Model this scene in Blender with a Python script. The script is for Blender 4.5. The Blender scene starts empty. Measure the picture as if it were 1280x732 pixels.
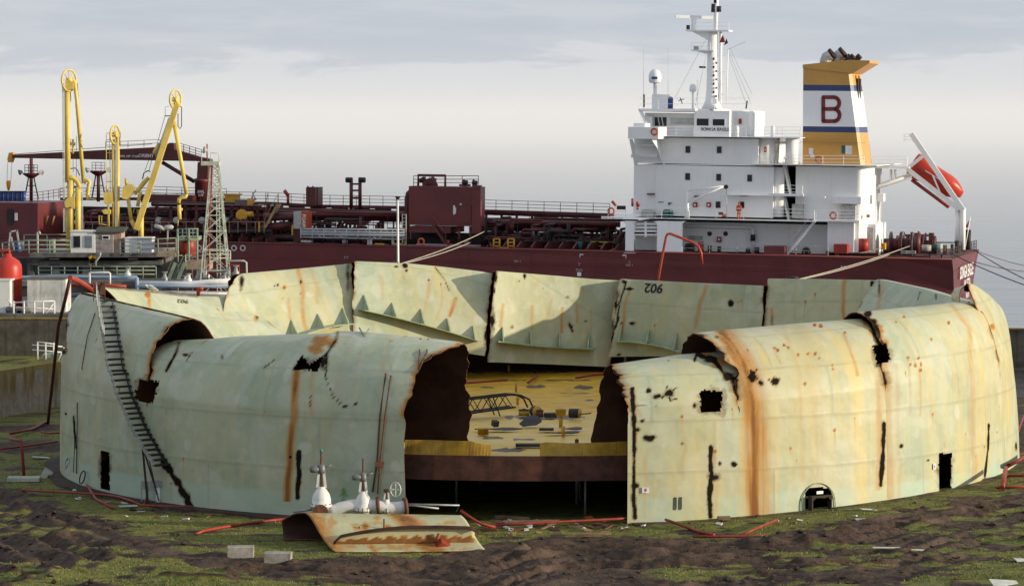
import bpy, math, random
import numpy as np
from mathutils import Matrix, Vector, Euler

# ------------------------------------------------------------------ camera, sky, sun, exposure
SC = bpy.context.scene
COL = SC.collection
F, CAMH = 3820.0, 18.9
PIT = math.atan(216.0 / F)
cam_d = bpy.data.cameras.new('camera')
cam = bpy.data.objects.new('camera', cam_d)
COL.objects.link(cam)
cam.location = (0, 0, CAMH)
cam.rotation_euler = (math.pi / 2 - PIT, 0, 0)
cam_d.sensor_width = 36.0
cam_d.lens = F / 1280 * 36.0
cam_d.clip_start = 1.0
cam_d.clip_end = 60000.0
SC.camera = cam
SC.render.resolution_x, SC.render.resolution_y = 1024, 585

SUN_EL, SUN_AZ = math.radians(11.0), math.radians(-13.5)      # azimuth measured from +x (photo right), towards the camera
sdir = Vector((math.cos(SUN_EL) * math.cos(SUN_AZ), math.cos(SUN_EL) * math.sin(SUN_AZ), math.sin(SUN_EL)))
sun_d = bpy.data.lights.new('sun', 'SUN')
sun_d.energy = 4.9
sun_d.color = (1.0, 0.87, 0.66)
sun_d.angle = math.radians(0.6)
sun = bpy.data.objects.new('sun', sun_d)
COL.objects.link(sun)
sun.location = (60, 100, 60)
sun.rotation_euler = sdir.to_track_quat('Z', 'Y').to_euler()

W = bpy.data.worlds.new('World')
SC.world = W
W.use_nodes = True
def build_world():
    nt = W.node_tree
    N, L = nt.nodes, nt.links
    N.clear()
    out = N.new('ShaderNodeOutputWorld'); bg = N.new('ShaderNodeBackground')
    bg.inputs['Strength'].default_value = 0.13
    sky = N.new('ShaderNodeTexSky'); sky.sky_type = 'NISHITA'; sky.sun_disc = False
    sky.sun_elevation = SUN_EL
    sky.sun_rotation = math.pi / 2 - SUN_AZ
    sky.air_density = 1.0; sky.dust_density = 2.0
    tc = N.new('ShaderNodeTexCoord'); sep = N.new('ShaderNodeSeparateXYZ')
    L.new(tc.outputs['Generated'], sep.inputs[0])
    def ramp(val, a, b):
        m = N.new('ShaderNodeMapRange'); m.interpolation_type = 'SMOOTHERSTEP'
        m.inputs['From Min'].default_value = a; m.inputs['From Max'].default_value = b
        L.new(val, m.inputs['Value']); return m.outputs[0]
    # soft stratus: noise stretched along the horizon
    mp = N.new('ShaderNodeMapping'); mp.inputs['Scale'].default_value = (6, 6, 42)
    L.new(tc.outputs['Generated'], mp.inputs[0])
    n1 = N.new('ShaderNodeTexNoise'); n1.inputs['Scale'].default_value = 2.2; n1.inputs['Detail'].default_value = 7
    n1.inputs['Roughness'].default_value = 0.62; n1.inputs['Distortion'].default_value = 0.3
    L.new(mp.outputs[0], n1.inputs['Vector'])
    # elevation displaced by the noise gives the ragged upper edge of the fog bank
    ad = N.new('ShaderNodeMath'); ad.operation = 'MULTIPLY_ADD'
    L.new(n1.outputs['Fac'], ad.inputs[0]); ad.inputs[1].default_value = -0.046
    L.new(sep.outputs['Z'], ad.inputs[2])
    bank = ramp(ad.outputs[0], -0.0062, -0.0002)                  # 0 in the fog bank, 1 above
    cl = N.new('ShaderNodeMix'); cl.data_type = 'RGBA'
    L.new(ramp(n1.outputs['Fac'], 0.36, 0.66), cl.inputs[0])
    cl.inputs[6].default_value = (4.7, 5.15, 5.9, 1); cl.inputs[7].default_value = (5.3, 5.65, 6.2, 1)
    fogm = N.new('ShaderNodeMix'); fogm.data_type = 'RGBA'
    L.new(bank, fogm.inputs[0]); fogm.inputs[6].default_value = (6.0, 6.25, 6.7, 1)
    L.new(cl.outputs[2], fogm.inputs[7])
    mx = N.new('ShaderNodeMix'); mx.data_type = 'RGBA'; mx.inputs[0].default_value = 0.8
    L.new(sky.outputs[0], mx.inputs[6]); L.new(fogm.outputs[2], mx.inputs[7])
    # below the horizon the dome carries on as plain fog
    lo = N.new('ShaderNodeMix'); lo.data_type = 'RGBA'
    L.new(ramp(sep.outputs['Z'], -0.02, 0.0), lo.inputs[0]); lo.inputs[6].default_value = (6.6, 6.5, 6.6, 1)
    L.new(mx.outputs[2], lo.inputs[7])
    L.new(lo.outputs[2], bg.inputs['Color']); L.new(bg.outputs[0], out.inputs[0])
build_world()
SC.view_settings.view_transform = 'Standard'
SC.view_settings.look = 'None'
SC.view_settings.exposure = 0.0
SC.view_settings.gamma = 1.0
SC.render.engine = 'CYCLES'
SC.cycles.max_bounces = 8
SC.cycles.diffuse_bounces = 3
SC.cycles.glossy_bounces = 3
SC.cycles.volume_bounces = 5
SC.cycles.caustics_reflective = False
SC.cycles.use_denoising = True

# ------------------------------------------------------------------ pixel <-> world (photograph 1280 x 732)
cP, sP = math.cos(PIT), math.sin(PIT)
def ray(px, py):
    a, b = px - 640.0, 366.0 - py
    return np.array([a, F * cP + b * sP, -F * sP + b * cP])
def gp(px, py, z=0.0):                       # point on the level plane z
    d = ray(px, py); k = (z - CAMH) / d[2]
    return np.array([d[0] * k, d[1] * k, z])
def dp(px, py, y):                           # point on the upright plane at distance y
    d = ray(px, py); k = y / d[1]
    return np.array([d[0] * k, y, CAMH + d[2] * k])
def proj(P):
    P = np.asarray(P, float)
    x, y, z = P[..., 0], P[..., 1], P[..., 2] - CAMH
    dc = y * cP - z * sP
    up = y * sP + z * cP
    return 640 + F * x / dc, 366 - F * up / dc

# ------------------------------------------------------------------ noise for paint and relief
def _h(ix, iy, seed):
    v = np.sin(ix * 127.1 + iy * 311.7 + seed * 74.7) * 43758.5453
    return v - np.floor(v)
def vnoise(x, y, seed=0):
    x, y = np.broadcast_arrays(np.asarray(x, float), np.asarray(y, float))
    ix, iy = np.floor(x), np.floor(y); fx, fy = x - ix, y - iy
    fx = fx * fx * (3 - 2 * fx); fy = fy * fy * (3 - 2 * fy)
    a = _h(ix, iy, seed); b = _h(ix + 1, iy, seed); c = _h(ix, iy + 1, seed); d = _h(ix + 1, iy + 1, seed)
    return a + (b - a) * fx + (c - a) * fy + (a - b - c + d) * fx * fy
def fbm(x, y, seed=0, o=4):
    s, amp, t = 0, 0.5, 0
    x, y = np.asarray(x, float), np.asarray(y, float)
    for k in range(o):
        s = s + amp * vnoise(x, y, seed + k * 13); t += amp; amp *= 0.5
        x, y = 1.72 * x - 1.05 * y + 3.1, 1.05 * x + 1.72 * y + 7.7
    return s / t
def sst(a, b, x):
    t = np.clip((x - a) / (b - a), 0, 1); return t * t * (3 - 2 * t)

# ------------------------------------------------------------------ materials
MATS = {}
def mat(name, col, rough=0.6, metal=0.0, var=0.25, scale=1.2, rust=0.0, rust_col=(0.16, 0.06, 0.025), bump=0.15, streak=0.0, dirt=(0.08, 0.07, 0.055), spec=0.4, emit=None):
    if name in MATS: return MATS[name]
    m = bpy.data.materials.new(name); m.use_nodes = True
    nt = m.node_tree; N, L = nt.nodes, nt.links
    b = N['Principled BSDF']
    b.inputs['Roughness'].default_value = rough; b.inputs['Metallic'].default_value = metal
    b.inputs['Specular IOR Level'].default_value = spec
    tc = N.new('ShaderNodeTexCoord')
    n = N.new('ShaderNodeTexNoise'); n.inputs['Scale'].default_value = scale; n.inputs['Detail'].default_value = 8
    n.inputs['Roughness'].default_value = 0.65
    L.new(tc.outputs['Object'], n.inputs['Vector'])
    def mix(fac, a, c):
        x = N.new('ShaderNodeMix'); x.data_type = 'RGBA'
        for s, v in ((0, fac), (6, a), (7, c)):
            if hasattr(v, 'is_output'): L.new(v, x.inputs[s])
            else: x.inputs[s].default_value = v if s == 0 else (v[0], v[1], v[2], 1)
        return x.outputs[2]
    def ramp(v, a, c):
        x = N.new('ShaderNodeMapRange'); x.interpolation_type = 'SMOOTHSTEP'
        x.inputs['From Min'].default_value = a; x.inputs['From Max'].default_value = c
        L.new(v, x.inputs['Value']); return x.outputs[0]
    lo = tuple(c * (1 - var) for c in col); hi = tuple(min(1, c * (1 + var * 0.5)) for c in col)
    c = mix(ramp(n.outputs['Fac'], 0.3, 0.7), lo, hi)
    if streak:
        mp = N.new('ShaderNodeMapping'); mp.inputs['Scale'].default_value = (2.0, 2.0, 0.14)
        L.new(tc.outputs['Object'], mp.inputs[0])
        n3 = N.new('ShaderNodeTexNoise'); n3.inputs['Scale'].default_value = 1.5; n3.inputs['Detail'].default_value = 6
        L.new(mp.outputs[0], n3.inputs['Vector'])
        f = N.new('ShaderNodeMath'); f.operation = 'MULTIPLY'; f.inputs[1].default_value = streak
        L.new(ramp(n3.outputs['Fac'], 0.52, 0.75), f.inputs[0])
        c = mix(f.outputs[0], c, dirt)
    if rust:
        n2 = N.new('ShaderNodeTexNoise'); n2.inputs['Scale'].default_value = scale * 1.7; n2.inputs['Detail'].default_value = 9
        n2.inputs['Roughness'].default_value = 0.72
        mp = N.new('ShaderNodeMapping'); mp.inputs['Location'].default_value = (7.3, 2.1, 4.4)
        L.new(tc.outputs['Object'], mp.inputs[0]); L.new(mp.outputs[0], n2.inputs['Vector'])
        c = mix(ramp(n2.outputs['Fac'], 0.72 - rust * 0.4, 0.80 - rust * 0.3), c, rust_col)
    L.new(c, b.inputs['Base Color'])
    if bump:
        bp = N.new('ShaderNodeBump'); bp.inputs['Strength'].default_value = bump; bp.inputs['Distance'].default_value = 0.05
        L.new(n.outputs['Fac'], bp.inputs['Height']); L.new(bp.outputs[0], b.inputs['Normal'])
    if emit:
        b.inputs['Emission Color'].default_value = (*emit[:3], 1); b.inputs['Emission Strength'].default_value = emit[3]
    MATS[name] = m
    return m

# ------------------------------------------------------------------ mesh builder
def unit(v):
    v = np.asarray(v, float); return v / (np.linalg.norm(v) + 1e-12)
class MB:
    def __init__(s): s.v, s.f, s.sm = [], [], []
    def add(s, vs, fs, smooth=False):
        o = len(s.v); s.v.extend([tuple(map(float, p)) for p in vs])
        s.f.extend([tuple(i + o for i in f) for f in fs]); s.sm.extend([smooth] * len(fs)); return s
    def box(s, a, b):
        x0, y0, z0 = (min(a[i], b[i]) for i in range(3)); x1, y1, z1 = (max(a[i], b[i]) for i in range(3))
        return s.hexa([(x0, y0, z0), (x1, y0, z0), (x1, y1, z0), (x0, y1, z0), (x0, y0, z1), (x1, y0, z1), (x1, y1, z1), (x0, y1, z1)])
    def hexa(s, v):
        return s.add(v, [(0, 3, 2, 1), (4, 5, 6, 7), (0, 1, 5, 4), (1, 2, 6, 5), (2, 3, 7, 6), (3, 0, 4, 7)])
    def cbox(s, c, sz, rz=0.0, rx=0.0, ry=0.0):
        M = Euler((rx, ry, rz)).to_matrix(); hx, hy, hz = sz[0] / 2, sz[1] / 2, sz[2] / 2
        pts = [Vector((sx * hx, sy * hy, sz_ * hz)) for sz_ in (-1, 1) for sx, sy in ((-1, -1), (1, -1), (1, 1), (-1, 1))]
        return s.hexa([tuple(M @ p + Vector(c)) for p in pts])
    def bar(s, a, b, w, h, up=(0, 0, 1)):
        a = np.asarray(a, float); b = np.asarray(b, float); d = unit(b - a)
        u = np.asarray(up, float)
        if abs(np.dot(u, d)) > 0.98: u = np.array([1.0, 0, 0])
        r = unit(np.cross(d, u)); u = np.cross(r, d)
        q = [(-1, -1), (1, -1), (1, 1), (-1, 1)]
        v = [a + r * i * w / 2 + u * j * h / 2 for i, j in q] + [b + r * i * w / 2 + u * j * h / 2 for i, j in q]
        return s.hexa(v)
    def tube(s, pts, r, n=6, cap=True, smooth=True):
        pts = [np.asarray(p, float) for p in pts]; k = len(pts)
        rr = r if hasattr(r, '__len__') else [r] * k
        vs, fs = [], []; u = None
        for i in range(k):
            d = unit(pts[min(i + 1, k - 1)] - pts[max(i - 1, 0)])
            if u is None:
                u = np.array([0, 0, 1.0]) if abs(d[2]) < 0.9 else np.array([1.0, 0, 0])
            u = unit(u - d * np.dot(u, d)); w = np.cross(d, u)
            for j in range(n):
                a = 2 * math.pi * j / n
                vs.append(pts[i] + rr[i] * (math.cos(a) * u + math.sin(a) * w))
        for i in range(k - 1):
            for j in range(n):
                fs.append((i * n + j, i * n + (j + 1) % n, (i + 1) * n + (j + 1) % n, (i + 1) * n + j))
        s.add(vs, fs, smooth and n > 4)
        if cap:
            o = len(s.v) - len(vs)
            s.f.append(tuple(o + j for j in range(n - 1, -1, -1))); s.f.append(tuple(o + (k - 1) * n + j for j in range(n))); s.sm += [False] * 2
        return s
    def lathe(s, prof, org, axis=(0, 0, 1), n=20, smooth=True, cap=True):
        ax = unit(axis); u = np.array([1.0, 0, 0]) if abs(ax[0]) < 0.9 else np.array([0, 1.0, 0])
        u = unit(u - ax * np.dot(u, ax)); w = np.cross(ax, u); org = np.asarray(org, float); vs = []
        for r, h in prof:
            for j in range(n):
                a = 2 * math.pi * j / n; vs.append(org + ax * h + r * (math.cos(a) * u + math.sin(a) * w))
        fs = [(i * n + j, i * n + (j + 1) % n, (i + 1) * n + (j + 1) % n, (i + 1) * n + j) for i in range(len(prof) - 1) for j in range(n)]
        s.add(vs, fs, smooth)
        if cap:
            o = len(s.v) - len(vs)
            s.f.append(tuple(o + j for j in range(n - 1, -1, -1))); s.f.append(tuple(o + (len(prof) - 1) * n + j for j in range(n))); s.sm += [False] * 2
        return s
    def cyl(s, a, b, r, n=12): return s.tube([a, b], r, n)
    def prism(s, poly, ext):                        # 3-D polygon swept by a vector
        poly = [np.asarray(p, float) for p in poly]; e = np.asarray(ext, float); n = len(poly)
        return s.add(poly + [p + e for p in poly], [tuple(range(n - 1, -1, -1)), tuple(range(n, 2 * n))] + [(i, (i + 1) % n, n + (i + 1) % n, n + i) for i in range(n)])
    def ring(s, c, axis, R, r, n=18, m=6, a0=0.0, a1=2 * math.pi):
        ax = unit(axis); u = np.array([0, 0, 1.0]) if abs(ax[2]) < 0.9 else np.array([1.0, 0, 0]); u = unit(u - ax * np.dot(u, ax)); w = np.cross(ax, u)
        c = np.asarray(c, float); full = abs(a1 - a0 - 2 * math.pi) < 1e-6; k = n if full else n + 1; vs, fs = [], []
        for i in range(k):
            a = a0 + (a1 - a0) * i / n; e = math.cos(a) * u + math.sin(a) * w
            for j in range(m):
                b = 2 * math.pi * j / m; vs.append(c + e * (R + r * math.cos(b)) + ax * r * math.sin(b))
        for i in range(n):
            for j in range(m):
                i2 = (i + 1) % k; fs.append((i * m + j, i * m + (j + 1) % m, i2 * m + (j + 1) % m, i2 * m + j))
        return s.add(vs, fs, True)
    def build(s, name, m, parent=None, org=None, bevel=0.0):
        me = bpy.data.meshes.new(name)
        o = np.zeros(3) if org is None else np.asarray(org, float)
        if parent is not None and org is None: o = np.asarray(ORG.get(parent.name, (0, 0, 0)), float)
        v = np.asarray(s.v, float) - o
        me.from_pydata(v.tolist(), [], s.f); me.polygons.foreach_set('use_smooth', s.sm)
        me.update()
        ob = bpy.data.objects.new(name, me); COL.objects.link(ob); me.materials.append(m)
        if parent is not None:
            ob.parent = parent; ORG[ob.name] = tuple(o)
        elif org is not None: ob.location = o; ORG[ob.name] = tuple(o)
        if bevel:
            bm = ob.modifiers.new('edge', 'BEVEL'); bm.width = bevel; bm.segments = 2; bm.limit_method = 'ANGLE'
        return ob
ORG = {}
def tag(o, label=None, cat=None, group=None, kind=None):
    if label: o['label'] = label
    if cat: o['category'] = cat
    if group: o['group'] = group
    if kind: o['kind'] = kind
    return o
def thing(name, label, cat, loc, group=None):
    e = bpy.data.objects.new(name, None); COL.objects.link(e); e.location = tuple(map(float, loc)); e.empty_display_size = 0.3
    ORG[e.name] = tuple(map(float, loc)); return tag(e, label, cat, group)
def dup(root, loc, rz=None, label=None, name=None):
    r = root.copy(); COL.objects.link(r); r.location = tuple(map(float, loc))
    if rz is not None: r.rotation_euler = (0, 0, rz)
    if label: r['label'] = label
    for ch in list(root.children):
        c = ch.copy(); COL.objects.link(c); c.parent = r
        for g in list(ch.children):
            d = g.copy(); COL.objects.link(d); d.parent = c
    return r
def share(o, mesh_from, loc=None):
    pass
def text_mb(txt, size, depth=0.02, bold=0.022):
    cu = bpy.data.curves.new('lettering', 'FONT'); cu.body = txt; cu.size = size; cu.extrude = depth; cu.align_x = 'CENTER'; cu.align_y = 'CENTER'; cu.resolution_u = 3; cu.offset = bold * size
    o = bpy.data.objects.new('lettering', cu); COL.objects.link(o)
    dg = bpy.context.evaluated_depsgraph_get(); dg.update(); me = bpy.data.meshes.new_from_object(o.evaluated_get(dg))
    v = [tuple(x.co) for x in me.vertices]; f = [tuple(p.vertices) for p in me.polygons]
    bpy.data.objects.remove(o); bpy.data.curves.remove(cu); bpy.data.meshes.remove(me)
    return v, f
def text_on(mb, txt, size, c, right, up, depth=0.015, sx=1.0):
    v, f = text_mb(txt, size, depth); c = np.asarray(c, float); r = unit(right); u = unit(up); n = np.cross(r, u)
    mb.add([c + r * p[0] * sx + u * p[1] + n * p[2] for p in v], f); return mb
def np_mesh(name, V, Fq, m, attrs=None, uv=None, smooth=True):
    me = bpy.data.meshes.new(name); V = np.ascontiguousarray(V, np.float32); Fq = np.ascontiguousarray(Fq, np.int32)
    k = Fq.shape[1]
    me.vertices.add(len(V)); me.vertices.foreach_set('co', V.ravel())
    me.loops.add(Fq.size); me.loops.foreach_set('vertex_index', Fq.ravel())
    me.polygons.add(len(Fq)); me.polygons.foreach_set('loop_start', np.arange(0, Fq.size, k, dtype=np.int32))
    me.polygons.foreach_set('loop_total', np.full(len(Fq), k, np.int32))
    me.polygons.foreach_set('use_smooth', np.full(len(Fq), smooth))
    for a, arr in (attrs or {}).items():
        at = me.attributes.new(a, 'FLOAT', 'POINT'); at.data.foreach_set('value', np.ascontiguousarray(arr, np.float32).ravel())
    me.update(calc_edges=True); me.validate()
    for mm in (m if isinstance(m, (list, tuple)) else [m]): me.materials.append(mm)
    o = bpy.data.objects.new(name, me); COL.objects.link(o); return o
def node_mat(name):
    m = bpy.data.materials.new(name); m.use_nodes = True; nt = m.node_tree
    return m, nt.nodes, nt.links, nt.nodes['Principled BSDF']
class NX:                                            # terse node helpers
    def __init__(s, N, L): s.N, s.L = N, L
    def set(s, sock, v):
        if hasattr(v, 'is_output'): s.L.new(v, sock)
        elif hasattr(v, '__len__') and len(v) == 3 and sock.type == 'RGBA': sock.default_value = (*v, 1)
        else: sock.default_value = v
    def mix(s, f, a, b):
        x = s.N.new('ShaderNodeMix'); x.data_type = 'RGBA'; s.set(x.inputs[0], f); s.set(x.inputs[6], a); s.set(x.inputs[7], b); return x.outputs[2]
    def math(s, op, a, b=0.0, c=0.0):
        x = s.N.new('ShaderNodeMath'); x.operation = op
        for i, v in enumerate((a, b, c)): s.set(x.inputs[i], v)
        return x.outputs[0]
    def ramp(s, v, a, b, c=0.0, d=1.0):
        x = s.N.new('ShaderNodeMapRange'); x.interpolation_type = 'SMOOTHSTEP'
        s.set(x.inputs[0], v)
        for i, q in zip((1, 2, 3, 4), (a, b, c, d)): x.inputs[i].default_value = q
        return x.outputs[0]
    def noise(s, sc, det=6, rough=0.6, coord='Object', scale=(1, 1, 1), loc=(0, 0, 0), dist=0.0):
        if not hasattr(s, 'tc'): s.tc = s.N.new('ShaderNodeTexCoord')
        mp = s.N.new('ShaderNodeMapping'); mp.inputs['Scale'].default_value = scale; mp.inputs['Location'].default_value = loc
        s.L.new(s.tc.outputs[coord], mp.inputs[0])
        n = s.N.new('ShaderNodeTexNoise'); n.inputs['Scale'].default_value = sc; n.inputs['Detail'].default_value = det
        n.inputs['Roughness'].default_value = rough; n.inputs['Distortion'].default_value = dist
        s.L.new(mp.outputs[0], n.inputs['Vector']); return n.outputs['Fac']
    def attr(s, name):
        a = s.N.new('ShaderNodeAttribute'); a.attribute_name = name; return a.outputs['Fac']
    def bump(s, b, h, strength, dist):
        x = s.N.new('ShaderNodeBump'); x.inputs['Strength'].default_value = strength; x.inputs['Distance'].default_value = dist
        s.L.new(h, x.inputs['Height']); s.L.new(x.outputs[0], b.inputs['Normal'])
def pip(px, py, poly):                               # point in polygon, vectorised
    inside = np.zeros(np.shape(px), bool); n = len(poly)
    for i in range(n):
        x0, y0 = poly[i]; x1, y1 = poly[(i + 1) % n]
        c = ((y0 > py) != (y1 > py)) & (px < (x1 - x0) * (py - y0) / (y1 - y0 + 1e-9) + x0)
        inside ^= c
    return inside
# ------------------------------------------------------------------ ground, sea
TC = np.array([1.5, 168.0]); TR = 26.2                    # tank centre and radius
def slope(x): return np.clip(0.033 * (np.asarray(x, float) - 4.0), 0, 0.85)      # the yard rises towards the right
def gps(px, py):
    p = gp(px, py)
    for _ in range(4): p = gp(px, py, float(slope(p[0])))
    return p
_mb = np.array([gps(x, y)[:2] for x, y in [(-120, 575), (0, 603), (60, 622), (120, 643), (200, 672), (290, 697), (380, 701), (430, 692), (520, 702), (600, 680), (700, 670), (800, 672), (900, 674), (1000, 664), (1100, 641), (1200, 626), (1280, 612), (1400, 590)]])
_gl = np.array([gps(x, y)[:2] for x, y in [(-80, 745), (40, 728), (90, 708), (150, 698), (220, 702), (300, 716), (420, 735), (600, 760), (1000, 760), (1120, 735), (1170, 712), (1230, 700), (1300, 704), (1400, 706)]])
def mud_mask(x, y):
    n = fbm(x * 0.55, y * 0.9, 3, 4) - 0.5; n2 = fbm(x * 2.1, y * 3.0, 8, 3) - 0.5
    yb = np.interp(x, _mb[:, 0], _mb[:, 1]); yl = np.interp(x, _gl[:, 0], _gl[:, 1])
    m = sst(-1.0, 1.0, (yb - y) + n * 4.5 + n2 * 2.2)
    m = m * sst(-0.7, 0.7, (y - yl) + n * 5 + n2 * 2.5)
    m = m * (1 - 0.95 * sst(0.50, 0.60, fbm(x * 0.33 + 5, y * 0.95, 91, 4)) * sst(0.3, 3.0, np.abs(yb - y - 3.5)) * (1 - 0.75 * sst(-8, -3, x) * sst(8, 4, x)))
    # churned tracks left and right of the tank and rubble along its foot
    rho = np.hypot(x - TC[0], y - TC[1])
    left = 1.3 * sst(-22, -25, x) * (np.exp(-((y - 176 - 0.2 * (x + 30)) / 3.2) ** 2) + np.exp(-((y - 187 - 0.2 * (x + 30)) / 2.0) ** 2)) + sst(26.5, 28.5, x) * sst(148, 153, y) * 0.9
    foot = np.exp(-((rho - TR - 0.5) / 1.1) ** 2) * 0.45
    right = sst(2, 9, x) * np.exp(-((rho - 30.0) / 1.1) ** 2) * 0.0
    patch = sst(0.60, 0.70, fbm(x * 0.45, y * 0.9, 21, 4)) * 0.8
    return np.clip(np.maximum.reduce([m, left + n2, foot + n2 * 0.9, right, patch * (1 - m)]), 0, 1)
def ground_height(x, y, m):
    yb = np.interp(x, _mb[:, 0], _mb[:, 1]); rho = np.hypot(x - TC[0], y - TC[1])
    ys = sum(np.interp(x + o_, _mb[:, 0], _mb[:, 1]) for o_ in (-4, -2.5, -1, 1, 2.5, 4)) / 6
    sl = (np.interp(x + 3, _mb[:, 0], _mb[:, 1]) - np.interp(x - 3, _mb[:, 0], _mb[:, 1])) / 6
    k = (ys - y) / np.sqrt(1 + sl * sl) + 1.2 * (fbm(x * 0.12, y * 0.12, 5, 2) - 0.5)     # how far into the churned strip
    h = 0.05 * (fbm(x * 0.25, y * 0.25, 1, 3) - 0.5)
    ruts = 0
    for c, w, a in ((0.9, 0.42, 0.30), (2.1, 0.45, 0.26), (3.6, 0.5, 0.36), (4.9, 0.4, 0.28), (6.9, 0.5, 0.30), (8.6, 0.45, 0.34), (10.2, 0.5, 0.26), (12.2, 0.5, 0.3)):
        cc = c + 0.9 * (vnoise(x * 0.09 + c * 7, 0 * x, 9) - 0.5)
        g = 0.35 + 0.9 * vnoise(x * 0.22 + c * 3, y * 0, 14)
        d = (k - cc) / w
        ruts = ruts - a * g * np.exp(-d * d) + 0.62 * a * g * (np.exp(-((d - 1.7) / 0.75) ** 2) + np.exp(-((d + 1.7) / 0.75) ** 2))
    lump = (fbm(x * 0.8, y * 0.9, 31, 4) - 0.5) * 0.30 + np.maximum(fbm(x * 1.7, y * 1.9, 41, 3) - 0.52, 0) * 0.45 * sst(0.4, 0.6, fbm(x * 0.3, y * 0.4, 43, 2))
    near = sst(-2, 2, k)
    big = sst(0.5, 0.9, fbm(x * 0.35, y * 0.5, 61, 3)) * 0.55 * np.exp(-((k - 4.4) / 2.2) ** 2)
    h = h + m * near * (ruts * 0.72 + lump * 1.0 + big) + m * near * 0.05 * (fbm(x * 5.1, y * 5.1, 77, 3) - 0.5) + m * (1 - near) * (fbm(x * 1.2, y * 1.6, 71, 4) - 0.45) * 0.20
    h = h + (1 - m) * (fbm(x * 2.2, y * 2.2, 81, 3) - 0.5) * 0.09
    return h * np.where(rho < TR + 0.2, 0.15, 1.0) + slope(x) * np.where(rho < TR - 0.6, 0.0, 1.0) * sst(215, 195, y)
def _axis(segs):
    out = []
    for a, b, s in segs:
        out.extend(np.arange(a, b - 1e-6, s))
    out.append(segs[-1][1]); return np.array(out)
gx = _axis([(-500, -120, 38), (-120, -60, 6), (-60, -30, 1.0), (-30, 33, 0.125), (33, 60, 0.9), (60, 120, 6), (120, 500, 38)])
gy = _axis([(60, 100, 8), (100, 121, 1.0), (121, 145, 0.125), (145, 162, 0.25), (162, 205, 0.5), (205, 262, 1.9)])
GX, GY = np.meshgrid(gx, gy)
GM = mud_mask(GX, GY)
GZ = ground_height(GX, GY, GM)
GZ[-1, :] = 0.0
_wet = GM * sst(-0.14, -0.30, GZ - slope(GX) + 0.05 * (fbm(GX * 0.5, GY * 0.5, 77, 2) - 0.5))
V = np.stack([GX, GY, GZ], -1).reshape(-1, 3)
ni, nj = GX.shape
idx = np.arange(ni * nj).reshape(ni, nj)
Fq = np.stack([idx[:-1, :-1], idx[:-1, 1:], idx[1:, 1:], idx[1:, :-1]], -1).reshape(-1, 4)
# quay face down to the water
e0 = V[idx[-1]]; low = e0.copy(); low[:, 2] = -6.0
V = np.vstack([V, low]); o = ni * nj
q = np.arange(nj - 1); Fq = np.vstack([Fq, np.stack([idx[-1, :-1], idx[-1, 1:], o + q + 1, o + q], -1)])
def ground_mat():
    m, N, L, b = node_mat('turf and churned mud'); x = NX(N, L)
    mud, wet = x.attr('mud'), x.attr('wet')
    n1 = x.noise(0.35, 6); n2 = x.noise(2.4, 8, 0.7); n3 = x.noise(9, 6, 0.7)
    g = x.mix(x.ramp(n1, 0.35, 0.65), (0.070, 0.092, 0.012), (0.150, 0.150, 0.024))
    g = x.mix(x.ramp(n2, 0.42, 0.68), g, (0.20, 0.185, 0.045))
    g = x.mix(x.ramp(n3, 0.60, 0.72), g, (0.035, 0.035, 0.012))
    d = x.mix(x.ramp(n2, 0.32, 0.68), (0.015, 0.0085, 0.005), (0.092, 0.054, 0.033))
    d = x.mix(x.ramp(n1, 0.5, 0.7), d, (0.125, 0.080, 0.052))
    mk = x.ramp(x.math('ADD', mud, x.math('MULTIPLY_ADD', n2, 0.9, -0.45)), 0.35, 0.6)
    c = x.mix(mk, g, d); c = x.mix(x.math('MULTIPLY', wet, 0.7), c, (0.03, 0.024, 0.02))
    L.new(c, b.inputs['Base Color'])
    L.new(x.ramp(x.math('SUBTRACT', wet, x.math('MULTIPLY', n2, 0.5)), 0.15, 0.5, 0.85, 0.12), b.inputs['Roughness'])
    b.inputs['Specular IOR Level'].default_value = 0.35
    x.bump(b, x.math('ADD', n2, x.math('MULTIPLY', n3, 0.6)), 0.9, 0.14)
    return m
ground = np_mesh('ground', V, Fq, ground_mat(), {'mud': np.concatenate([GM.ravel(), np.zeros(nj)]), 'wet': np.concatenate([_wet.ravel(), np.zeros(nj)])})
tag(ground, kind='structure')

def ground_at(x, y):
    x, y = np.asarray(x, float), np.asarray(y, float); return ground_height(x, y, mud_mask(x, y))

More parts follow.
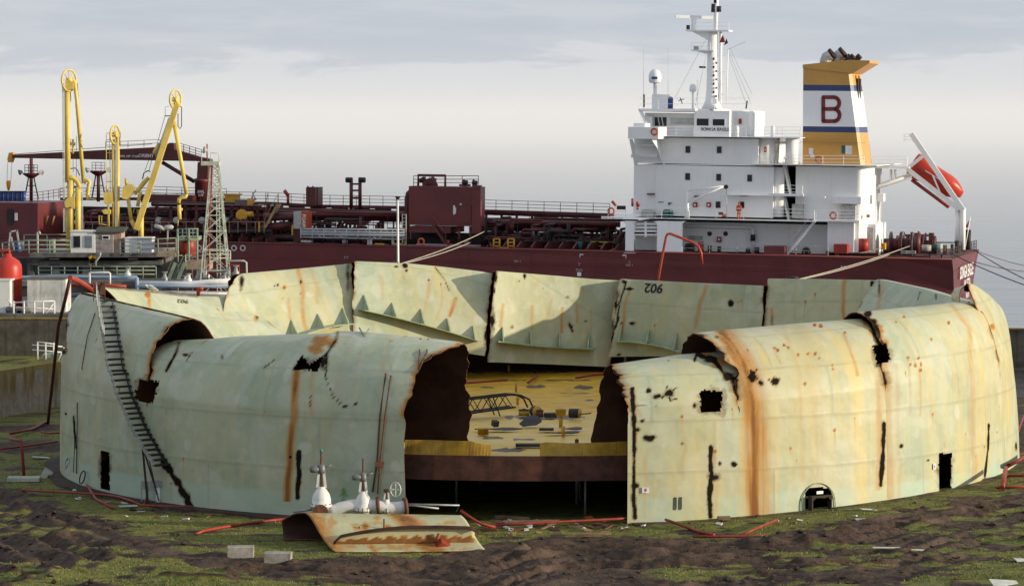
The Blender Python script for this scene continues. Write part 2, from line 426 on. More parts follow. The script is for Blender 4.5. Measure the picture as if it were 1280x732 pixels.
# clods turned up by the tracks
rng = np.random.default_rng(5)
def clods():
    n = 2300
    x = rng.uniform(-24, 27, n); y = 122 + 26 * rng.random(n) ** 1.2
    m = mud_mask(x, y); keep = (rng.random(n) < m * 1.1) & (np.hypot(x - TC[0], y - TC[1]) > TR + 0.6); x, y = x[keep], y[keep]; n = len(x)
    z = ground_at(x, y); s = 0.03 + 0.15 * rng.random(n) ** 5.0
    base = np.array([(1, 0, 0), (-1, 0, 0), (0, 1, 0), (0, -1, 0), (0, 0, 1), (0, 0, -1), (.7, .7, .3), (-.7, .6, .4), (.6, -.7, .35), (-.6, -.7, .3)], float)
    tri = np.array([(0, 6, 4), (6, 2, 4), (2, 7, 4), (7, 1, 4), (1, 9, 4), (9, 3, 4), (3, 8, 4), (8, 0, 4), (0, 6, 5), (6, 2, 5), (2, 7, 5), (7, 1, 5), (1, 9, 5), (9, 3, 5), (3, 8, 5), (8, 0, 5)])
    P = base[None] * (1 + 0.7 * (rng.random((n, 10, 1)) - 0.5)) * s[:, None, None] * np.array([1.25, 1.0, 0.7])
    a = rng.uniform(0, 6.28, n); ca, sa = np.cos(a)[:, None], np.sin(a)[:, None]
    X = P[..., 0] * ca - P[..., 1] * sa + x[:, None]; Y = P[..., 0] * sa + P[..., 1] * ca + y[:, None]; Z = P[..., 2] + z[:, None] + s[:, None] * 0.25
    Vv = np.stack([X, Y, Z], -1).reshape(-1, 3); T = (tri[None] + 10 * np.arange(n)[:, None, None]).reshape(-1, 3)
    o = np_mesh('mud_clods', Vv, T, mat('clod earth', (0.055, 0.036, 0.023), 0.9, var=0.5, scale=1.5, bump=0.6), smooth=False)
    tag(o, 'brown clods of earth turned up along the wheel tracks', 'earth', kind='stuff')
clods()
def grass():
    n = 150000
    x = rng.uniform(-30, 30, n); y = 122 + 60 * rng.random(n) ** 1.7
    m = mud_mask(x, y); r = np.hypot(x - TC[0], y - TC[1])
    pxx = 640 + F * x / y
    k = (rng.random(n) > m * 1.35 + 0.05) & (r > TR + 0.5) & (pxx > -15) & (pxx < 1300) & ((y < 170) | (np.abs(x) > 20))
    cl = vnoise(x * 1.4, y * 1.4, 3); k &= rng.random(n) < 0.25 + 0.9 * cl
    x, y = x[k], y[k]; n = len(x); z = ground_at(x, y) - 0.01
    h = (0.035 + 0.06 * rng.random(n)) * (0.6 + 0.9 * vnoise(x * 0.8, y * 0.8, 9)); a = rng.uniform(0, 6.28, n); w = 0.014 + 0.022 * rng.random(n)
    lx, ly = rng.normal(0, 0.03, n), rng.normal(0, 0.03, n)
    p0 = np.stack([x - np.cos(a) * w, y - np.sin(a) * w, z], -1); p1 = np.stack([x + np.cos(a) * w, y + np.sin(a) * w, z], -1); p2 = np.stack([x + lx, y + ly, z + h], -1)
    Vv = np.stack([p0, p1, p2], 1).reshape(-1, 3); T = np.arange(3 * n).reshape(-1, 3)
    m_, N, L, b = node_mat('grass blades'); q = NX(N, L)
    c = q.mix(q.ramp(q.noise(0.5, 4), 0.35, 0.65), (0.08, 0.11, 0.014), (0.19, 0.19, 0.03)); c = q.mix(q.ramp(q.noise(5, 3), 0.5, 0.7), c, (0.20, 0.18, 0.06))
    L.new(c, b.inputs['Base Color']); b.inputs['Roughness'].default_value = 0.7
    o = np_mesh('grass', Vv, T, m_, smooth=False); tag(o, 'short rough grass round the foot of the tank', 'grass', kind='stuff')
grass()

# sea
def sea():
    m, N, L, b = node_mat('sea water'); x = NX(N, L)
    b.inputs['Base Color'].default_value = (0.33, 0.345, 0.355, 1); b.inputs['Roughness'].default_value = 0.28; b.inputs['IOR'].default_value = 1.33
    a = x.noise(0.35, 5, 0.6, scale=(0.35, 1, 1)); c = x.noise(0.05, 4, 0.6, scale=(0.25, 1, 1))
    x.bump(b, x.math('ADD', a, x.math('MULTIPLY', c, 9.0)), 0.4, 0.7)
    mb = MB(); mb.add([(-9000, 100, -4.6), (9000, 100, -4.6), (9000, 11000, -4.6), (-9000, 11000, -4.6)], [(0, 1, 2, 3)])
    tag(mb.build('sea', m), kind='structure')
sea()
# ------------------------------------------------------------------ the cut-down tank
def wall_mat():
    m, N, L, b = node_mat('weathered pale green tank paint'); x = NX(N, L)
    warm, rust, soot, teal, pale, seam = (x.attr(a) for a in ('warm', 'rust', 'soot', 'teal', 'pale', 'seam'))
    n1 = x.noise(0.22, 5); n2 = x.noise(1.6, 8, 0.7); n3 = x.noise(7, 7, 0.7); n4 = x.noise(3.0, 7, 0.65, scale=(1, 1, 0.12))
    c = x.mix(x.ramp(n1, 0.35, 0.65), (0.305, 0.370, 0.268), (0.410, 0.450, 0.318))
    c = x.mix(x.math('MULTIPLY', x.ramp(n4, 0.48, 0.72), 0.5), c, (0.46, 0.44, 0.26))
    c = x.mix(x.math('MULTIPLY', x.ramp(n2, 0.55, 0.75), 0.35), c, (0.30, 0.33, 0.25))
    n5 = x.noise(0.9, 2, 0.5, loc=(3, 9, 2)); n6 = x.noise(14, 5, 0.75)
    c = x.mix(x.math('MULTIPLY', x.ramp(n5, 0.56, 0.62), 0.30), c, (0.50, 0.53, 0.44))
    c = x.mix(x.math('MULTIPLY', x.ramp(n5, 0.42, 0.34), 0.35), c, (0.25, 0.29, 0.22))
    c = x.mix(x.math('MULTIPLY', x.ramp(n6, 0.55, 0.8), 0.4), c, (0.22, 0.20, 0.13))
    c = x.mix(x.math('MULTIPLY', teal, 0.75), c, (0.36, 0.50, 0.42))
    c = x.mix(x.math('MINIMUM', x.math('MULTIPLY', warm, x.math('MULTIPLY_ADD', n4, 0.7, 0.30)), 0.9), c, (0.60, 0.475, 0.19))
    c = x.mix(x.math('MULTIPLY', pale, 0.6), c, (0.56, 0.58, 0.50))
    c = x.mix(x.math('MULTIPLY', seam, 0.38), c, (0.24, 0.23, 0.16))
    r = x.math('MULTIPLY', rust, x.math('MULTIPLY_ADD', n4, 1.1, 0.5))
    c = x.mix(x.ramp(r, 0.06, 0.75, 0, 0.95), c, (0.43, 0.205, 0.045))
    c = x.mix(x.ramp(r, 0.55, 1.15, 0, 0.85), c, (0.17, 0.062, 0.018))
    s = x.math('ADD', soot, x.math('MULTIPLY_ADD', n3, 0.5, -0.25))
    c = x.mix(x.ramp(s, 0.02, 0.30, 0, 0.55), c, (0.20, 0.135, 0.075))
    c = x.mix(x.ramp(s, 0.32, 0.72, 0, 0.97), c, (0.0065, 0.005, 0.004))
    L.new(c, b.inputs['Base Color']); b.inputs['Roughness'].default_value = 0.5; b.inputs['Specular IOR Level'].default_value = 0.35
    L.new(x.ramp(x.math('ADD', r, s), 0.2, 0.8, 0.5, 0.9), b.inputs['Roughness']); L.new(x.ramp(s, 0.1, 0.4, 0.35, 0.02), b.inputs['Specular IOR Level'])
    x.bump(b, x.math('ADD', x.math('MULTIPLY', n5, 1.0), x.math('MULTIPLY', n3, 0.03)), 0.32, 0.14)
    return m
M_WALL = wall_mat()
M_INNER = mat('bare rusty plate', (0.050, 0.024, 0.016), 0.85, var=0.45, scale=0.8, bump=0.3, spec=0.2)
M_EDGE = mat('torch cut edge', (0.15, 0.065, 0.032), 0.85, var=0.5, scale=3, bump=0.4)
tank = thing('storage_tank', 'huge pale green storage tank cut open, its rusty torn walls folded inwards', 'storage tank', (TC[0], TC[1], 0))

def bez(p0, p1, p2, p3, t):
    u = 1 - t; return p0 * u ** 3 + 3 * p1 * u * u * t + 3 * p2 * u * t * t + p3 * t ** 3
FRONT = dict(phi=[-98, -90, -75, -60, -48, -30, -10, 8, 21, 40, 66, 80, 99], zv=[6.6, 6.4, 5.9, 5.6, 5.3, 5.1, 5.2, 5.5, 5.65, 6.0, 6.5, 6.4, 6.0], rv=[.1, .15, .15, .1, .05, .15, .1, .05, .1, .15, .25, .5, .5])
STEP = 0.095
def ellipse_paint(px, py, lst, seed):
    out = np.zeros(px.shape)
    j = fbm(px * 0.16, py * 0.16, seed, 3) - 0.5
    for x, y, rx, ry, s in lst:
        d = np.hypot((px - x) / rx, (py - y) / ry) + j * 1.1
        out = np.maximum(out, s * sst(1.25, 0.35, d))
    return out
def line_paint(px, py, lst, seed):
    out = np.zeros(px.shape); j = (fbm(px * 0.13, py * 0.13, seed, 3) - 0.5)
    for pts, w, s in lst:
        for (x0, y0), (x1, y1) in zip(pts[:-1], pts[1:]):
            dx, dy = x1 - x0, y1 - y0; t = np.clip(((px - x0) * dx + (py - y0) * dy) / (dx * dx + dy * dy), 0, 1)
            d = np.hypot(px - x0 - t * dx, py - y0 - t * dy) / w + j * 1.2
            out = np.maximum(out, s * sst(1.3, 0.3, d))
    return out
def wall_panel(e0, e1, par, sil, back=False, zmode=None, holes=(), soot=(), lines=(), rust=(), rlines=(), warm=0.0, pales=(), jag=(0, 0), bumpy=0.0, seed=0, tealz=1.25, splash=0, name='wall_panel', dent=0.06, lip_paint=0.0):
    """one sheet of wall: foot -> bend -> crest -> hanging flap, between two cut edges given as angle against profile length"""
    seg = [0.0, 0.42, 0.70, 1.0]
    nV = 170
    t = np.linspace(0, 1, nV)
    T = lambda e: np.interp(t, e[0], e[1]) if isinstance(e, tuple) else np.full(nV, float(e))
    a0, a1 = T(e0), T(e1)
    span = abs(np.mean(a1) - np.mean(a0)) / 57.3 * TR
    nU = max(12, int(span / STEP))
    u = np.linspace(0, 1, nU)
    jn = lambda s: ((fbm(t * 26, 0 * t + s, s, 4) - 0.5) * 2.6 + (vnoise(t * 80, 0 * t, s + 5) - 0.5) * 0.8) * sst(0.34, 0.46, t)
    a0 = a0 + jn(seed + 1) * jag[0]; a1 = a1 + jn(seed + 2) * jag[1]
    A = a0[None, :] * (1 - u[:, None]) + a1[None, :] * u[:, None]                       # degrees
    P = {k: np.interp(A, par['phi'], par[k]) for k in par if k != 'phi'}
    rad = np.radians(A); sn, cs = np.sin(rad), np.cos(rad)
    rc = P['rc']; r = TR - rc; X = TC[0] + r * sn; Y = TC[1] - r * cs
    if sil is not None:
        z = np.full(A.shape, 9.0)
        for _ in range(3):
            px = 640 + F * X / (Y * cP + (CAMH - z) * sP)
            py = np.interp(px, [q[0] for q in sil], [q[1] for q in sil])
            b = 366 - py; z = CAMH + Y * (-F * sP + b * cP) / (F * cP + b * sP)
        zc = z
    else: zc = P['zc']
    if 'dz' in P: zc = zc + P['dz']
    rv, zv, re, ze = P['rv'], P['zv'], P['re'], P['ze']
    if not back: rv, zv = (np.interp(A, FRONT['phi'], FRONT[k]) for k in ('rv', 'zv'))
    tt = np.broadcast_to(t, A.shape)
    k1 = np.clip(tt / seg[1], 0, 1); k2 = np.clip((tt - seg[1]) / (seg[2] - seg[1]), 0, 1); k3 = np.clip((tt - seg[2]) / (1 - seg[2]), 0, 1)
    q1 = P.get('k1', 0.62); q2 = P.get('k2', 0.55); q3 = P.get('k3', 0.6); q4 = P.get('k4', 0.45)
    R1, Z1 = rv * k1 ** 1.6, zv * k1
    d1 = P.get('d1', 0.12); q5 = P.get('k5', 0.0)
    R2 = bez(rv, rv + d1 * (rc - rv), rc - q2 * (rc - rv), rc, k2); Z2 = bez(zv, zv + q1 * (zc - zv), zc - q5 * (zc - zv), zc, k2)
    if back: zv = zc - 0.55
    if back:
        Z1 = zv * k1; Z2 = bez(zv, zv + 0.3, zc, zc, k2); R2 = bez(rv, rv + 0.05, rc - 0.5, rc, k2)
        R3 = bez(rc, rc + 0.22 * (re - rc), rc + 0.72 * (re - rc), re, k3); Z3 = bez(zc, zc - 0.10 * (zc - ze), zc - 0.55 * (zc - ze), ze, k3)
    else: R3 = bez(rc, rc + q3 * (re - rc), re, re, k3); Z3 = bez(zc, zc, ze + q4 * (zc - ze), ze, k3)
    Ri = np.where(tt <= seg[1], R1, np.where(tt <= seg[2], R2, R3)); Zi = np.where(tt <= seg[1], Z1, np.where(tt <= seg[2], Z2, Z3))
    arc = A / 57.3 * TR
    # buckles
    up = sst(0.3, 0.6, tt)
    Ri = Ri + up * bumpy * (fbm(arc * 0.22, tt * 6, seed + 3, 3) - 0.5) * 1.4 + dent * (fbm(arc * 0.35, Zi * 0.45, 9, 3) - 0.5)
    Zi = Zi + sst(0.5, 0.7, tt) * bumpy * (fbm(arc * 0.3, tt * 3, seed + 4, 3) - 0.5) * 0.5
    if jag[0] or jag[1]:                                       # torn sides curl a little
        pass
    r = TR - Ri; X = TC[0] + r * sn; Y = TC[1] - r * cs
    Vv = np.stack([X, Y, Zi], -1)
    px, py = proj(Vv)
    # ---- paint
    vis = (tt < 0.72) if not back else np.ones(A.shape, bool)
    nz = fbm(arc * 1.3, Zi * 1.3, seed + 20, 4)
    streakn = fbm(arc * 1.1, Zi * 0.06, seed + 30, 5); streak2 = fbm(arc * 3.2, Zi * 0.10, seed + 31, 4)
    broad = fbm(arc * 0.16, Zi * 0.16, seed + 33, 3); fine = fbm(arc * 7.0, Zi * 0.16, seed + 34, 4)
    w = warm * (0.75 * sst(0.25, 0.8, broad) + 0.5 * sst(0.35, 0.75, streakn) + 0.45 * sst(0.45, 0.8, streak2) + 0.35 * sst(0.5, 0.8, fine) - 0.1)
    w = 0.82 * np.clip(w, 0, 1.6) * (0.65 + 0.5 * nz)
    so = np.maximum(ellipse_paint(px, py, soot, seed + 40), line_paint(px, py, lines, seed + 41)) * vis
    ru = ellipse_paint(px, py, rust, seed + 42) * vis
    for pts, wd, s in rlines:
        acc = np.zeros(px.shape)
        for (x0, y0), (x1, y1) in zip(pts[:-1], pts[1:]):
            tq = (py - y0) / (y1 - y0 + 1e-6); on = (tq >= -0.02) & (tq <= 1.02)
            d = np.abs(px - (x0 + np.clip(tq, 0, 1) * (x1 - x0)) + (vnoise(py * 0.05, 0 * py, seed) - 0.5) * 4) / wd
            acc = np.maximum(acc, on * s * (np.exp(-d * d * 1.6)) * (0.35 + 0.5 * streak2 + 0.5 * fbm(arc * 11, Zi * 0.25, seed + 36, 3)))
        ru = np.maximum(ru, acc * vis)
    # random small rust spots with runs under them
    rs = np.random.default_rng(seed + 100)
    amin, amax = arc.min(), arc.max()
    for _ in range(int(span * 0.8)):
        ax, az, sz = rs.uniform(amin, amax), rs.uniform(1.0, 9.5), rs.uniform(0.04, 0.13); ln = rs.uniform(0.3, 2.6)
        d = np.abs(arc - ax); near = d < 0.6
        run = np.exp(-(d / (sz * 0.9)) ** 2) * sst(az - ln, az, Zi) * (Zi < az) * 0.42
        spot = sst(1.2, 0.4, np.hypot(d, Zi - az) / sz) * 0.9
        ru = np.maximum(ru, np.where(near, np.maximum(run, spot), 0))
    pa = sst(0.60, 0.66, fbm(arc * 0.7, Zi * 0.7, seed + 50, 2)) * 0.35
    for _ in range(int(span * 0.9)):
        ax, az, rx, rz = rs.uniform(amin, amax), rs.uniform(1.5, 8.5), rs.uniform(0.12, 0.42), rs.uniform(0.15, 0.5)
        d = np.hypot((arc - ax) / rx, (Zi - az) / rz) + (nz - 0.5) * 0.9
        pa = np.maximum(pa, sst(1.1, 0.8, d) * rs.uniform(0.35, 0.9))
    pa = np.maximum(pa, ellipse_paint(px, py, pales, seed + 60))
    length = np.concatenate([np.zeros((A.shape[0], 1)), np.cumsum(np.hypot(np.diff(Ri, axis=1), np.diff(Zi, axis=1)), 1)], 1)
    te = sst(tealz + 0.12, tealz - 0.12, length + (nz - 0.5) * 0.25)
    se = np.zeros(A.shape); ln_ = length
    for k in range(1, 6):
        se = np.maximum(se, np.exp(-((ln_ - 2.42 * k) / 0.05) ** 2))
        ph = (arc + 3.1 * k) % 9.6
        se = np.maximum(se, np.exp(-((ph - 4.8) / 0.05) ** 2) * ((ln_ > 2.42 * (k - 1)) & (ln_ < 2.42 * k)))
    # grime of the torn edges
    ew = 0.15 if back else 0.26
    edge = np.maximum(np.exp(-(u[:, None] * span) / ew) * (jag[0] > 0), np.exp(-((1 - u[:, None]) * span) / ew) * (jag[1] > 0)) * sst(0.36, 0.44, tt)
    so = np.maximum(so, edge * ((0.1 if back else 0.15) + (0.5 if back else 0.75) * sst(0.5, 0.7, fbm(t * 30, 0 * t, seed + 70, 3)))[None, :])
    ru = np.maximum(ru, edge * (0.4 if back else 0.8))
    ru = np.maximum(ru, lip_paint * sst(0.93, 0.99, tt) * (0.4 + nz))
    Vv[..., :2] += (np.stack([sn, -cs], -1)) * (se * 0.012)[..., None]
    nU_, nV_ = A.shape
    idx = np.arange(nU_ * nV_).reshape(nU_, nV_)
    quad = np.stack([idx[:-1, :-1], idx[1:, :-1], idx[1:, 1:], idx[:-1, 1:]], -1)
    keep = np.ones(quad.shape[:2], bool)
    cxp = 0.25 * (px[:-1, :-1] + px[1:, :-1] + px[1:, 1:] + px[:-1, 1:]); cyp = 0.25 * (py[:-1, :-1] + py[1:, :-1] + py[1:, 1:] + py[:-1, 1:])
    wob = (fbm(cxp * 0.35, cyp * 0.35, seed + 80, 3) - 0.5)
    for poly, jitter in holes:
        keep &= ~(pip(cxp + wob * jitter, cyp + wob[::-1] * jitter, poly) & (tt[:-1, :-1] < 0.7))
    Fq = quad[keep]
    if np.mean(np.diff(A[:, 0])) < 0: Fq = Fq[:, ::-1]
    o = np_mesh(name, Vv.reshape(-1, 3) - np.array([TC[0], TC[1], 0]), Fq, [M_WALL, M_INNER, M_EDGE],
                {'warm': w, 'rust': ru, 'soot': so, 'teal': te, 'pale': pa, 'seam': se})
    o.parent = tank
    so_ = o.modifiers.new('plate', 'SOLIDIFY'); so_.thickness = 0.045; so_.offset = -1; so_.material_offset = 1; so_.material_offset_rim = 2; so_.use_rim = True
    es = o.modifiers.new('crisp rim', 'EDGE_SPLIT'); es.split_angle = math.radians(55)
    def at(a, tq):                                            # point of the sheet by angle and profile position
        j = int(round(tq * (nV - 1))); i = int(np.argmin(np.abs(A[:, j] - a))); return Vv[i, j]
    def at_px(x, y, lim=0.72):
        d = np.hypot(px - x, py - y) + np.where((tt > lim) if not back else (tt < 0.7), 1e4, 0); i, j = np.unravel_index(np.argmin(d), d.shape)
        n = np.array([sn[i, j], -cs[i, j], 0]); return Vv[i, j].copy(), n
    o_at = (at, at_px); return o, at_px, at

# ---- front left: sheet A (left of the long tear) and sheet B
SIL_A = [(60, 352), (84, 360), (126, 371), (159, 379), (214, 391.5), (241, 398), (249, 401), (266, 412)]
TEAR_AB = ([0, 0.40, 0.45, 0.55, 0.70, 0.8, 1], [-48.4, -48.4, -48.6, -49.2, -48.6, -48.0, -47])
A_, A_px, A_at = wall_panel(-98, TEAR_AB, dict(phi=[-98, -90, -75, -60, -48], rc=[1.2, 1.2, 1.9, 2.4, 2.9], rv=[0.1, 0.15, 0.15, 0.1, 0.0], zv=[6.6, 6.4, 5.9, 5.6, 5.3], re=[3.6, 3.6, 4.4, 5.0, 5.2], ze=[4.4, 4.0, 3.4, 3.05, 3.0]), SIL_A,
    holes=[([(76, 409), (84, 409), (83.5, 437), (77, 437)], 2), ([(125.5, 563), (137, 565), (137, 613), (126, 610)], 2.5), ([(175, 473), (200, 478), (191, 504), (167, 499)], 5)],
    soot=[(80, 405, 6, 8, .8), (80, 440, 5, 5, .8), (185, 485, 18, 15, .75), (131, 588, 9, 27, .5), (196, 500, 5, 5, .8), (84, 365, 5, 4, .7)],
    lines=[([(84, 362), (126, 372), (160, 380), (214, 392), (240, 398)], 1.6, .8), ([(203, 577), (215, 590), (226, 606), (234, 624), (238, 634)], 5.5, .95), ([(92, 520), (95, 560)], 1.4, .8), ([(196, 470), (214, 439), (224, 418), (240, 402)], 2.5, .7)],
    rust=[(205, 450, 8, 14, .6), (215, 435, 8, 14, .6)], rlines=[([(84, 362), (76, 590)], 3, .35), ([(196, 500), (192, 600)], 6, .3)], warm=0.42, jag=(0, 0.5), seed=11, bumpy=0.12, tealz=1.25)
SIL_B = [(200, 426), (222, 425), (268, 423), (300, 420), (370, 417.5), (382, 417), (417, 415.6), (423, 413), (453, 414), (527, 421), (573, 427), (590, 432)]
EDGE_B = ([0, 0.30, 0.42, 0.50, 0.56, 0.62, 0.70, 0.8, 1], [-14.3, -14.6, -14.3, -13.9, -13.3, -11.0, -9.6, -9.5, -10.2])
TEAR_B = ([0, 0.40, 0.45, 0.50, 0.57, 0.70, 0.8, 1], [-48.4, -48.4, -48.6, -49.0, -51.5, -51.5, -50.5, -49])
B_, B_px, B_at = wall_panel(TEAR_B, EDGE_B, dict(phi=[-48.4, -40, -30, -20, -10], rc=[3.0, 3.9, 4.1, 4.0, 3.8], rv=[0.0, 0.1, 0.15, 0.15, 0.1], zv=[5.3, 5.2, 5.1, 5.1, 5.2], re=[5.6, 6.2, 6.2, 5.9, 5.6], ze=[3.2, 3.2, 3.2, 3.2, 3.3]), SIL_B,
    holes=[([(377, 443), (386, 455), (405, 444), (397, 463), (366, 461)], 1.5), ([(170, 473), (200, 476), (191, 504), (167, 499)], 5)],
    soot=[(386, 455, 20, 9, .5), (185, 487, 14, 12, .6), (363, 570, 2.5, 3, .9), (232, 443, 5, 3, .7), (277, 446, 2.5, 4, .6), (404, 455, 7, 8, .7), (340, 452, 2, 2, .6)],
    lines=[([(373, 565), (374, 592), (372, 621)], 3.2, 1.0), ([(205, 577), (213, 590), (224, 606), (233, 622), (238, 634)], 5.0, .95), ([(232, 452), (240, 440)], 0.9, .7), ([(330, 460), (343, 449)], 0.9, .75), ([(406, 445), (420, 425), (422, 415)], 2.2, .8), ([(208, 463), (220, 441), (224, 428)], 2.5, .8), ([(519, 480), (514, 530), (515, 625)], 2.6, .85), ([(409, 444), (407, 470), (416, 495), (430, 508), (446, 504)], 0.8, .8), ([(388, 495), (388, 512)], 1, .7), ([(562, 450), (545, 471), (523, 478)], 2.5, .6)],
    rust=[(405, 427, 16, 9, .75), (395, 437, 14, 6, .7), (560, 452, 9, 10, .8), (543, 468, 12, 8, .85), (527, 480, 10, 8, .9), (573, 432, 6, 6, .9)],
    rlines=[([(372, 463), (365, 540), (360, 625)], 7, .95), ([(392, 463), (388, 520)], 6, .35), ([(487, 420), (478, 470), (468, 640)], 8, .28), ([(440, 418), (425, 470), (405, 560)], 15, .22), ([(530, 424), (500, 520), (495, 600)], 22, .20), ([(455, 420), (440, 500), (430, 560)], 7, .22)], warm=0.38, jag=(0.5, 0.55), seed=23, bumpy=0.10)
# ---- front right: C, D1, D2, E
SIL_C = [(740, 458), (764, 455), (808, 449), (849, 443), (874, 441), (900, 440)]
TEAR_CD = ([0, 0.44, 0.5, 0.58, 0.70, 1], [20.6, 20.6, 20.9, 20.0, 19.4, 18.6])
EDGE_C = ([0, 0.42, 0.47, 0.50, 0.70, 0.85, 1], [8.55, 8.6, 8.4, 8.0, 7.9, 7.2, 6.4])
TEAR_C = ([0, 0.44, 0.5, 0.56, 0.70, 1], [20.62, 20.62, 20.9, 23.0, 23.5, 22.6])
C_, C_px, C_at = wall_panel(EDGE_C, TEAR_C, dict(phi=[6, 10, 21], rc=[3.2, 3.2, 4.0], rv=[0.05, 0.05, 0.1], zv=[5.5, 5.5, 5.7], re=[5.0, 5.0, 5.8], ze=[3.3, 3.3, 3.6]), SIL_C,
    holes=[([(875, 487), (903, 488), (901, 514), (876, 515)], 2), ([(841, 622), (845, 622), (845, 636), (841, 636)], 0), ([(848, 621), (852, 621), (852, 636), (848, 636)], 0)],
    soot=[(889, 501, 20, 19, .62), (837, 491, 8, 7, .95), (820, 495, 7, 4, .85), (811, 488, 4, 4, .8), (868, 506, 3, 5, .8), (812, 548, 11, 5, .85), (900, 578, 3.5, 4, .9), (917, 579, 4.5, 5, .9), (893, 596, 9, 6, .8), (797, 537, 4, 4, .8), (803, 526, 3, 3, .8), (805, 524, 2, 2, .7), (853, 554, 2, 2, .7), (796, 607, 4, 4, .8), (910, 470, 8, 6, .8), (918, 474, 6, 4, .8), (890, 449, 10, 6, .8), (836, 450, 2, 2, .6)],
    lines=[([(888, 559), (889, 590), (887, 620), (888, 645)], 3.6, 1.0), ([(790, 486), (793, 540), (792, 620), (794, 646)], 3.2, .85), ([(827, 497), (846, 484)], 1.2, .8), ([(833, 482), (838, 500), (846, 498)], 1.2, .8), ([(790, 506), (820, 507)], 1.0, .5), ([(874, 443), (895, 452), (905, 468), (921, 475)], 3.4, .85), ([(872, 440), (868, 450)], 2, .8)],
    rust=[(899, 455, 14, 10, .7), (880, 443, 10, 5, .8)], rlines=[([(847, 444), (847, 540)], 5, .25), ([(855, 545), (853, 600)], 5, .35), ([(808, 560), (806, 646)], 5, .3), ([(895, 600), (895, 640)], 6, .3), ([(770, 458), (800, 520)], 6, .3)], warm=1.15, jag=(0.35, 0.3), seed=37, bumpy=0.10)
SIL_D = [(850, 419), (861, 417), (904, 412), (991, 405), (1069, 398.5), (1090, 397)]
TEAR_DD = ([0, 0.44, 0.5, 0.58, 0.70, 1], [39.7, 39.7, 40.0, 41.8, 43.4, 44])
TEAR_D1 = ([0, 0.44, 0.5, 0.56, 0.70, 1], [39.72, 39.72, 40.0, 43.5, 46.5, 46])
D1_, D1_px, D1_at = wall_panel(TEAR_CD, TEAR_D1, dict(phi=[19, 22, 30, 40, 45], rc=[4.2, 4.4, 4.4, 4.0, 3.7], rv=[0.1, 0.1, 0.15, 0.15, 0.15], zv=[5.7, 5.6, 5.7, 6.0, 6.0], re=[6.4, 6.4, 6.4, 6.0, 5.8], ze=[4.2] * 5), SIL_D,
    holes=[([(1006, 613), (1012, 609), (1034, 609), (1039, 615), (1039, 640), (1006, 640)], 0), ([(1090, 432), (1101, 429), (1107, 431), (1113, 451), (1096, 455)], 3)],
    soot=[(941, 470, 5, 8, .95), (951, 479, 4, 4, .9), (969, 477, 6, 7, .75), (889, 432, 3, 2, .6), (897, 421, 5, 2, .6), (1094, 443, 7, 11, .5), (1100, 432, 9, 4, .6), (1082, 398, 7, 6, .9), (1102, 456, 12, 4, .6), (935, 437, 2, 2, .6)],
    lines=[([(1105, 529), (1104, 560), (1101, 606)], 3.0, .95), ([(938, 462), (948, 474)], 1.3, .9), ([(946, 462), (934, 472)], 1.3, .9), ([(960, 473), (968, 481), (977, 471)], 1.1, .8), ([(1076, 394), (1088, 405), (1098, 428)], 3, .75), ([(874, 442), (895, 452), (905, 468), (921, 475)], 2.5, .8)],
    rust=[(1085, 402, 10, 9, .9), (1093, 415, 8, 10, .85), (1098, 425, 7, 8, .8)] + [(x, y, 2.6, 2.6, 1.0) for x, y in ((968, 435), (972, 437), (980, 431), (985, 434), (997, 443), (1010, 442), (1024, 447), (1019, 442), (1040, 456), (1041, 460), (1056, 415), (1018, 406), (1026, 407), (1006, 480))],
    rlines=[([(902, 412), (918, 440), (934, 470), (940, 520), (943, 645)], 13, 1.15), ([(905, 412), (924, 440), (938, 470), (944, 540), (948, 640)], 25, .7), ([(968, 436), (976, 456)], 3, .5), ([(1056, 416), (1064, 440), (1072, 470)], 4, .5), ([(1000, 406), (1012, 440), (1022, 520), (1024, 640)], 20, .26), ([(980, 405), (1000, 470), (1004, 600)], 6, .3), ([(1100, 460), (1098, 610)], 9, .45)], warm=1.05, jag=(0.5, 0.3), seed=51, bumpy=0.12)
SIL_D2 = [(1060, 391), (1081, 389), (1130, 384), (1189.5, 378.6), (1214, 378), (1245, 378)]
EDGE_E = ([0, 0.5, 0.6, 0.70, 1], [65.5, 65.5, 65.6, 66.2, 67])
EDGE_D2 = ([0, 0.5, 0.6, 0.70, 1], [65.52, 65.52, 67.0, 70.0, 71])
D2_, D2_px, D2_at = wall_panel(TEAR_DD, EDGE_D2, dict(phi=[40, 44, 55, 66], rc=[3.6, 3.5, 3.1, 2.5], rv=[0.15, 0.15, 0.2, 0.25], zv=[6.0, 6.0, 6.2, 6.5], re=[5.8, 5.6, 5.2, 4.6], ze=[4.4] * 4), SIL_D2,
    holes=[([(1091, 432), (1107, 428), (1114, 450), (1098, 455)], 3), ([(1173, 567), (1190, 566), (1189, 615), (1174, 617)], 2)],
    soot=[(1181, 590, 12, 29, .5), (1104, 442, 12, 12, .45), (1127, 557, 3.5, 3.5, .9), (1160, 575, 2, 2, .8), (1092, 405, 6, 8, .7), (1085, 392, 6, 5, .8)], lines=[([(1236, 531), (1235, 560), (1231, 597)], 1.6, .9), ([(1083, 392), (1096, 412), (1104, 430)], 2.6, .7)],
    rust=[(1100, 412, 8, 7, .8), (1092, 404, 7, 8, .85), (1106, 428, 8, 6, .7)] + [(x, y, 2.3, 2.6, 1.0) for x, y in ((1135, 447), (1138, 455), (1148, 447), (1151, 455), (1144, 456), (1130, 396), (1164, 424), (1151, 463), (1120, 402), (1186, 403))],
    rlines=[([(1108, 455), (1110, 620)], 13, .5), ([(1138, 456), (1139, 520)], 3, .4), ([(1151, 460), (1152, 520)], 3, .4), ([(1122, 455), (1125, 620)], 5, .35), ([(1190, 380), (1212, 410), (1216, 470), (1218, 600)], 6, .45)], warm=1.1, jag=(0.4, 0.15), seed=67, bumpy=0.12)
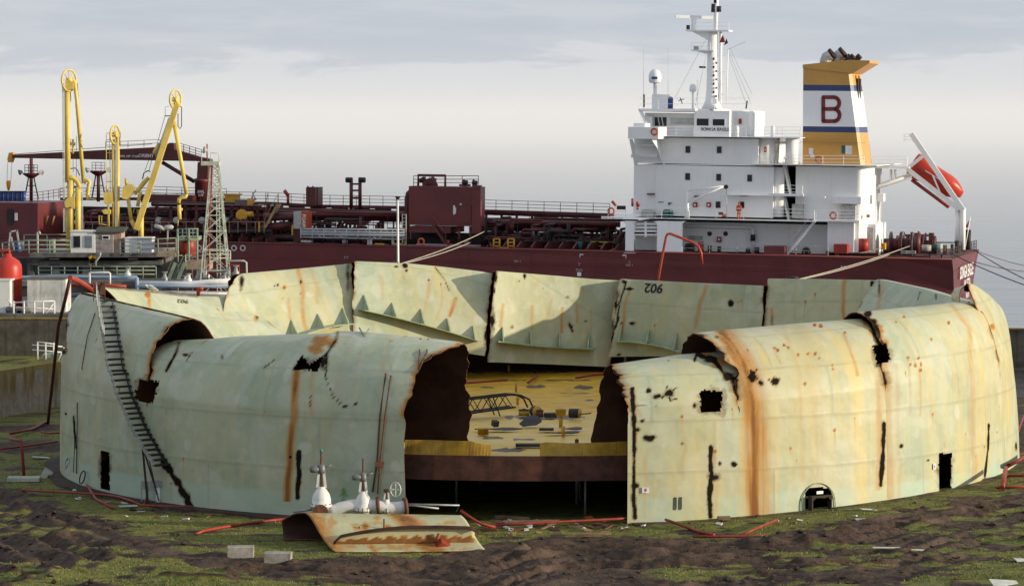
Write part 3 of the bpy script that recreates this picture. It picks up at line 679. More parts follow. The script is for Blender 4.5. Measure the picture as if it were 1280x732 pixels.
SIL_E = [(1200, 353), (1213, 354), (1222, 358), (1233, 365.5), (1245.5, 379), (1250, 395), (1253, 410), (1262, 440)]
E_, E_px, E_at = wall_panel(EDGE_E, 99, dict(phi=[65, 70, 78, 88, 99], rc=[2.1, 1.9, 1.5, 1.1, 0.9], rv=[0.25, 0.35, 0.5, 0.55, 0.5], zv=[6.6, 6.6, 6.4, 6.2, 6.0], re=[2.35, 2.2, 2.1, 2.0, 1.9], ze=[10.1, 9.9, 8.8, 7.6, 7.2], k1=[.33, .36, .5, .62, .62], d1=[.33, .3, .2, .12, .12], k2=[.33, .36, .5, .55, .55], k5=[.33, .3, .1, 0, 0]), SIL_E,
    holes=[([(1233, 461), (1246, 460), (1245.5, 484), (1234, 488)], 2)],
    soot=[(1233, 486, 5, 8, .85), (1240, 474, 9, 16, .5), (1270, 556, 2, 7, .7)], rust=[(1240, 408, 5, 5, .8), (1213, 362, 5, 4, .4)], rlines=[([(1216, 420), (1219, 520)], 4, .5), ([(1216, 357), (1238, 390), (1250, 420)], 3, .35), ([(1240, 488), (1242, 580)], 6, .4)], warm=1.0, jag=(0.2, 0), seed=79)
# ---- back: flaps seen from outside, hanging upside down
SIL_G = [(60, 357), (88, 357), (105, 356), (181, 363), (247, 370), (290, 371), (312, 378), (330, 383)]
G_, G_px, G_at = wall_panel(-98.5, ([0, 0.70, 0.85, 1], [-132.6, -132.6, -134.5, -138.5]), dict(phi=[-139, -130, -115, -98], rc=[2.0, 2.0, 1.8, 1.4], rv=[0.1] * 4, zv=[6.6] * 4, re=[6.4, 6.2, 5.6, 4.6], ze=[4.3, 4.3, 4.6, 5.2]), SIL_G, back=True,
    soot=[(313, 380, 3, 8, .7), (321, 395, 3, 6, .6)], lines=[([(120, 358), (181, 364), (247, 371)], 1.2, .5)], rust=[(184, 368, 5, 5, .9), (186, 376, 3, 8, .7), (320, 395, 4, 9, .5)], rlines=[([(186, 370), (188, 400)], 3, .7)], warm=0.55, jag=(0, 0.5), seed=91, tealz=0.3)
SIL_F = [(290, 343), (300, 342), (370, 336), (437, 329.6), (450, 328)]
F_, F_px, F_at = wall_panel(([0, 0.7, 0.85, 1], [-134.0, -134.0, -126.5, -119]), ([0, 0.70, 0.85, 1], [-152.5, -152.5, -150.6, -148.4]), dict(phi=[-154, -134], rc=[1.4, 1.2], rv=[0.05] * 2, zv=[7.2] * 2, re=[5.6, 5.0], ze=[4.6, 4.6]), SIL_F, back=True,
    soot=[(343, 357, 1.5, 2, .8), (347, 356, 1.5, 2, .8), (376, 352, 2, 3, .8), (302, 352, 4, 12, .7), (435, 345, 3, 20, .6)], rust=[(356, 359, 3.5, 4.5, 1.0), (353, 373, 1.5, 2, .8)], rlines=[([(372, 333), (378, 370), (383, 412)], 5, .65), ([(361, 372), (365, 400)], 4, .45), ([(390, 336), (398, 380)], 5, .35), ([(430, 372), (426, 400)], 4, .3)], warm=0.75, jag=(0.3, 0.15), seed=103, tealz=0.3)
SIL_H = [(430, 325.5), (440, 326), (510, 329), (560, 334), (600, 339), (617, 342), (630, 343)]
H_, H_px, H_at = wall_panel(([0, 0.7, 0.85, 1], [-152.3, -152.3, -150.2, -147.9]), ([0, 0.7, 0.85, 1], [-173.7, -173.7, -172.4, -171.2]), dict(phi=[-174, -163, -151], rc=[2.2, 2.3, 2.2], rv=[0.05] * 3, zv=[7.0] * 3, re=[5.6, 5.3, 5.0], ze=[4.2, 4.8, 5.4]), SIL_H, back=True,
    soot=[(437, 345, 3, 12, .8), (435, 370, 3, 10, .7), (495, 333, 3, 2, .9), (506, 332, 3.5, 3.5, .9), (536, 350, 2, 2, .8), (508, 338, 2, 2, .7), (612, 420, 7, 16, .95), (440, 388, 4, 5, .8)], lines=[([(544, 334), (556, 350), (562, 364)], 0.8, .7)], rust=[(610, 400, 4, 10, .6)], rlines=[([(568, 372), (562, 395)], 4, .8), ([(536, 352), (528, 400)], 5, .4), ([(552, 370), (546, 400)], 4, .35), ([(478, 345), (474, 380)], 5, .3), ([(505, 333), (505, 350)], 3, .4)], warm=0.75, jag=(0.25, 0.2), seed=117, tealz=0.2)
SIL_I = [(612, 338.5), (620, 338.5), (700, 345), (740, 348.5), (775, 350.5), (785, 351)]
I_, I_px, I_at = wall_panel(([0, 0.7, 0.85, 1], [-173.5, -173.5, -172.8, -171.9]), ([0, 0.7, 1], [-192.4, -192.4, -191.0]), dict(phi=[-193, -173], rc=[0.9, 4.2], rv=[0.05] * 2, zv=[7.0] * 2, re=[1.2, 4.9], ze=[3.3, 3.9]), SIL_I, back=True,
    soot=[(619, 345, 3, 10, .8), (617, 362, 2.5, 8, .7), (615, 402, 6, 12, .9), (714, 409, 2.5, 5, .95), (710, 371, 3, 2, .8), (656, 346, 2, 4, .8), (649, 352, 1, 3, .7), (640, 408, 3, 2, .6), (732, 401, 2, 2, .7)], lines=[([(711, 404), (716, 415)], 1.6, .95)], rlines=[([(630, 380), (625, 410)], 4, .6), ([(666, 382), (664, 412)], 3.5, .55), ([(704, 385), (701, 415)], 3.5, .7), ([(740, 385), (738, 415)], 3.5, .35), ([(722, 380), (722, 405)], 3, .5), ([(690, 375), (684, 400)], 4, .35)], warm=0.5, jag=(0.2, 0.12), seed=131, tealz=0.2)
SIL_J = [(775, 348), (784, 349), (860, 353), (953, 357), (965, 357)]
J_, J_px, J_at = wall_panel(([0, 0.7, 0.78, 0.85, 1], [-192.7, -192.7, -192.4, -191.9, -191.2]), ([0, 0.7, 1], [-215.6, -215.6, -216]), dict(phi=[-216, -192], rc=[2.2, 2.2], rv=[0.05] * 2, zv=[7.0] * 2, re=[2.7, 2.7], ze=[4.4, 4.1]), SIL_J, back=True,
    soot=[(770, 378, 2.5, 14, .8), (766, 410, 3, 14, .6), (787, 361, 6, 2, .9), (777, 404, 2, 2, .7), (790, 404, 5, 2.5, .8), (914, 379, 4, 5, .8), (780, 352, 3, 3, .8), (773, 443, 4, 3, .9)], lines=[([(762, 432), (772, 400), (774, 380), (783, 352)], 1.6, .8)], rlines=[([(786, 358), (781, 385), (778, 420)], 3, .7), ([(882, 356), (874, 385), (868, 412)], 5, .55), ([(930, 358), (924, 385)], 5, .35), ([(815, 380), (812, 410)], 4, .3)], warm=0.45, jag=(0.22, 0.12), seed=149, tealz=0.2)
SIL_K = [(945, 348), (955, 348), (1020, 348.5), (1091, 350), (1100, 350)]
K_, K_px, K_at = wall_panel(-215.9, ([0, 0.7, 1], [-236.2, -236.2, -235.6]), dict(phi=[-237, -215], rc=[1.9, 1.9], rv=[0.05] * 2, zv=[7.0] * 2, re=[2.6, 2.6], ze=[4.4, 4.4]), SIL_K, back=True,
    soot=[(956, 372, 1.2, 9, .7), (1090, 355, 3, 4, .9), (1088, 372, 1.5, 9, .7), (965, 400, 2, 8, .4)], lines=[([(1092, 352), (1085, 385)], 1.0, .7)], rlines=[([(996, 349), (993, 400)], 4, .35), ([(1056, 350), (1054, 398)], 4, .7), ([(1056, 350), (1052, 398)], 10, .25), ([(965, 384), (964, 408)], 4, .5)], warm=0.3, jag=(0.12, 0.15), seed=163, tealz=0.2)
SIL_L = [(1090, 348.5), (1100, 349), (1151, 360), (1189, 371), (1215, 378)]
L_, L_px, L_at = wall_panel(-236.6, -260.5, dict(phi=[-261, -236], rc=[1.6, 2.0], rv=[0.05] * 2, zv=[7.0] * 2, re=[4.6, 5.2], ze=[5.0, 4.6]), SIL_L, back=True,
    soot=[(1099, 360, 2, 10, .7), (1170, 372, 1.5, 6, .6)], lines=[([(1150, 365), (1147, 375)], 1, .6)], rlines=[([(1105, 352), (1098, 385)], 5, .5)], warm=0.25, jag=(0.15, 0.15), seed=177, tealz=0.2)

def tank_extras():
    # strip torn loose at the peak of the right hand sheet
    p = [E_at(66.5, .70), E_at(68.5, .70)]; r = 158.5
    q = [dp(1189.5, 375.5, 158.6), dp(1200, 377.5, 158.2)]
    a, b = dp(1206, 357.5, 159.4), dp(1214, 354.5, 159.3); V = []; n = 9
    for i in range(n):
        t = i / (n - 1); bow = np.array([-.25, -.1, .18]) * math.sin(t * math.pi)
        V += [a + (q[0] - a) * t + bow * (1 + .15 * math.sin(t * 19)), b + (q[1] - b) * t + bow]
    V = np.array(V); z = np.zeros(len(V))
    o = np_mesh('torn_strip', V - np.array([TC[0], TC[1], 0]), np.array([(2 * i, 2 * i + 1, 2 * i + 3, 2 * i + 2) for i in range(n - 1)]), [M_WALL, M_INNER, M_EDGE], {'warm': z + .8, 'rust': z + np.where(np.arange(len(V)) % 5 == 0, .5, 0), 'soot': z, 'teal': z, 'pale': z + .4, 'seam': z})
    o.parent = tank; m = o.modifiers.new('plate', 'SOLIDIFY'); m.thickness = .05; m.material_offset_rim = 2; m.offset = 0
    # foundation ring
    mb = MB(); n = 160
    for i in range(n):
        a0, a1 = 2 * math.pi * i / n, 2 * math.pi * (i + 1) / n; f = lambda a, r, z: (TC[0] + r * math.sin(a), TC[1] - r * math.cos(a), z)
        w0, w1 = (27.0 + .25 * math.sin(a * 23) * math.sin(a * 7) for a in (a0, a1))
        if -14.5 < math.degrees((a0 + math.pi) % (2 * math.pi) - math.pi) < 8.6: continue
        mb.add([f(a0, TR - .5, .14), f(a1, TR - .5, .14), f(a1, w1, .10), f(a0, w0, .10), f(a1, w1 + .1, -.1), f(a0, w0 + .1, -.1)], [(0, 3, 2, 1), (3, 5, 4, 2)])
    mb.build('foundation_ring', mat('rusty foundation ring', (.045, .026, .017), .9, var=.6, scale=1.2, bump=.5), tank)
tank_extras()
# ------------------------------------------------------------------ things fixed to the tank
M_GREEN = mat('pale green girder paint', (0.33, 0.40, 0.27), 0.55, var=0.3, scale=1.0, rust=0.35, streak=0.3, dirt=(0.2, 0.12, 0.05))
M_RUSTP = mat('rusty pipe', (0.13, 0.055, 0.032), 0.8, var=0.4, scale=4)
M_BLACK = mat('black painted steel', (0.018, 0.017, 0.017), 0.6, var=0.3)
M_GREY = mat('galvanised steel', (0.33, 0.34, 0.33), 0.5, 0.3, var=0.25, scale=3, rust=0.15)
M_WHITE = mat('white gloss paint', (0.74, 0.74, 0.72), 0.4, var=0.08, scale=0.6, rust=0.03, streak=0.2, dirt=(0.35, 0.25, 0.15))
M_RED = mat('red pipe paint', (0.27, 0.034, 0.020), 0.5, var=0.35, scale=2, rust=0.25, rust_col=(0.09, 0.03, 0.02))
M_ORANGE = mat('orange hose', (0.34, 0.040, 0.020), 0.45, var=0.25, scale=2)
M_TAN = mat('scrap timber', (0.20, 0.13, 0.075), 0.85, var=0.45, scale=3)
M_CONC = mat('weathered concrete', (0.36, 0.335, 0.29), 0.9, var=0.35, scale=2, bump=0.5, streak=0.5, dirt=(0.08, 0.075, 0.05))

def inward(P): return unit(np.array([TC[0] - P[0], TC[1] - P[1], 0]))
def girder(at, pts, label=None, width=0.9):
    """stiffening shelf and gussets on a hanging flap; pts = photo positions of the gusset tops"""
    W0 = [at(x, y + 17)[0] for x, y in pts]; top = [at(x, y - 1)[0] for x, y in pts]
    t = MB(); n = len(W0); st = []
    for k in range(n - 1):
        for j in range(6): st.append(at(pts[k][0] + (pts[k + 1][0] - pts[k][0]) * j / 6, 17 + pts[k][1] + (pts[k + 1][1] - pts[k][1]) * j / 6)[0])
    st.append(W0[-1]); st.insert(0, W0[0] + (W0[0] - st[1]) * 1.5); st.append(st[-1] + (st[-1] - st[-2]) * 2.0)
    st = np.array(st); tq = np.linspace(0, 1, len(st)); st = np.stack([np.polyval(np.polyfit(tq, st[:, k], 2), tq) for k in range(3)], 1)
    st = [p - inward(p) * 0.15 for p in st]
    v = []
    for p in st:
        q = p + inward(p) * (width + 0.15); v += [p, q, q + np.array([0, 0, -0.05]), p + np.array([0, 0, -0.05])]
    f = []
    for i in range(len(st) - 1):
        for j in range(4): f.append((4 * i + j, 4 * i + (j + 1) % 4, 4 * i + 4 + (j + 1) % 4, 4 * i + 4 + j))
    f += [(0, 1, 2, 3), (4 * len(st) - 1, 4 * len(st) - 2, 4 * len(st) - 3, 4 * len(st) - 4)]
    t.add(v, f); g = t.build('stiffening_girder', M_GREEN, tank)
    for w, u in zip(W0, top):
        i = inward(w); d = unit(np.cross(i, (0, 0, 1))) * 0.035; m = MB()
        m.prism([w - i * 0.2 - d + (0, 0, 0.003), w + i * (width - 0.06) - d + (0, 0, 0.003), u + i * 0.05 - d, u - i * 0.2 - d], d * 2)
        b = m.build('gusset', M_GREEN, g, org=ORG[tank.name])
girder(F_px, [(363, 401), (397, 392), (428, 386)])
girder(H_px, [(455, 370), (490, 379), (526, 387), (559, 397), (592, 407)])
girder(I_px, [(628, 409), (663, 413), (700, 416), (737, 417)])
girder(J_px, [(777, 407), (812, 411.5), (846, 417)])

def wall_text(at, x, y, txt, size, m, dz=0.03):
    c, _ = at(x, y); c1, _ = at(x + 3, y); c2, _ = at(x, y + 3)
    up = unit(c2 - c); r = unit(c - c1); n = unit(np.cross(r, up))
    mb = MB(); text_on(mb, txt, size, c + n * dz, r, up, 0.004, 1.0); return mb.build('painted_number', m, tank)
wall_text(J_px, 817, 359.5, '902', 0.82, mat('black stencil paint', (0.02, 0.02, 0.02), 0.7))
wall_text(G_px, 228, 377, '902', 0.75, mat('faded stencil paint', (0.09, 0.085, 0.05), 0.8))

# flight of stairs climbing the left wall
def stairs():
    path = [(204, 579), (192, 560), (181, 540), (171, 519), (162, 497), (154, 474), (148, 451), (143.5, 428), (140, 405), (137, 384), (136, 375)]
    L_ = np.cumsum([0] + [math.dist(a, b) for a, b in zip(path[:-1], path[1:])])
    par = tank
    pos = []
    N_ = 31
    for i in range(N_):
        s = L_[-1] * i / (N_ - 1); x = np.interp(s, L_, [p[0] for p in path]); y = np.interp(s, L_, [p[1] for p in path])
        p, n = min((A_px(x + 7, y), B_px(x + 7, y)), key=lambda q: np.hypot(proj(q[0])[0] - x - 7, proj(q[0])[1] - y)); pos.append((p, n))
    inner, outer = MB(), MB()
    a = [p + n * 0.12 for p, n in pos]; b = [p + n * 0.95 for p, n in pos]
    s = None
    inn = MB(); 
    for q0, q1 in zip(a[:-1], a[1:]): inn.bar(q0, q1, 0.04, 0.16)
    st = inn.build('staircase', M_BLACK, tank)
    out = MB()
    for i, (q0, q1) in enumerate(zip(b[:-1], b[1:])):
        out.bar(q0, q1, 0.05, 0.10); m = (q0 + q1) / 2
        if i % 1 == 0: out.bar(q1 + (0, 0, 0.02), np.array([q0[0], q0[1], q1[2] - 0.02]) , 0.06, 0.05)
    out.build('stringer', M_GREY, st, org=ORG[tank.name])
    rail = MB(); rail.tube([q + (0, 0, 0.95) for q in b[22:]], 0.025, 5)
    for q in b[22:]: rail.tube([q, q + (0, 0, 0.95)], 0.02, 4)
    rail.build('handrail', M_GREY, st, org=ORG[tank.name])
    me = None
    for i, (p, n) in enumerate(pos):
        tdir = unit(np.cross(n, (0, 0, 1)))
        if me is None:
            m = MB(); m.box((0.03, -0.14, -0.06), (0.94, 0.14, 0.03)); tr = m.build('tread', M_BLACK, st, org=(0, 0, 0)); me = tr.data
        else: tr = bpy.data.objects.new('tread', me); COL.objects.link(tr); tr.parent = st
        tr.location = tuple(p - np.array(ORG[tank.name])); tr.rotation_euler = (0, 0, math.atan2(n[1], n[0]))
    # top landing frame, legs and bracing under the lowest flight
    lp, ln = A_px(137, 376); f = MB()
    for d in (0.25, 0.85):
        f.tube([lp + ln * d, lp + ln * d + (0, 0, 1.1)], 0.025, 5)
    f.bar(lp + ln * 0.25 + (0, 0, 1.08), lp + ln * 0.9 + (0, 0, 1.08), 0.05, 0.05); f.bar(lp + ln * 0.2 + (-0.2, 0.2, 0.3), lp + ln * 0.6 + (0.2, 0.2, .95), 0.3, 0.05)
    f.build('landing_frame', M_RUSTP, st, org=ORG[tank.name])
    leg = MB(); (p, n), (q, n2) = pos[4], pos[2]
    g = p + n * 0.9; leg.bar(g, (g[0] + 0.25, g[1], 0.02), 0.1, 0.1); g2 = q + n2 * 0.95
    leg.bar(p + n * 0.9, (g2[0] + 0.5, g2[1] - 0.1, 0.6), 0.06, 0.06); leg.bar(q + n2 * 0.9, (g2[0] + 0.55, g2[1], 0.3), 0.05, 0.05)
    leg.build('support_leg', M_BLACK, st, org=ORG[tank.name])
stairs()
# pipes strapped to the left sheet, cable, doorway arch, pockets
def on(at, pts, off): return [at(x, y)[0] + at(x, y)[1] * off for x, y in pts]
for pts, r in (([(527, 423), (526, 440), (525, 464)], 0.035), ([(536, 423), (534, 440), (532, 464)], 0.035), ([(484, 466), (476, 520), (471, 575), (466, 614)], 0.04), ([(490, 468), (482, 520), (476, 575), (473, 616)], 0.04)):
    MB().tube(on(B_px, pts, 0.09), r, 6).build('wall_pipe', M_RUSTP, tank)
MB().cbox(on(B_px, [(475, 580)], 0.12)[0], (0.35, 0.2, 0.25)).build('junction_box', M_RUSTP, tank)
for pts, r in (([(450, 413), (456, 420), (462, 414)], 0.05),):
    MB().tube([p + (0, 0, 0.18 * (i != 1)) for i, p in enumerate(on(B_px, pts, 0.05))], r, 5).build('lifting_lug', M_GREEN, tank)
def cable(pts, r, at, name='cable', off=0.08):
    return MB().tube(on(at, pts, off), r, 5).build(name, M_BLACK, tank)
cable([(127, 374), (119, 395), (111, 420), (104, 460), (98, 505), (95.5, 545), (94, 590)], 0.025, A_px)
cable([(99, 502), (98.5, 545), (97, 592)], 0.03, A_px)
cable([(84, 516), (85.5, 545), (87, 575)], 0.045, A_px)
def arch():
    c, n = D1_px(1022, 640); r = unit(np.cross(n, (0, 0, 1))) * -1
    if r[0] < 0: r = -r
    c = np.array([c[0], c[1], 0.0]); m = MB()
    fr = 1.0
    pl = [c + r * math.cos(a) * fr * (1.0 if abs(math.cos(a)) < .98 else 1.0) + np.array([0, 0, 0.55 + 1.05 * math.sin(a)]) for a in np.linspace(0, math.pi, 15)]
    pl = [c + r * fr] + pl + [c - r * fr]
    m.tube([p + n * 0.04 for p in pl], 0.03, 5); ar = m.build('reinforcing_arch', M_GREEN, tank)
    f = MB()
    for s in (-1, 1): f.bar(c + r * 0.56 * s + n * 0.2 + (0, 0, 0.05), c + r * 0.56 * s + n * 0.2 + (0, 0, 0.95), 0.07, 0.3, up=n)
    f.bar(c + r * -0.6 + n * 0.2 + (0, 0, 0.98), c + r * 0.6 + n * 0.2 + (0, 0, 0.98), 0.3, 0.07)
    f.bar(c + r * -0.6 + n * 0.2 + (0, 0, 0.08), c + r * 0.6 + n * 0.2 + (0, 0, 0.08), 0.3, 0.06)
    f.bar(c + r * -0.57 + n * 0.2 + (0, 0, 0.8), c + r * -0.35 + n * 0.2 + (0, 0, 0.98), 0.3, 0.06); f.bar(c + r * 0.57 + n * 0.2 + (0, 0, 0.8), c + r * 0.35 + n * 0.2 + (0, 0, 0.98), 0.3, 0.06)
    f.build('manway_frame', mat('burnt frame steel', (.045, .028, .022), .8, var=.5, scale=4), tank)
    MB().cbox(c + n * 0.3 - r * 0.1 + (0, 0, 1.18), (0.38, 0.02, 0.14), rz=math.atan2(r[1], r[0])).build('label_plate', M_WHITE, tank)
arch()
for x0 in (843, 850):
    p, n = C_px(x0, 629); MB().cbox(p + n * -0.08, (0.15, 0.22, 0.55), rz=math.atan2(n[0], -n[1]) * -1 if False else 0).build('wall_pocket', mat('pocket green', (0.10, 0.12, 0.09), 0.7), tank)
def plate(at, x, y, w, h, txt, col=(0.55, 0.05, 0.04)):
    p, n = at(x, y); r = unit(np.cross((0, 0, 1), n)); m = MB()
    m.bar(p - r * w / 2 + n * 0.06, p + r * w / 2 + n * 0.06, 0.02, h); s = m.build('warning_plate', mat('white plate', (0.72, 0.72, 0.72), 0.4), tank)
    t = MB(); text_on(t, txt, h * 0.75, p + n * 0.085, r, (0, 0, 1), 0.003); t.build('lettering', mat('red lettering', col, 0.5), s, org=ORG[tank.name])
plate(C_px, 807, 611.5, 0.34, 0.27, '8'); plate(D2_px, 1167, 582, 0.2, 0.28, '1', (0.1, 0.1, 0.12))
def graffito():
    p, n = B_px(429, 616); r = unit(np.cross((0, 0, 1), n)); u = np.array([0, 0, 1.0]); m = MB(); q = p + n * 0.05
    for a, b in (((-.15, .1), (0, .28)), ((0, .28), (.15, .1)), ((-.2, -.1), (0, .1)), ((0, .1), (.2, -.1)), ((0, .28), (0, -.3)), ((-.12, -.3), (.12, -.3))):
        m.bar(q + r * a[0] + u * a[1], q + r * b[0] + u * b[1], 0.02, 0.03, up=n)
    m.build('spray_mark', mat('green spray paint', (0.16, 0.42, 0.05), 0.7), tank)
graffito()

# ------------------------------------------------------------------ floating roof inside
RZ = 3.0
def roof_mat():
    m, N, L, b = node_mat('yellow roof deck paint'); x = NX(N, L)
    sun_tint, soot = x.attr('sun_tint'), x.attr('soot'); n1 = x.noise(0.3, 6); n2 = x.noise(1.5, 8, 0.7, scale=(0.5, 1, 1)); n3 = x.noise(5, 6, 0.7)
    c = x.mix(x.ramp(n2, 0.35, 0.65), (0.46, 0.25, 0.014), (0.66, 0.40, 0.032))
    wn = x.math('ADD', sun_tint, x.math('MULTIPLY_ADD', n2, 1.2, -0.6)); c = x.mix(x.ramp(wn, 0.3, 0.8), c, (0.66, 0.455, 0.11))
    s = x.math('ADD', soot, x.math('MULTIPLY_ADD', n2, 0.9, -0.45)); c = x.mix(x.ramp(s, 0.28, 0.5, 0, 0.92), c, (0.045, 0.04, 0.032))
    c = x.mix(x.ramp(n3, 0.60, 0.75, 0, 0.5), c, (0.16, 0.10, 0.04))
    L.new(c, b.inputs['Base Color']); L.new(x.ramp(n1, 0.4, 0.6, 0.4, 0.65), b.inputs['Roughness']); b.inputs['Specular IOR Level'].default_value = 0.3
    x.bump(b, n1, 0.25, 0.15); return m
roof = thing('floating_roof', 'yellow floating roof lying inside the open tank with a brown rim', 'tank roof', (TC[0], TC[1], RZ))
def roof_deck():
    R = 24.9; xs = np.arange(-R, R + 0.01, 0.22); X, Y = np.meshgrid(xs, xs); r = np.hypot(X, Y)
    Z = 0.10 * (fbm(X * 0.28, Y * 0.28, 3, 3) - 0.5) - 0.10 * sst(24.4, 22, r)
    Z = np.where(r > 24.0, 0.02, Z)
    sc = np.where(r > R, R / np.maximum(r, 1e-6), 1); X2, Y2 = X * sc, Y * sc
    V = np.stack([X2, Y2, Z], -1); wx, wy = X + TC[0], Y + TC[1]
    px, py = proj(np.stack([wx, wy, Z + RZ], -1))
    sun_tint = sst(500, 530, py + 16 * (fbm(wx * 0.4, wy * 0.4, 8, 3) - 0.5)) * 0.75  # near deck turns creamier: its sunlight is put into the paint colour
    soot = ellipse_paint(px, py, [(650, 463, 50, 3, .9), (600, 462, 18, 4, .8), (700, 463, 30, 2.5, .9), (668, 483, 14, 2.5, .8), (610, 484, 12, 1.5, .6), (728, 484, 20, 3, .7), (700, 475, 40, 1.5, .5), (620, 493, 16, 1, .6), (680, 521, 56, 4, .8), (616, 547, 20, 2.5, .6), (655, 549, 22, 2, .6), (640, 562, 28, 3, .7), (690, 558, 30, 3, .4), (735, 500, 10, 2, .6), (720, 491, 25, 1.2, .5), (640, 475, 30, 1.2, .5)], 5)
    idx = np.arange(X.size).reshape(X.shape); q = np.stack([idx[:-1, :-1], idx[:-1, 1:], idx[1:, 1:], idx[1:, :-1]], -1)
    keep = ~((r[:-1, :-1] > R) & (r[:-1, 1:] > R) & (r[1:, 1:] > R) & (r[1:, :-1] > R))
    o = np_mesh('deck', V.reshape(-1, 3), q[keep], roof_mat(), {'sun_tint': sun_tint, 'soot': soot}); o.parent = roof; ORG[o.name] = ORG[roof.name]
    M_RIM = mat('rusted rim plate', (0.082, 0.030, 0.017), 0.8, var=0.6, scale=1.2, bump=0.35, streak=0.4, dirt=(0.02, 0.012, 0.01))
    M_YR = mat('yellow dam plate', (0.46, 0.27, 0.03), 0.5, var=0.3, scale=1.5, rust=0.2, streak=0.5, dirt=(0.12, 0.06, 0.02))
    m = MB(); k = 120; R2 = R + 0.02
    for i in range(k):
        a0, a1 = 2 * math.pi * i / k, 2 * math.pi * (i + 1) / k
        p = [(TC[0] + R2 * math.sin(a), TC[1] - R2 * math.cos(a)) for a in (a0, a1)]; pi_ = [(TC[0] + (R2 - .15) * math.sin(a), TC[1] - (R2 - .15) * math.cos(a)) for a in (a0, a1)]
        m.add([(*p[0], 1.95), (*p[1], 1.95), (*p[1], 3.12), (*p[0], 3.12), (*pi_[0], 3.12), (*pi_[1], 3.12)], [(0, 1, 2, 3), (3, 2, 5, 4)])
        m.add([(*p[0], 1.95), (*p[1], 1.95), (TC[0], TC[1], 1.95)], [(0, 2, 1)])
    m.build('pontoon_rim', M_RIM, roof)
    for px0, px1, tops in ((505, 613, [(0, .70), (.70, .72), (.78, .72), (.86, .60), (1, .52)]), (675, 792, [(0, .62), (.06, .68), (.3, .62), (.6, .66), (1, .70)])):
        m = MB(); n = 26; rr = R - 0.25
        aa = [math.asin(((px - 640) * 143.6 / F - TC[0]) / rr) for px in (px0, px1)]
        for i in range(n):
            f0, f1 = i / n, (i + 1) / n; a0, a1 = aa[0] + (aa[1] - aa[0]) * f0, aa[0] + (aa[1] - aa[0]) * f1
            h0, h1 = (np.interp(f, [t[0] for t in tops], [t[1] for t in tops]) for f in (f0, f1))
            lean = lambda f: 0.12 * math.sin(f * 7)
            q = []
            for (a, h, f) in ((a0, h0, f0), (a1, h1, f1)):
                for dr in (0, -0.03):
                    q.append((TC[0] + (rr + dr) * math.sin(a), TC[1] - (rr + dr) * math.cos(a), 3.02)); q.append((TC[0] + (rr + dr - lean(f)) * math.sin(a), TC[1] - (rr + dr - lean(f)) * math.cos(a), 3.08 + h))
            m.add(q, [(0, 4, 5, 1), (2, 3, 7, 6), (1, 5, 7, 3), (0, 2, 6, 4)] + ([(0, 1, 3, 2)] if i == 0 else []) + ([(4, 6, 7, 5)] if i == n - 1 else []))
        m.build('dam_plate', M_YR, roof)
    me = None
    for px, d in ((721, 150), (725, 151.5), (732, 146), (660, 160), (600, 158), (570, 150)):
        x = (px - 640) * d / F
        if me is None:
            lg = MB().tube([(0, 0, 0), (0, 0, 1.97)], 0.06, 7).build('roof_leg', M_GREY, roof, org=(0, 0, 0)); me = lg.data
        else: lg = bpy.data.objects.new('roof_leg', me); COL.objects.link(lg); lg.parent = roof
        lg.location = (x - TC[0], d - TC[1], -RZ)
    for px, py, h, r in ((645, 490, 0.55, 0.06), (647, 506, 0.7, 0.07), (636, 466, 0.5, 0.07), (704, 546, 0.55, 0.09)):
        p = gp(px, py, RZ - 0.05); g = MB().tube([p, p + (0, 0, h)], r, 8); g.lathe([(r * 1.5, h * .45), (r * 1.5, h * .55)], p, n=8); g.build('leg_sleeve', M_YR, roof)
    p = gp(701, 534, RZ - 0.05); MB().tube([p, p + (0, 0, .6)], 0.1, 8).lathe([(0.10, .55), (.26, .66), (.28, .92), (.30, .95), (.24, .95), (.2, .7)], p, n=16).build('vent_cup', M_YR, roof)
    p = gp(604, 543, RZ - 0.05); MB().lathe([(0.28, 0), (.28, .28), (.32, .28), (.32, .34), (.0, .34)], p, n=18).build('hatch', M_YR, roof)
    return M_YR
M_YR = roof_deck()
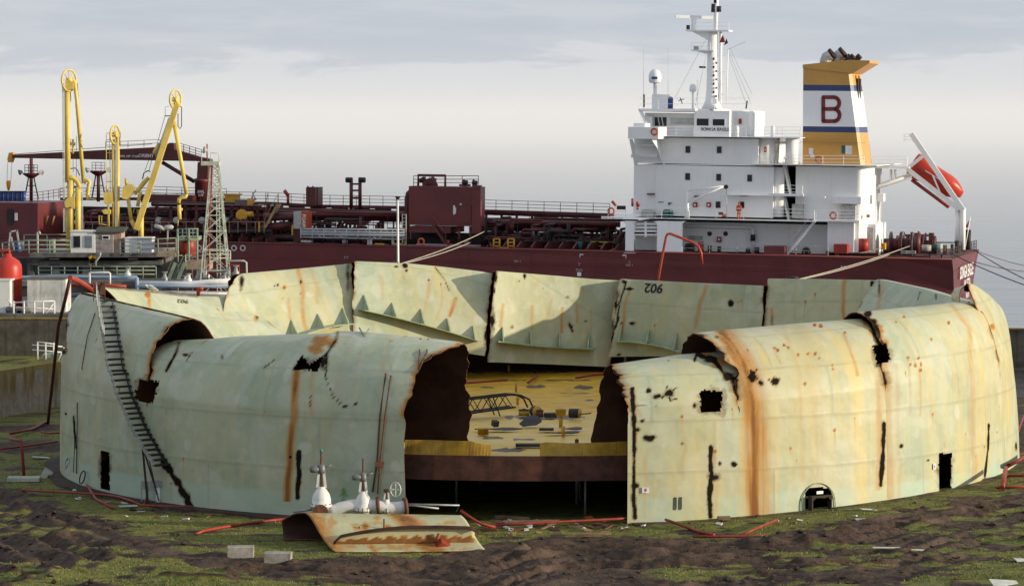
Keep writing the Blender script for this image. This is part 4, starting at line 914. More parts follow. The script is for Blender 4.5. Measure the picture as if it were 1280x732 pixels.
def roof_junk():
    # collapsed rolling ladder
    a = gp(560, 523, RZ); b = gp(668, 517, RZ + .05); L = np.linalg.norm(b - a); d = unit(b - a); w = np.array([-d[1], d[0], 0]) * 0.75; up = np.array([0, 0, 1.0])
    t = thing('rolling_ladder', 'black lattice ladder lying on the yellow tank roof', 'ladder', a)
    for s in (0, 1):
        m = MB(); o = a + w * s
        top = [o + d * (L * f) + up * h for f, h in ((0, .92), (.45, 1.02), (.72, 1.1), (.84, 1.05), (.94, .8), (.99, .3))]
        bot = [o + d * (L * f) + up * h for f, h in ((0, .1), (.45, .3), (.78, .42))]
        m.tube(top, 0.05, 6); m.tube(bot, 0.05, 6)
        ks = np.linspace(0, .75, 9)
        for i, k in enumerate(ks[:-1]):
            f = lambda k_, u: o + d * L * k_ + up * (np.interp(k_, [0, .45, .72, .84], [.92, 1.02, 1.1, 1.05]) if u else np.interp(k_, [0, .45, .78], [.1, .3, .42]))
            m.bar(f(k, i % 2), f(ks[i + 1], 1 - i % 2), 0.04, 0.04)
        m.bar(o + d * L * .52 + up * 1.0, o + d * L * .60 - up * 0.02, 0.06, 0.05); m.bar(o + d * L * .14 + up * .95, o + d * L * .14, 0.07, 0.05)
        m.build('side_frame', M_BLACK, t)
    m = MB()
    for k in np.linspace(.03, .75, 22):
        h = np.interp(k, [0, .45, .78], [.1, .3, .42]); m.bar(a + d * L * k + up * h, a + w + d * L * k + up * h, 0.12, 0.03)
    m.build('rungs', M_BLACK, t)
    def drum(name, label, px, py, r, h, axis, m1, m2=None, z=None):
        p = gp(px, py, RZ) + (0, 0, r if axis[2] == 0 else 0); o = thing(name, label, 'drum', p)
        MB().lathe([(r * .96, 0), (r * .96, h)], p, axis, 18).build('shell', m1, o); MB().lathe([(r, h), (r, h + .05), (r * .2, h + .06)], p, axis, 18).lathe([(r * .2, h + .06), (r * .2, h + .1)], p, axis, 8).build('end_disc', m2 or m1, o); return o
    drum('drum', 'black reel with a round yellow end at the tip of the lattice ladder', 667, 520, 0.29, 0.35, (0.5, -0.85, 0), M_BLACK, M_YR)
    drum('drum', 'black reel with yellow end and loose rod right of the vent cup', 712, 522, 0.26, 0.55, (0.95, -0.3, 0), M_BLACK, M_YR)
    drum('drum', 'squat yellow bowl under the end of the lattice ladder', 655, 519, 0.30, 0.28, (0, 0, 1), M_YR, M_BLACK)
    drum('drum', 'short rusty brown can beside the yellow reel', 675, 521, 0.19, 0.34, (0, 0, 1), M_RUSTP)
    drum('drum', 'tiny rusty can near the right dam plate', 721, 555, 0.1, 0.2, (0, 0, 1), M_RUSTP)
    p = gp(722, 518, RZ + .3); q = gp(739, 516, RZ + .4); tag(MB().tube([p, q], 0.035, 6).build('rod', M_RUSTP, org=p), 'thin rusty rod sticking out beyond the black reel', 'rod')
    rs = np.random.default_rng(4)
    for label, px, py, sx, sy, th, rx, rz in (('long dark plate lying left, nearest the squat yellow hatch', 619, 536.5, 2.3, .7, .05, 0, 0.05), ('tilted dark square plate propped up in the middle of the roof', 664, 532, 1.05, 1.0, .05, .5, -.5), ('dark plate flat beside the tilted square plate', 683, 537, .75, .5, .12, 0, 0), ('wide dark plate nearest the short yellow leg sleeve', 701, 541, 1.7, .6, .05, 0, 0.02), ('dark plate flat right of the leg sleeve', 716, 536, 1.0, .9, .05, 0, 0), ('black plank by the near rim between the dam plates', 661, 557, 1.3, .5, .14, 0, 0), ('small dark box on the long left plate', 619, 533, .3, .3, .3, .3, .6), ('black clutter heap between the can and vent cup', 688, 521, .6, .5, .25, 0, .2)):
        p = gp(px, py, RZ); zc = RZ - .02 + th / 2 + abs(math.sin(rx)) * sy / 2; E3 = Euler((rx, 0, rz)).to_matrix()
        m = MB().cbox((p[0], p[1], zc), (sx, sy, th), rz, rx) if th > .1 else MB().prism([tuple(E3 @ Vector((sx / 2 * math.cos(a) * f * 1.1, sy / 2 * math.sin(a) * f * 1.1, 0.03 * math.sin(a * 2))) + Vector((p[0], p[1], zc))) for a, f in zip(np.linspace(0, 6.283, 11)[:-1], rs.uniform(.65, 1.15, 10))], tuple(E3 @ Vector((0, 0, th)))); tag(m.build('scrap_plate', mat('dark scrap', (0.032, 0.03, 0.03), 0.6, var=0.5), org=p, bevel=0.012), label, 'scrap plate')
    for label, c in (('red pipe lying across the back left of the yellow roof', [(560, 480), (600, 477), (634, 474.5)]), ('red pipe lying at the back right of the yellow roof', [(720, 472), (740, 468.5), (762, 467)]), ('dark red rod at an angle on the back of the roof', [(660, 478), (668, 472), (672, 466)])):
        pts = [gp(x, y, RZ + .12) for x, y in c]; tag(MB().tube(pts, 0.08, 7).build('fire_pipe', M_RED, org=pts[0]), label, 'pipe')
roof_junk()

# ------------------------------------------------------------------ foreground: cut plate, valves, blocks, pipes, litter
def G(px, py, dz=0.0):
    p = gp(px, py)
    for _ in range(4): z = float(ground_at(p[0], p[1])); p = gp(px, py, z)
    p[2] = z + dz; return p
def cut_plate():
    sec = [(136.6, 0.03), (137.4, .06), (137.9, .35), (137.8, .8), (137.2, 1.2), (136.4, 1.34), (135.6, 1.22), (134.8, .85), (134.2, .45), (133.6, .18), (132.8, .06)]
    n = 60; ny = 40
    t = np.linspace(0, 1, ny); k = np.linspace(0, 1, len(sec)); Y = np.interp(t, k, [s[0] for s in sec]); Z = np.interp(t, k, [s[1] for s in sec])
    for _ in range(3): Y[1:-1] = (Y[:-2] + Y[1:-1] * 2 + Y[2:]) / 4; Z[1:-1] = (Z[:-2] + 2 * Z[1:-1] + Z[2:]) / 4
    xl = np.interp(t, [0, .3, .5, 1], [-10.3, -10.45, -9.3, -7.75]); xr = np.interp(t, [0, .3, .5, .7, 1], [-2.5, -2.4, -2.3, -1.8, -1.1])
    u = np.linspace(0, 1, n)[:, None]; X = xl * (1 - u) + xr * u; Yg = Y + 0 * X + u * 0.3; Zg = Z * (1 - 0.12 * u) + 0.08 * (fbm(X * .5, Yg, 4, 3) - .5)
    Yg = Yg + 0.0
    V = np.stack([X, Yg, np.maximum(Zg, 0.02)], -1); px, py = proj(V)
    idx = np.arange(n * ny).reshape(n, ny); q = np.stack([idx[:-1, :-1], idx[1:, :-1], idx[1:, 1:], idx[:-1, 1:]], -1).reshape(-1, 4)[:, ::-1]
    nz = fbm(X * 2, Yg * 2, 6, 4); rust = sst(.16, .0, u + 0 * X + (nz - .5) * .15) * .8; rust = np.maximum(rust, sst(.14, .02, np.abs(u - .60 - .12 * (t - .5))) * sst(.35, .5, t) * .85 * (.6 + nz)); rust = np.maximum(rust, sst(.55, .62, nz) * .5); rust = np.maximum(rust, sst(.72, .78, nz) + 0)
    z0 = np.zeros(X.shape)
    o0 = thing('cut_plate', 'curved pale green plate cut from the tank, rusty edged, lying before the valves', 'scrap plate', (-6, 135.5, 0))
    o = np_mesh('shell_sheet', V.reshape(-1, 3) - np.array([-6, 135.5, 0]), q, [M_WALL, M_INNER, M_EDGE], {'warm': 0.55 + 0 * X, 'rust': rust, 'soot': z0, 'teal': z0, 'pale': z0, 'seam': z0})
    o.parent = o0; s = o.modifiers.new('plate', 'SOLIDIFY'); s.thickness = 0.05; s.offset = -1; s.material_offset = 1; s.material_offset_rim = 2
    # girder standing on its front slope
    k = 40; Vr = []; att = []
    for i in range(k):
        f = i / (k - 1); x = -7.9 + f * 6.2; y = 133.75 + f * .45; h = np.interp(f, [0, .05, .16, .3, .5, .75, .97, 1], [.1, .38, .50, .62, .74, .78, .74, .6]); zb = .26
        for j in range(10):
            g = j / 9; Vr.append((x + 0.06 * g, y - .03 * math.sin(f * 9) * g + .1 * g, zb + h * g + .03 * math.sin(f * 5) * g)); att.append((1.1 if g < .42 + .12 * math.sin(i * 1.7) else 0.15) * (0.8 + .5 * float(vnoise(f * 30, g * 5, 3))) * (1 - sst(.38, .6, g) * .85))
        for j, (dy, dz) in enumerate(((-.08, .02), (-.22, -.03), (-.27, -.08))):
            Vr.append((x + .06, y + .1 + dy, zb + h + dz + .03 * math.sin(f * 5))); att.append(.2)
    c = 13; q = np.array([(i * c + j, (i + 1) * c + j, (i + 1) * c + j + 1, i * c + j + 1)[::1] for i in range(k - 1) for j in range(c - 1)])
    zz = np.zeros(len(Vr)); o = np_mesh('girder_web', np.array(Vr) - np.array([-6, 135.5, 0]), q, [M_WALL, M_INNER, M_EDGE], {'warm': zz + .5, 'rust': np.array(att), 'soot': zz, 'teal': zz, 'pale': zz, 'seam': zz}); o.parent = o0
    s = o.modifiers.new('plate', 'SOLIDIFY'); s.thickness = 0.04; s.offset = 0; s.material_offset = 1; s.material_offset_rim = 2
    for px, py in ((480, 655), (449, 664)):
        p = dp(px, py, 134.9); MB().tube([p - (0, 0, .3), p + (0, 0, .25)], 0.035, 6).build('stub_pin', M_RUSTP, o0)
    p = dp(553, 682, 133.9); m = MB().cbox(p, (.55, .35, .5), .5, .5, .5); tag(m.build('red_box', M_RED, org=p, bevel=.03), 'small dark red steel box tipped over on the cut plate', 'box')
    p = dp(544, 676, 134.0); tag(MB().bar(p, p + np.array([.15, 0, .35]), .09, .09).build('red_bracket', M_RED, org=p), 'bent red bracket leaning on the small red box', 'bracket')
cut_plate()
M_VW = mat('white valve paint', (0.72, 0.71, 0.67), 0.45, var=0.12, scale=2, rust=0.22, rust_col=(0.10, 0.05, 0.03), streak=0.3, dirt=(0.25, 0.15, 0.08))
M_GUN = mat('grey gearbox', (0.16, 0.16, 0.17), 0.5, 0.2, var=0.3, scale=3)
VD = 141.0
def valve(px, yb, yy, yg, ys, w, label, wheel=None):
    z = lambda y: CAMH - (y - 150) * VD / F
    x = (px - 640) * VD / F; p = np.array([x, VD, 0]); t = thing('gate_valve', label, 'valve', p); R = w / 2
    zb, zy, zg, zs = z(yb), z(yy), z(yg), z(ys)
    MB().lathe([(R * .95, 0), (R * .95, zb), (R * 1.08, zb), (R * 1.08, zb + .12), (R * .98, zb + .14), (R * .95, zb + (zy - zb) * .45), (R * .8, zb + (zy - zb) * .7), (R * .5, zb + (zy - zb) * .93), (R * .36, zy), (R * .36, zy + .06)], p, n=24).build('body', M_VW, t)
    for k in range(12):
        a = k * math.pi / 6; MB().cyl(p + (R * 1.02 * math.cos(a), R * 1.02 * math.sin(a), zb - .03), p + (R * 1.02 * math.cos(a), R * 1.02 * math.sin(a), zb + .17), .03, 6).build('flange_bolt', M_RUSTP, t)
    for s in (-1, 1): MB().bar(p + (s * R * .42, 0, zy), p + (s * R * .24, 0, zg - .05), R * .2, R * .24).build('yoke_arm', M_VW, t)
    MB().tube([p + (0, 0, zy), p + (0, 0, zs)], R * .12, 8).build('stem', M_RUSTP, t)
    if wheel is None:
        g = MB().lathe([(R * .34, zg - .1), (R * .42, zg), (R * .40, zg + .25), (R * .2, zg + .33)], p, n=14); g.lathe([(R * .30, 0), (R * .36, .1), (R * .34, .38), (R * .2, .42)], p + (-R * .25, -.02, zg + .1), (-1, -.3, 0), 12); g.lathe([(.04, 0), (.04, .35)], p + (R * .3, 0, zg + .18), (1, .2, .3), 6); g.build('gearbox', M_GUN, t)
        if ys < 570: MB().cyl(p + (0, 0, zs - .1), p + (0, 0, zs + .03), R * .16, 8).build('stem_cap', mat('green cap', (0.03, 0.25, 0.17), 0.5), t)
    else:
        MB().lathe([(R * .5, zg - .05), (R * .55, zg), (R * .5, zg + .1)], p, n=14).build('gear_head', M_RUSTP, t)
        c = np.array([(wheel[0] - 640) * VD / F, VD - .3, z(wheel[1])]); ax = unit((-.75, -.85, .05)); m = MB().ring(c, ax, .33, .028, 26); u = np.array([0, 0, 1.0]); v = np.cross(ax, u)
        for k in range(4): m.tube([c, c + (u * math.cos(k * math.pi / 2) + v * math.sin(k * math.pi / 2)) * .33], .022, 5)
        m.tube([c, p + (0, 0, zg + .03)], .035, 6); m.build('handwheel', M_VW, t)
    return t
valve(400.5, 635, 611, 590, 563, 0.92, 'tallest white gate valve with brown rust run and green tipped stem')
valve(453, 640, 617, 600, 574, 0.80, 'white gate valve with bare brown stem, middle one behind the cut plate')
valve(482.5, 641, 627, 615, 612, 0.56, 'small white gate valve with a spoked handwheel', wheel=(494, 612))
def white_pipe():
    z = lambda y: CAMH - (y - 150) * VD / F
    P = lambda x, y, d=VD: np.array([(x - 640) * VD / F, d, z(y)])
    t = thing('oil_pipe', 'thick white pipe with rusty flanges running between the valves', 'pipe', P(440, 640))
    MB().tube([P(404, 640), P(417, 640), P(424, 637), P(436, 634), P(448, 633), P(470, 634), P(482, 637), P(500, 636), P(508, 634)], 0.30, 14).build('barrel', M_VW, t)
    MB().lathe([(.42, -.08), (.42, .08)], P(472, 633), (1, 0, .1), 20).build('flange', M_RUSTP, t); MB().lathe([(.40, -.08), (.40, .08)], P(506, 634), (1, .2, .1), 20).build('flange', M_RUSTP, t)
    MB().lathe([(.36, -.05), (.36, .2)], P(400, 640, VD - .45), (0.1, -1, 0), 18).build('open_end', M_RUSTP, t)
    for lab, a, b, r in (('thin grey rod over the right end of the white pipe', (497, 631), (548, 637), .045), ('dark bar resting above the cut plate by the tank opening', (505, 631.5), (574, 633), .045), ('grey pipe at the foot of the wall left of the valves', (365, 641), (392, 637.5), .06)):
        tag(MB().tube([P(*a), P(*b)], r, 6).build('loose_bar', M_GREY, org=P(*a)), lab, 'bar')
    p = P(574, 633); tag(MB().bar(p, P(570, 641), .06, .06).build('loose_bar', M_BLACK, org=p), 'short black bar bent down at the end of the dark bar', 'bar')
white_pipe()
def blocks():
    for px, py, rz, lab in ((300, 698, .06, 'left of two concrete blocks with a white top, on the grass'), (347, 702, -.05, 'right concrete block beside its twin, on the grass edge')):
        p = G(px, py); p[2] = 0; m = MB().cbox(p + (0, .3, .22), (1.16, .62, .5), rz)
        t = m.build('concrete_block', M_CONC, org=p, bevel=.03); tag(t, lab, 'concrete block')
blocks()
def pipe(label, pts, r, m, name='red_pipe', cat='pipe', base=0.0, n=7, **k):
    q = [G(x, y, r + base + (d[0] if d else 0)) for x, y, *d in pts]
    return tag(MB().tube(q, r * 0.85, n).build(name, m, org=q[0]), label, cat)
pipe('orange hose lying on the grass left of the cut plate', [(244, 669), (255, 665), (275, 661), (300, 657), (320, 654.5)], .075, M_ORANGE, 'orange_hose', 'hose')
pipe('dark red pipe continuing the orange hose towards the valves', [(318, 655), (340, 652), (360, 650)], .085, M_RED)
pipe('long thin red pipe along the foot of the left wall', [(28, 616, .1), (60, 618, .1), (100, 620, .1), (130, 622, .1), (150, 625, .1), (165, 630, .1), (177, 634, .05), (220, 635.5, .05), (287, 634.5, .05)], .065, M_RED)
pipe('red pipe bending down from the wall onto the grass', [(94, 592, 1.0), (100, 603, .5), (109, 611, .12), (120, 625, 0), (142, 637, 0)], .075, M_RED)
pipe('short red stake leaning by the stair foot', [(180, 632, 0), (186, 622, .35)], .05, M_RED)
pipe('straight red pipe running before the tank opening', [(620, 662, .15), (660, 661, .2), (720, 658, .2), (770, 655.5, .2), (822, 652.5, .25)], .075, M_RED)
pipe('bright red strut from the cut plate to the grass', [(576, 660, .75), (590, 662, .45), (602, 663, .22), (619, 663, .08)], .085, M_ORANGE)
pipe('dark red pipe sloping down past the right wall', [(832, 655, .15), (850, 660, .1), (872, 666, 0), (893, 670, 0)], .08, M_RED)
pipe('dark red pipe rising to the right of its crossing', [(926, 671, 0), (945, 665, .1), (972, 654, .1)], .075, M_RED)
pipe('dark red pipe lying flat along the mud', [(866, 672, 0), (900, 672, 0), (940, 671.5, 0), (985, 671, 0)], .07, M_RED)
for lab, pts, r in (('thick red pipe lying right of the tank on the grass', [(1232, 606, .1), (1246, 599, .2), (1262, 591, .3), (1290, 577, .3)], .13), ('red pipe crossing under the thick red pipe', [(1246, 600, .1), (1262, 600, .15), (1300, 601, .2)], .09), ('red pipe stub standing in the pipe pile', [(1253, 613, 0), (1257, 600, .5)], .14), ('lower red pipe of the pile at the right', [(1231, 608, .0), (1248, 611, 0), (1290, 610, 0)], .08), ('red pipe running off behind the right edge', [(1268, 560, .2), (1275, 540, .3), (1284, 520, .4)], .07), ('thin red pipe beside the pile at the right edge', [(1270, 572, .1), (1300, 566, .1)], .06)):
    pipe(lab, pts, r, M_RED)
# standing fire line at the far left
def fire_line():
    b = gp(60, 530); lab = 'tall dark red pipe leaning against the left end of the tank'
    q = [dp(60, 529, b[1]), dp(63, 500, b[1] - 6), dp(68, 455, b[1] - 13), dp(73, 407, b[1] - 20), dp(82, 372, b[1] - 26), dp(87.5, 348, b[1] - 27)]
    tag(MB().tube(q, .10, 8).build('red_pipe', mat('dark red riser', (0.12, 0.03, 0.02), .6, var=.4, scale=2), org=q[0]), lab, 'pipe')
    q = [dp(87.5, 347, 166), dp(96, 350, 168), dp(106, 356, 170), dp(116, 364, 172)]; tag(MB().tube(q, .15, 8).build('red_pipe', M_ORANGE, org=q[0]), 'bright red pipe end poking over the top of the left wall', 'pipe')
    q = [G(60, 529, .15), G(40, 540, .2), G(13, 548, .3)]; tag(MB().tube(q, .09, 7).build('red_pipe', M_RED, org=q[0]), 'dark red pipe turning along the ground from the leaning pipe', 'pipe')
    g = G(30, 598); q = [dp(13, 548, g[1] + 1), dp(26, 551, g[1] + .2), g + (0, 0, 1.6), g]; tag(MB().tube([q[0], q[1], q[1] + (0.05, 0, -.25), g + (0, 0, .1)], .085, 7).build('red_standpipe', M_RED, org=g), 'red standpipe on a pale slab at the left edge', 'standpipe')
    p = G(30, 601); tag(MB().cbox(p + (0, 0, .12), (1.7, .9, .22), .05).build('concrete_slab', mat('pale painted slab', (.42, .45, .38), .8, var=.25), org=p, bevel=.02), 'pale slab under the red standpipe at far left', 'slab')
    for lab, pts in (('upper dark red pipe on the mud at far left', [(-10, 566, .1), (30, 561, .1), (72, 555, .1)]), ('short dark red pipe on the track at far left', [(52, 543, .1), (62, 545, .1), (75, 544, .1)])): pipe(lab, pts, .07, M_RED)
fire_line()
def bits():
    # bent red vent arch rising behind the back wall
    Y = 197.5; q = [dp(822, 352, Y), dp(827, 325, Y), dp(832.5, 296, Y), dp(834.5, 292.5, Y), dp(838, 292, Y), dp(855, 298.5, Y), dp(866, 303, Y), dp(873, 308, Y), (dp(876.5, 316, Y)), dp(877.5, 330, Y)]
    q[0] = np.array([q[0][0], Y, 0.0]) if False else dp(815, 395, Y)
    tag(MB().tube(q, .085, 8).build('red_pipe', M_ORANGE, org=q[0]), 'bent red pipe arching up above the back wall', 'pipe')
    # valve stand, hoops and boxes by the stair foot
    t = thing('pump_stand', 'grey pipe stand with boxes at the foot of the stairs', 'stand', G(190, 632))
    b = gp(190, 630); P = lambda x, y: dp(x, y, b[1])
    for x0, y0, w in ((205, 633, .09), (177, 626, .06), (185, 634, .05)): MB().bar(P(x0, 603), P(x0, y0), w, w).build('post', M_GREY, t)
    MB().bar(P(188, 604), P(204, 603), .35, .3).cbox(P(181, 606), (.3, .25, .4)).build('boxes', M_GREY, t); MB().tube([P(198, 606), P(198, 634)], .12, 9).tube([P(192, 606), P(186, 612)], .07, 7).build('pipes', M_VW, t)
    for lab, px, py, rx in (('black hoop leaning on the wall left of the doorway', 108.5, 600, .24), ('white and grey coil hanging on the left wall by the cables', 89, 582, .2)):
        p, n = A_px(px, py - 4); c = p + n * .25; m = MB().ring(c, (n[0], n[1], .3), rx + .1, .035, 22); tag(m.build('hoop', M_BLACK if 'black' in lab else M_GREY, org=c), lab, 'hoop')
    # white scraps and litter
    for lab, px, py, sx, sy, rx, ry in (('white curved scrap standing by the left end of the tank', 57, 597, .5, .9, 1.1, .6), ('pale sheet on the grass at the stair foot', 160, 634, .9, .35, 0, 0), ('pale sheet lying left of the tank foot', 51, 573, .9, .5, 0, .1), ('grey board lying below the right arch', 1076, 651, .5, .25, .2, 0), ('pale green tread plate at the lower right corner', 1256, 731, 1.2, .5, .4, .1), ('pale green plate near the right edge', 1277, 702, .6, .4, .2, .1), ('pale strip lying on the mud at the right', 1108, 686, 1.3, .16, 0, .05), ('second pale strip further right on the mud', 1149, 689, .8, .14, .1, .1), ('pale sheet by the right wall foot', 1085, 638, .8, .3, 0, .1)):
        p = G(px, py); tag(MB().cbox(p + (0, 0, .08), (sx, sy, .04), .3, rx, ry).build('scrap_sheet', mat('pale scrap', (.50, .52, .47), .6, var=.25, scale=3), org=p), lab, 'scrap')
    rs = np.random.default_rng(12); m = MB()
    spots = [(rs.uniform(600, 800), rs.uniform(648, 664)) for _ in range(46)] + [(rs.uniform(880, 1200), rs.uniform(0, 6) + np.interp(0, [0, 1], [0, 0])) for _ in range(0)]
    for k in range(60):
        x = rs.uniform(90, 1260); a = np.interp(x, [90, 200, 330, 520, 660, 800, 1000, 1150, 1260], [612, 640, 646, 650, 655, 652, 645, 625, 598]); spots.append((x, a + abs(rs.normal(2, 7))))
    kinds = [('scrap_chip', mat('pale litter', (.62, .61, .56), .7, var=.3)), ('timber_offcut', M_TAN), ('rust_flake', M_RUSTP)]
    mbs = [MB(), MB(), MB()]
    for x, y in spots:
        k = rs.choice(3, p=[.3, .35, .35]); p = G(x, y); big = 600 < x < 800
        mbs[k].cbox(p + (0, 0, .05), (rs.uniform(.12, .9 if big and k else .4), rs.uniform(.06, .22), rs.uniform(.02, .08)), rs.uniform(-1, 1), rs.uniform(-.3, .5), rs.uniform(-.25, .25))
    for (nm, mm), q, lab in zip(kinds, mbs, ('pale chips and paper scattered along the tank foot', 'brown timber offcuts scattered before the opening', 'rusty flakes and strips scattered along the tank foot')):
        tag(q.build(nm, mm), lab, 'litter', kind='stuff')
    for lab, px, py, sx, rz in (('long brown plank lying before the dark opening', 665, 655, 2.6, .1), ('brown plank crossing the rubble at the opening', 640, 650, 1.8, -.5), ('rusty channel lying in front of the red pipe', 735, 671, 1.5, .08), ('orange timber block on the rubble heap', 736, 650, .35, .3), ('pale crumpled sheet on the rubble', 688, 656, .5, .6), ('brown board right of the opening', 905, 650, .6, .2), ('rusty half pipe lying near the opening rubble', 757, 669, .5, .4)):
        p = G(px, py); tag(MB().cbox(p + (0, 0, .12), (sx, .24, .12), rz, .2).build('plank' if 'plank' in lab or 'board' in lab else 'scrap_piece', M_TAN if 'orange' not in lab else mat('orange timber', (.42, .14, .03), .7), org=p), lab, 'plank' if 'plank' in lab or 'board' in lab else 'scrap')
bits()
# ------------------------------------------------------------------ the tanker
YAW = math.radians(-15.0)
SO = dp(1190, 324, 300.0)
def _ship(trim): return Matrix.Translation(SO.tolist()) @ Matrix.Rotation(YAW, 4, 'Z') @ Matrix.Rotation(trim, 4, 'Y')
def _sp(SMi, px, py, w):
    o = SMi @ Vector((0, 0, CAMH)); d = SMi.to_3x3() @ Vector(ray(px, py).tolist()); k = (w - o.y) / d.y; q = o + d * k
    return np.array([q.x, w, q.z])
_lo, _hi = -0.02, 0.05
for _ in range(40):
    _m = (_lo + _hi) / 2
    if _sp(_ship(_m).inverted(), 281, 303, 0)[2] > 0: _lo = _m
    else: _hi = _m
SM = _ship(_m); SMI = SM.inverted(); SROT = SM.to_euler()
def S(px, py, w): return _sp(SMI, px, py, w)
ship = thing('tanker_ship', 'maroon hulled tanker moored behind the tank, with white superstructure and yellow funnel', 'ship', SO); ship.rotation_euler = SROT
ORG[ship.name] = (0, 0, 0)
def sthing(name, label, cat, p, group=None):                 # a thing standing on the ship
    e = bpy.data.objects.new(name, None); COL.objects.link(e); e.location = SM @ Vector(np.asarray(p, float).tolist()); e.rotation_euler = SROT; ORG[e.name] = tuple(map(float, p))
    return tag(e, label, cat, group)
def salone(mb, name, m, p, label, cat, group=None):
    o = mb.build(name, m, org=p); o.location = SM @ Vector(np.asarray(p, float).tolist()); o.rotation_euler = SROT; return tag(o, label, cat, group)
M_HULL = mat('maroon hull paint', (0.135, 0.026, 0.028), 0.42, var=0.22, scale=0.25, bump=0.25, streak=0.25, dirt=(0.09, 0.035, 0.03))
M_DECK = mat('red oxide deck paint', (0.125, 0.028, 0.024), 0.6, var=0.4, scale=0.5, rust=0.2)
M_PIPE = mat('maroon pipework', (0.105, 0.022, 0.022), 0.5, var=0.45, scale=0.6)
M_DARK = mat('dark deck gear', (0.030, 0.018, 0.018), 0.6, var=0.5, scale=0.8)
M_SW = mat('white superstructure paint', (0.84, 0.84, 0.84), 0.42, var=0.05, scale=0.3, rust=0.02, streak=0.22, dirt=(0.62, 0.58, 0.52), bump=0.12)
M_GLASS = mat('dark window glass', (0.012, 0.013, 0.016), 0.12, var=0.1, spec=0.3, bump=0)
M_FY = mat('ochre funnel paint', (0.58, 0.31, 0.075), 0.4, var=0.1, scale=0.4)
M_FB = mat('blue funnel band', (0.035, 0.06, 0.16), 0.4, var=0.1, scale=0.4)
M_BRED = mat('funnel letter red', (0.20, 0.024, 0.03), 0.4, var=0.1)
M_LB = mat('orange red lifeboat', (0.50, 0.045, 0.02), 0.35, var=0.15, scale=0.6)
M_YEL = mat('yellow deck gear', (0.62, 0.33, 0.03), 0.5, var=0.25, scale=1)
M_PALE = mat('pale grey fittings', (0.42, 0.42, 0.40), 0.5, var=0.3, scale=2)
M_BLUE = mat('blue plastic', (0.025, 0.06, 0.22), 0.4, var=0.25)
M_SRED = mat('bright red fittings', (0.32, 0.03, 0.02), 0.5, var=0.2)
M_TEAL = mat('green tarpaulin', (0.02, 0.11, 0.10), 0.6, var=0.3)
M_INK = mat('black lettering', (0.02, 0.02, 0.025), 0.6)
M_WLET = mat('white lettering', (0.72, 0.70, 0.68), 0.6, var=0.2)
M_INOX = mat('bright steel funnel pipe', (0.45, 0.46, 0.47), 0.35, 0.6, var=0.2)

def SBX(mb, x0, y0, x1, y1, w0, w1, wr=None):
    a = S(x0, y0, w0 if wr is None else wr); b = S(x1, y1, w0 if wr is None else wr)
    return mb.box((a[0], w0, a[2]), (b[0], w1, b[2]))
def bx(name, m, x0, y0, x1, y1, w0, w1, parent=None, bevel=0.0): return SBX(MB(), x0, y0, x1, y1, w0, w1).build(name, m, parent or ship, org=(0, 0, 0) if True else None, bevel=bevel)
def tb(name, m, pts, r, parent=None, n=6): return MB().tube([S(*p) for p in pts], r, n).build(name, m, parent or ship, org=(0, 0, 0))
def railing(pts, h=1.0, sp=1.6, m=None, r=0.022, name='railing', parent=None, bars=3, local=False):
    P = [np.asarray(p, float) if local else S(*p) for p in pts]; mb = MB()
    for k in range(1, bars + 1): mb.tube([p + (0, 0, h * k / bars) for p in P], r, 4, cap=False)
    for a, b in zip(P[:-1], P[1:]):
        n = max(1, int(np.linalg.norm(b - a) / sp))
        for i in range(n + 1): q = a + (b - a) * i / n; mb.tube([q, q + (0, 0, h)], r * 1.25, 4, cap=False)
    return mb.build(name, m or M_SW, parent or ship, org=(0, 0, 0))
# hull
def hull():
    st = [(-152, 0.1, .1), (-148, 2.6, 1.2), (-143, 6, 3.5), (-136, 9.3, 7), (-128, 11.4, 10.5), (-118, 12, 12), (-60, 12, 12), (-14, 12, 11.6), (-6, 12, 10.2), (0, 12, 8.5)]
    zs = [0, -1.2, -3.3, -6.5, -11]; mb = MB(); v = []; n = len(st)
    for X, ht, hb in st:
        for s in (-1, 1):
            for i, z in enumerate(zs):
                h = ht + (hb - ht) * min(1, (i / 2.0)) if i < 3 else hb * (1 - .04 * (i - 2)); rake = -0.12 * z * (1 if X > -3 else 0); xx = X - (0 if X < -3 else 0.05 * -z) + (0.55 * -z if X < -140 else 0)
                v.append((xx, 12 + s * h, z))
    k = len(zs); f = []
    for i in range(n - 1):
        for j in range(k - 1):
            a = i * 2 * k + j; b = a + 2 * k; f.append((a, b, b + 1, a + 1)); a += k; b += k; f.append((a, a + 1, b + 1, b))
    o = (n - 1) * 2 * k
    for j in range(k - 1): f.append((o + j, o + k + j, o + k + j + 1, o + j + 1))
    mb.add(v, f); mb.build('hull', M_HULL, ship, org=(0, 0, 0))
    d = MB(); near = [(X, 12 - ht + .05, -.06) for X, ht, hb in st]; far = [(X, 12 + ht - .05, -.06) for X, ht, hb in st][::-1]; d.add(near + far, [tuple(range(2 * n))]); d.build('main_deck', M_DECK, ship, org=(0, 0, 0))
    MB().tube([(-125, -.02, .02), (0, -.02, .02)], .09, 6).build('rubbing_strake', M_HULL, ship, org=(0, 0, 0))
hull()
for z in (-1.55, -3.3): MB().tube([(-124, -.005, z), (-14, -.005, z)], .022, 4).build('weld_seam', M_HULL, ship, org=(0, 0, 0))
for k in range(17): MB().tube([(-122 + k * 6.6, -.005, -.1), (-122 + k * 6.6, -.005, -6)], .022, 4).build('weld_seam', M_HULL, ship, org=(0, 0, 0))
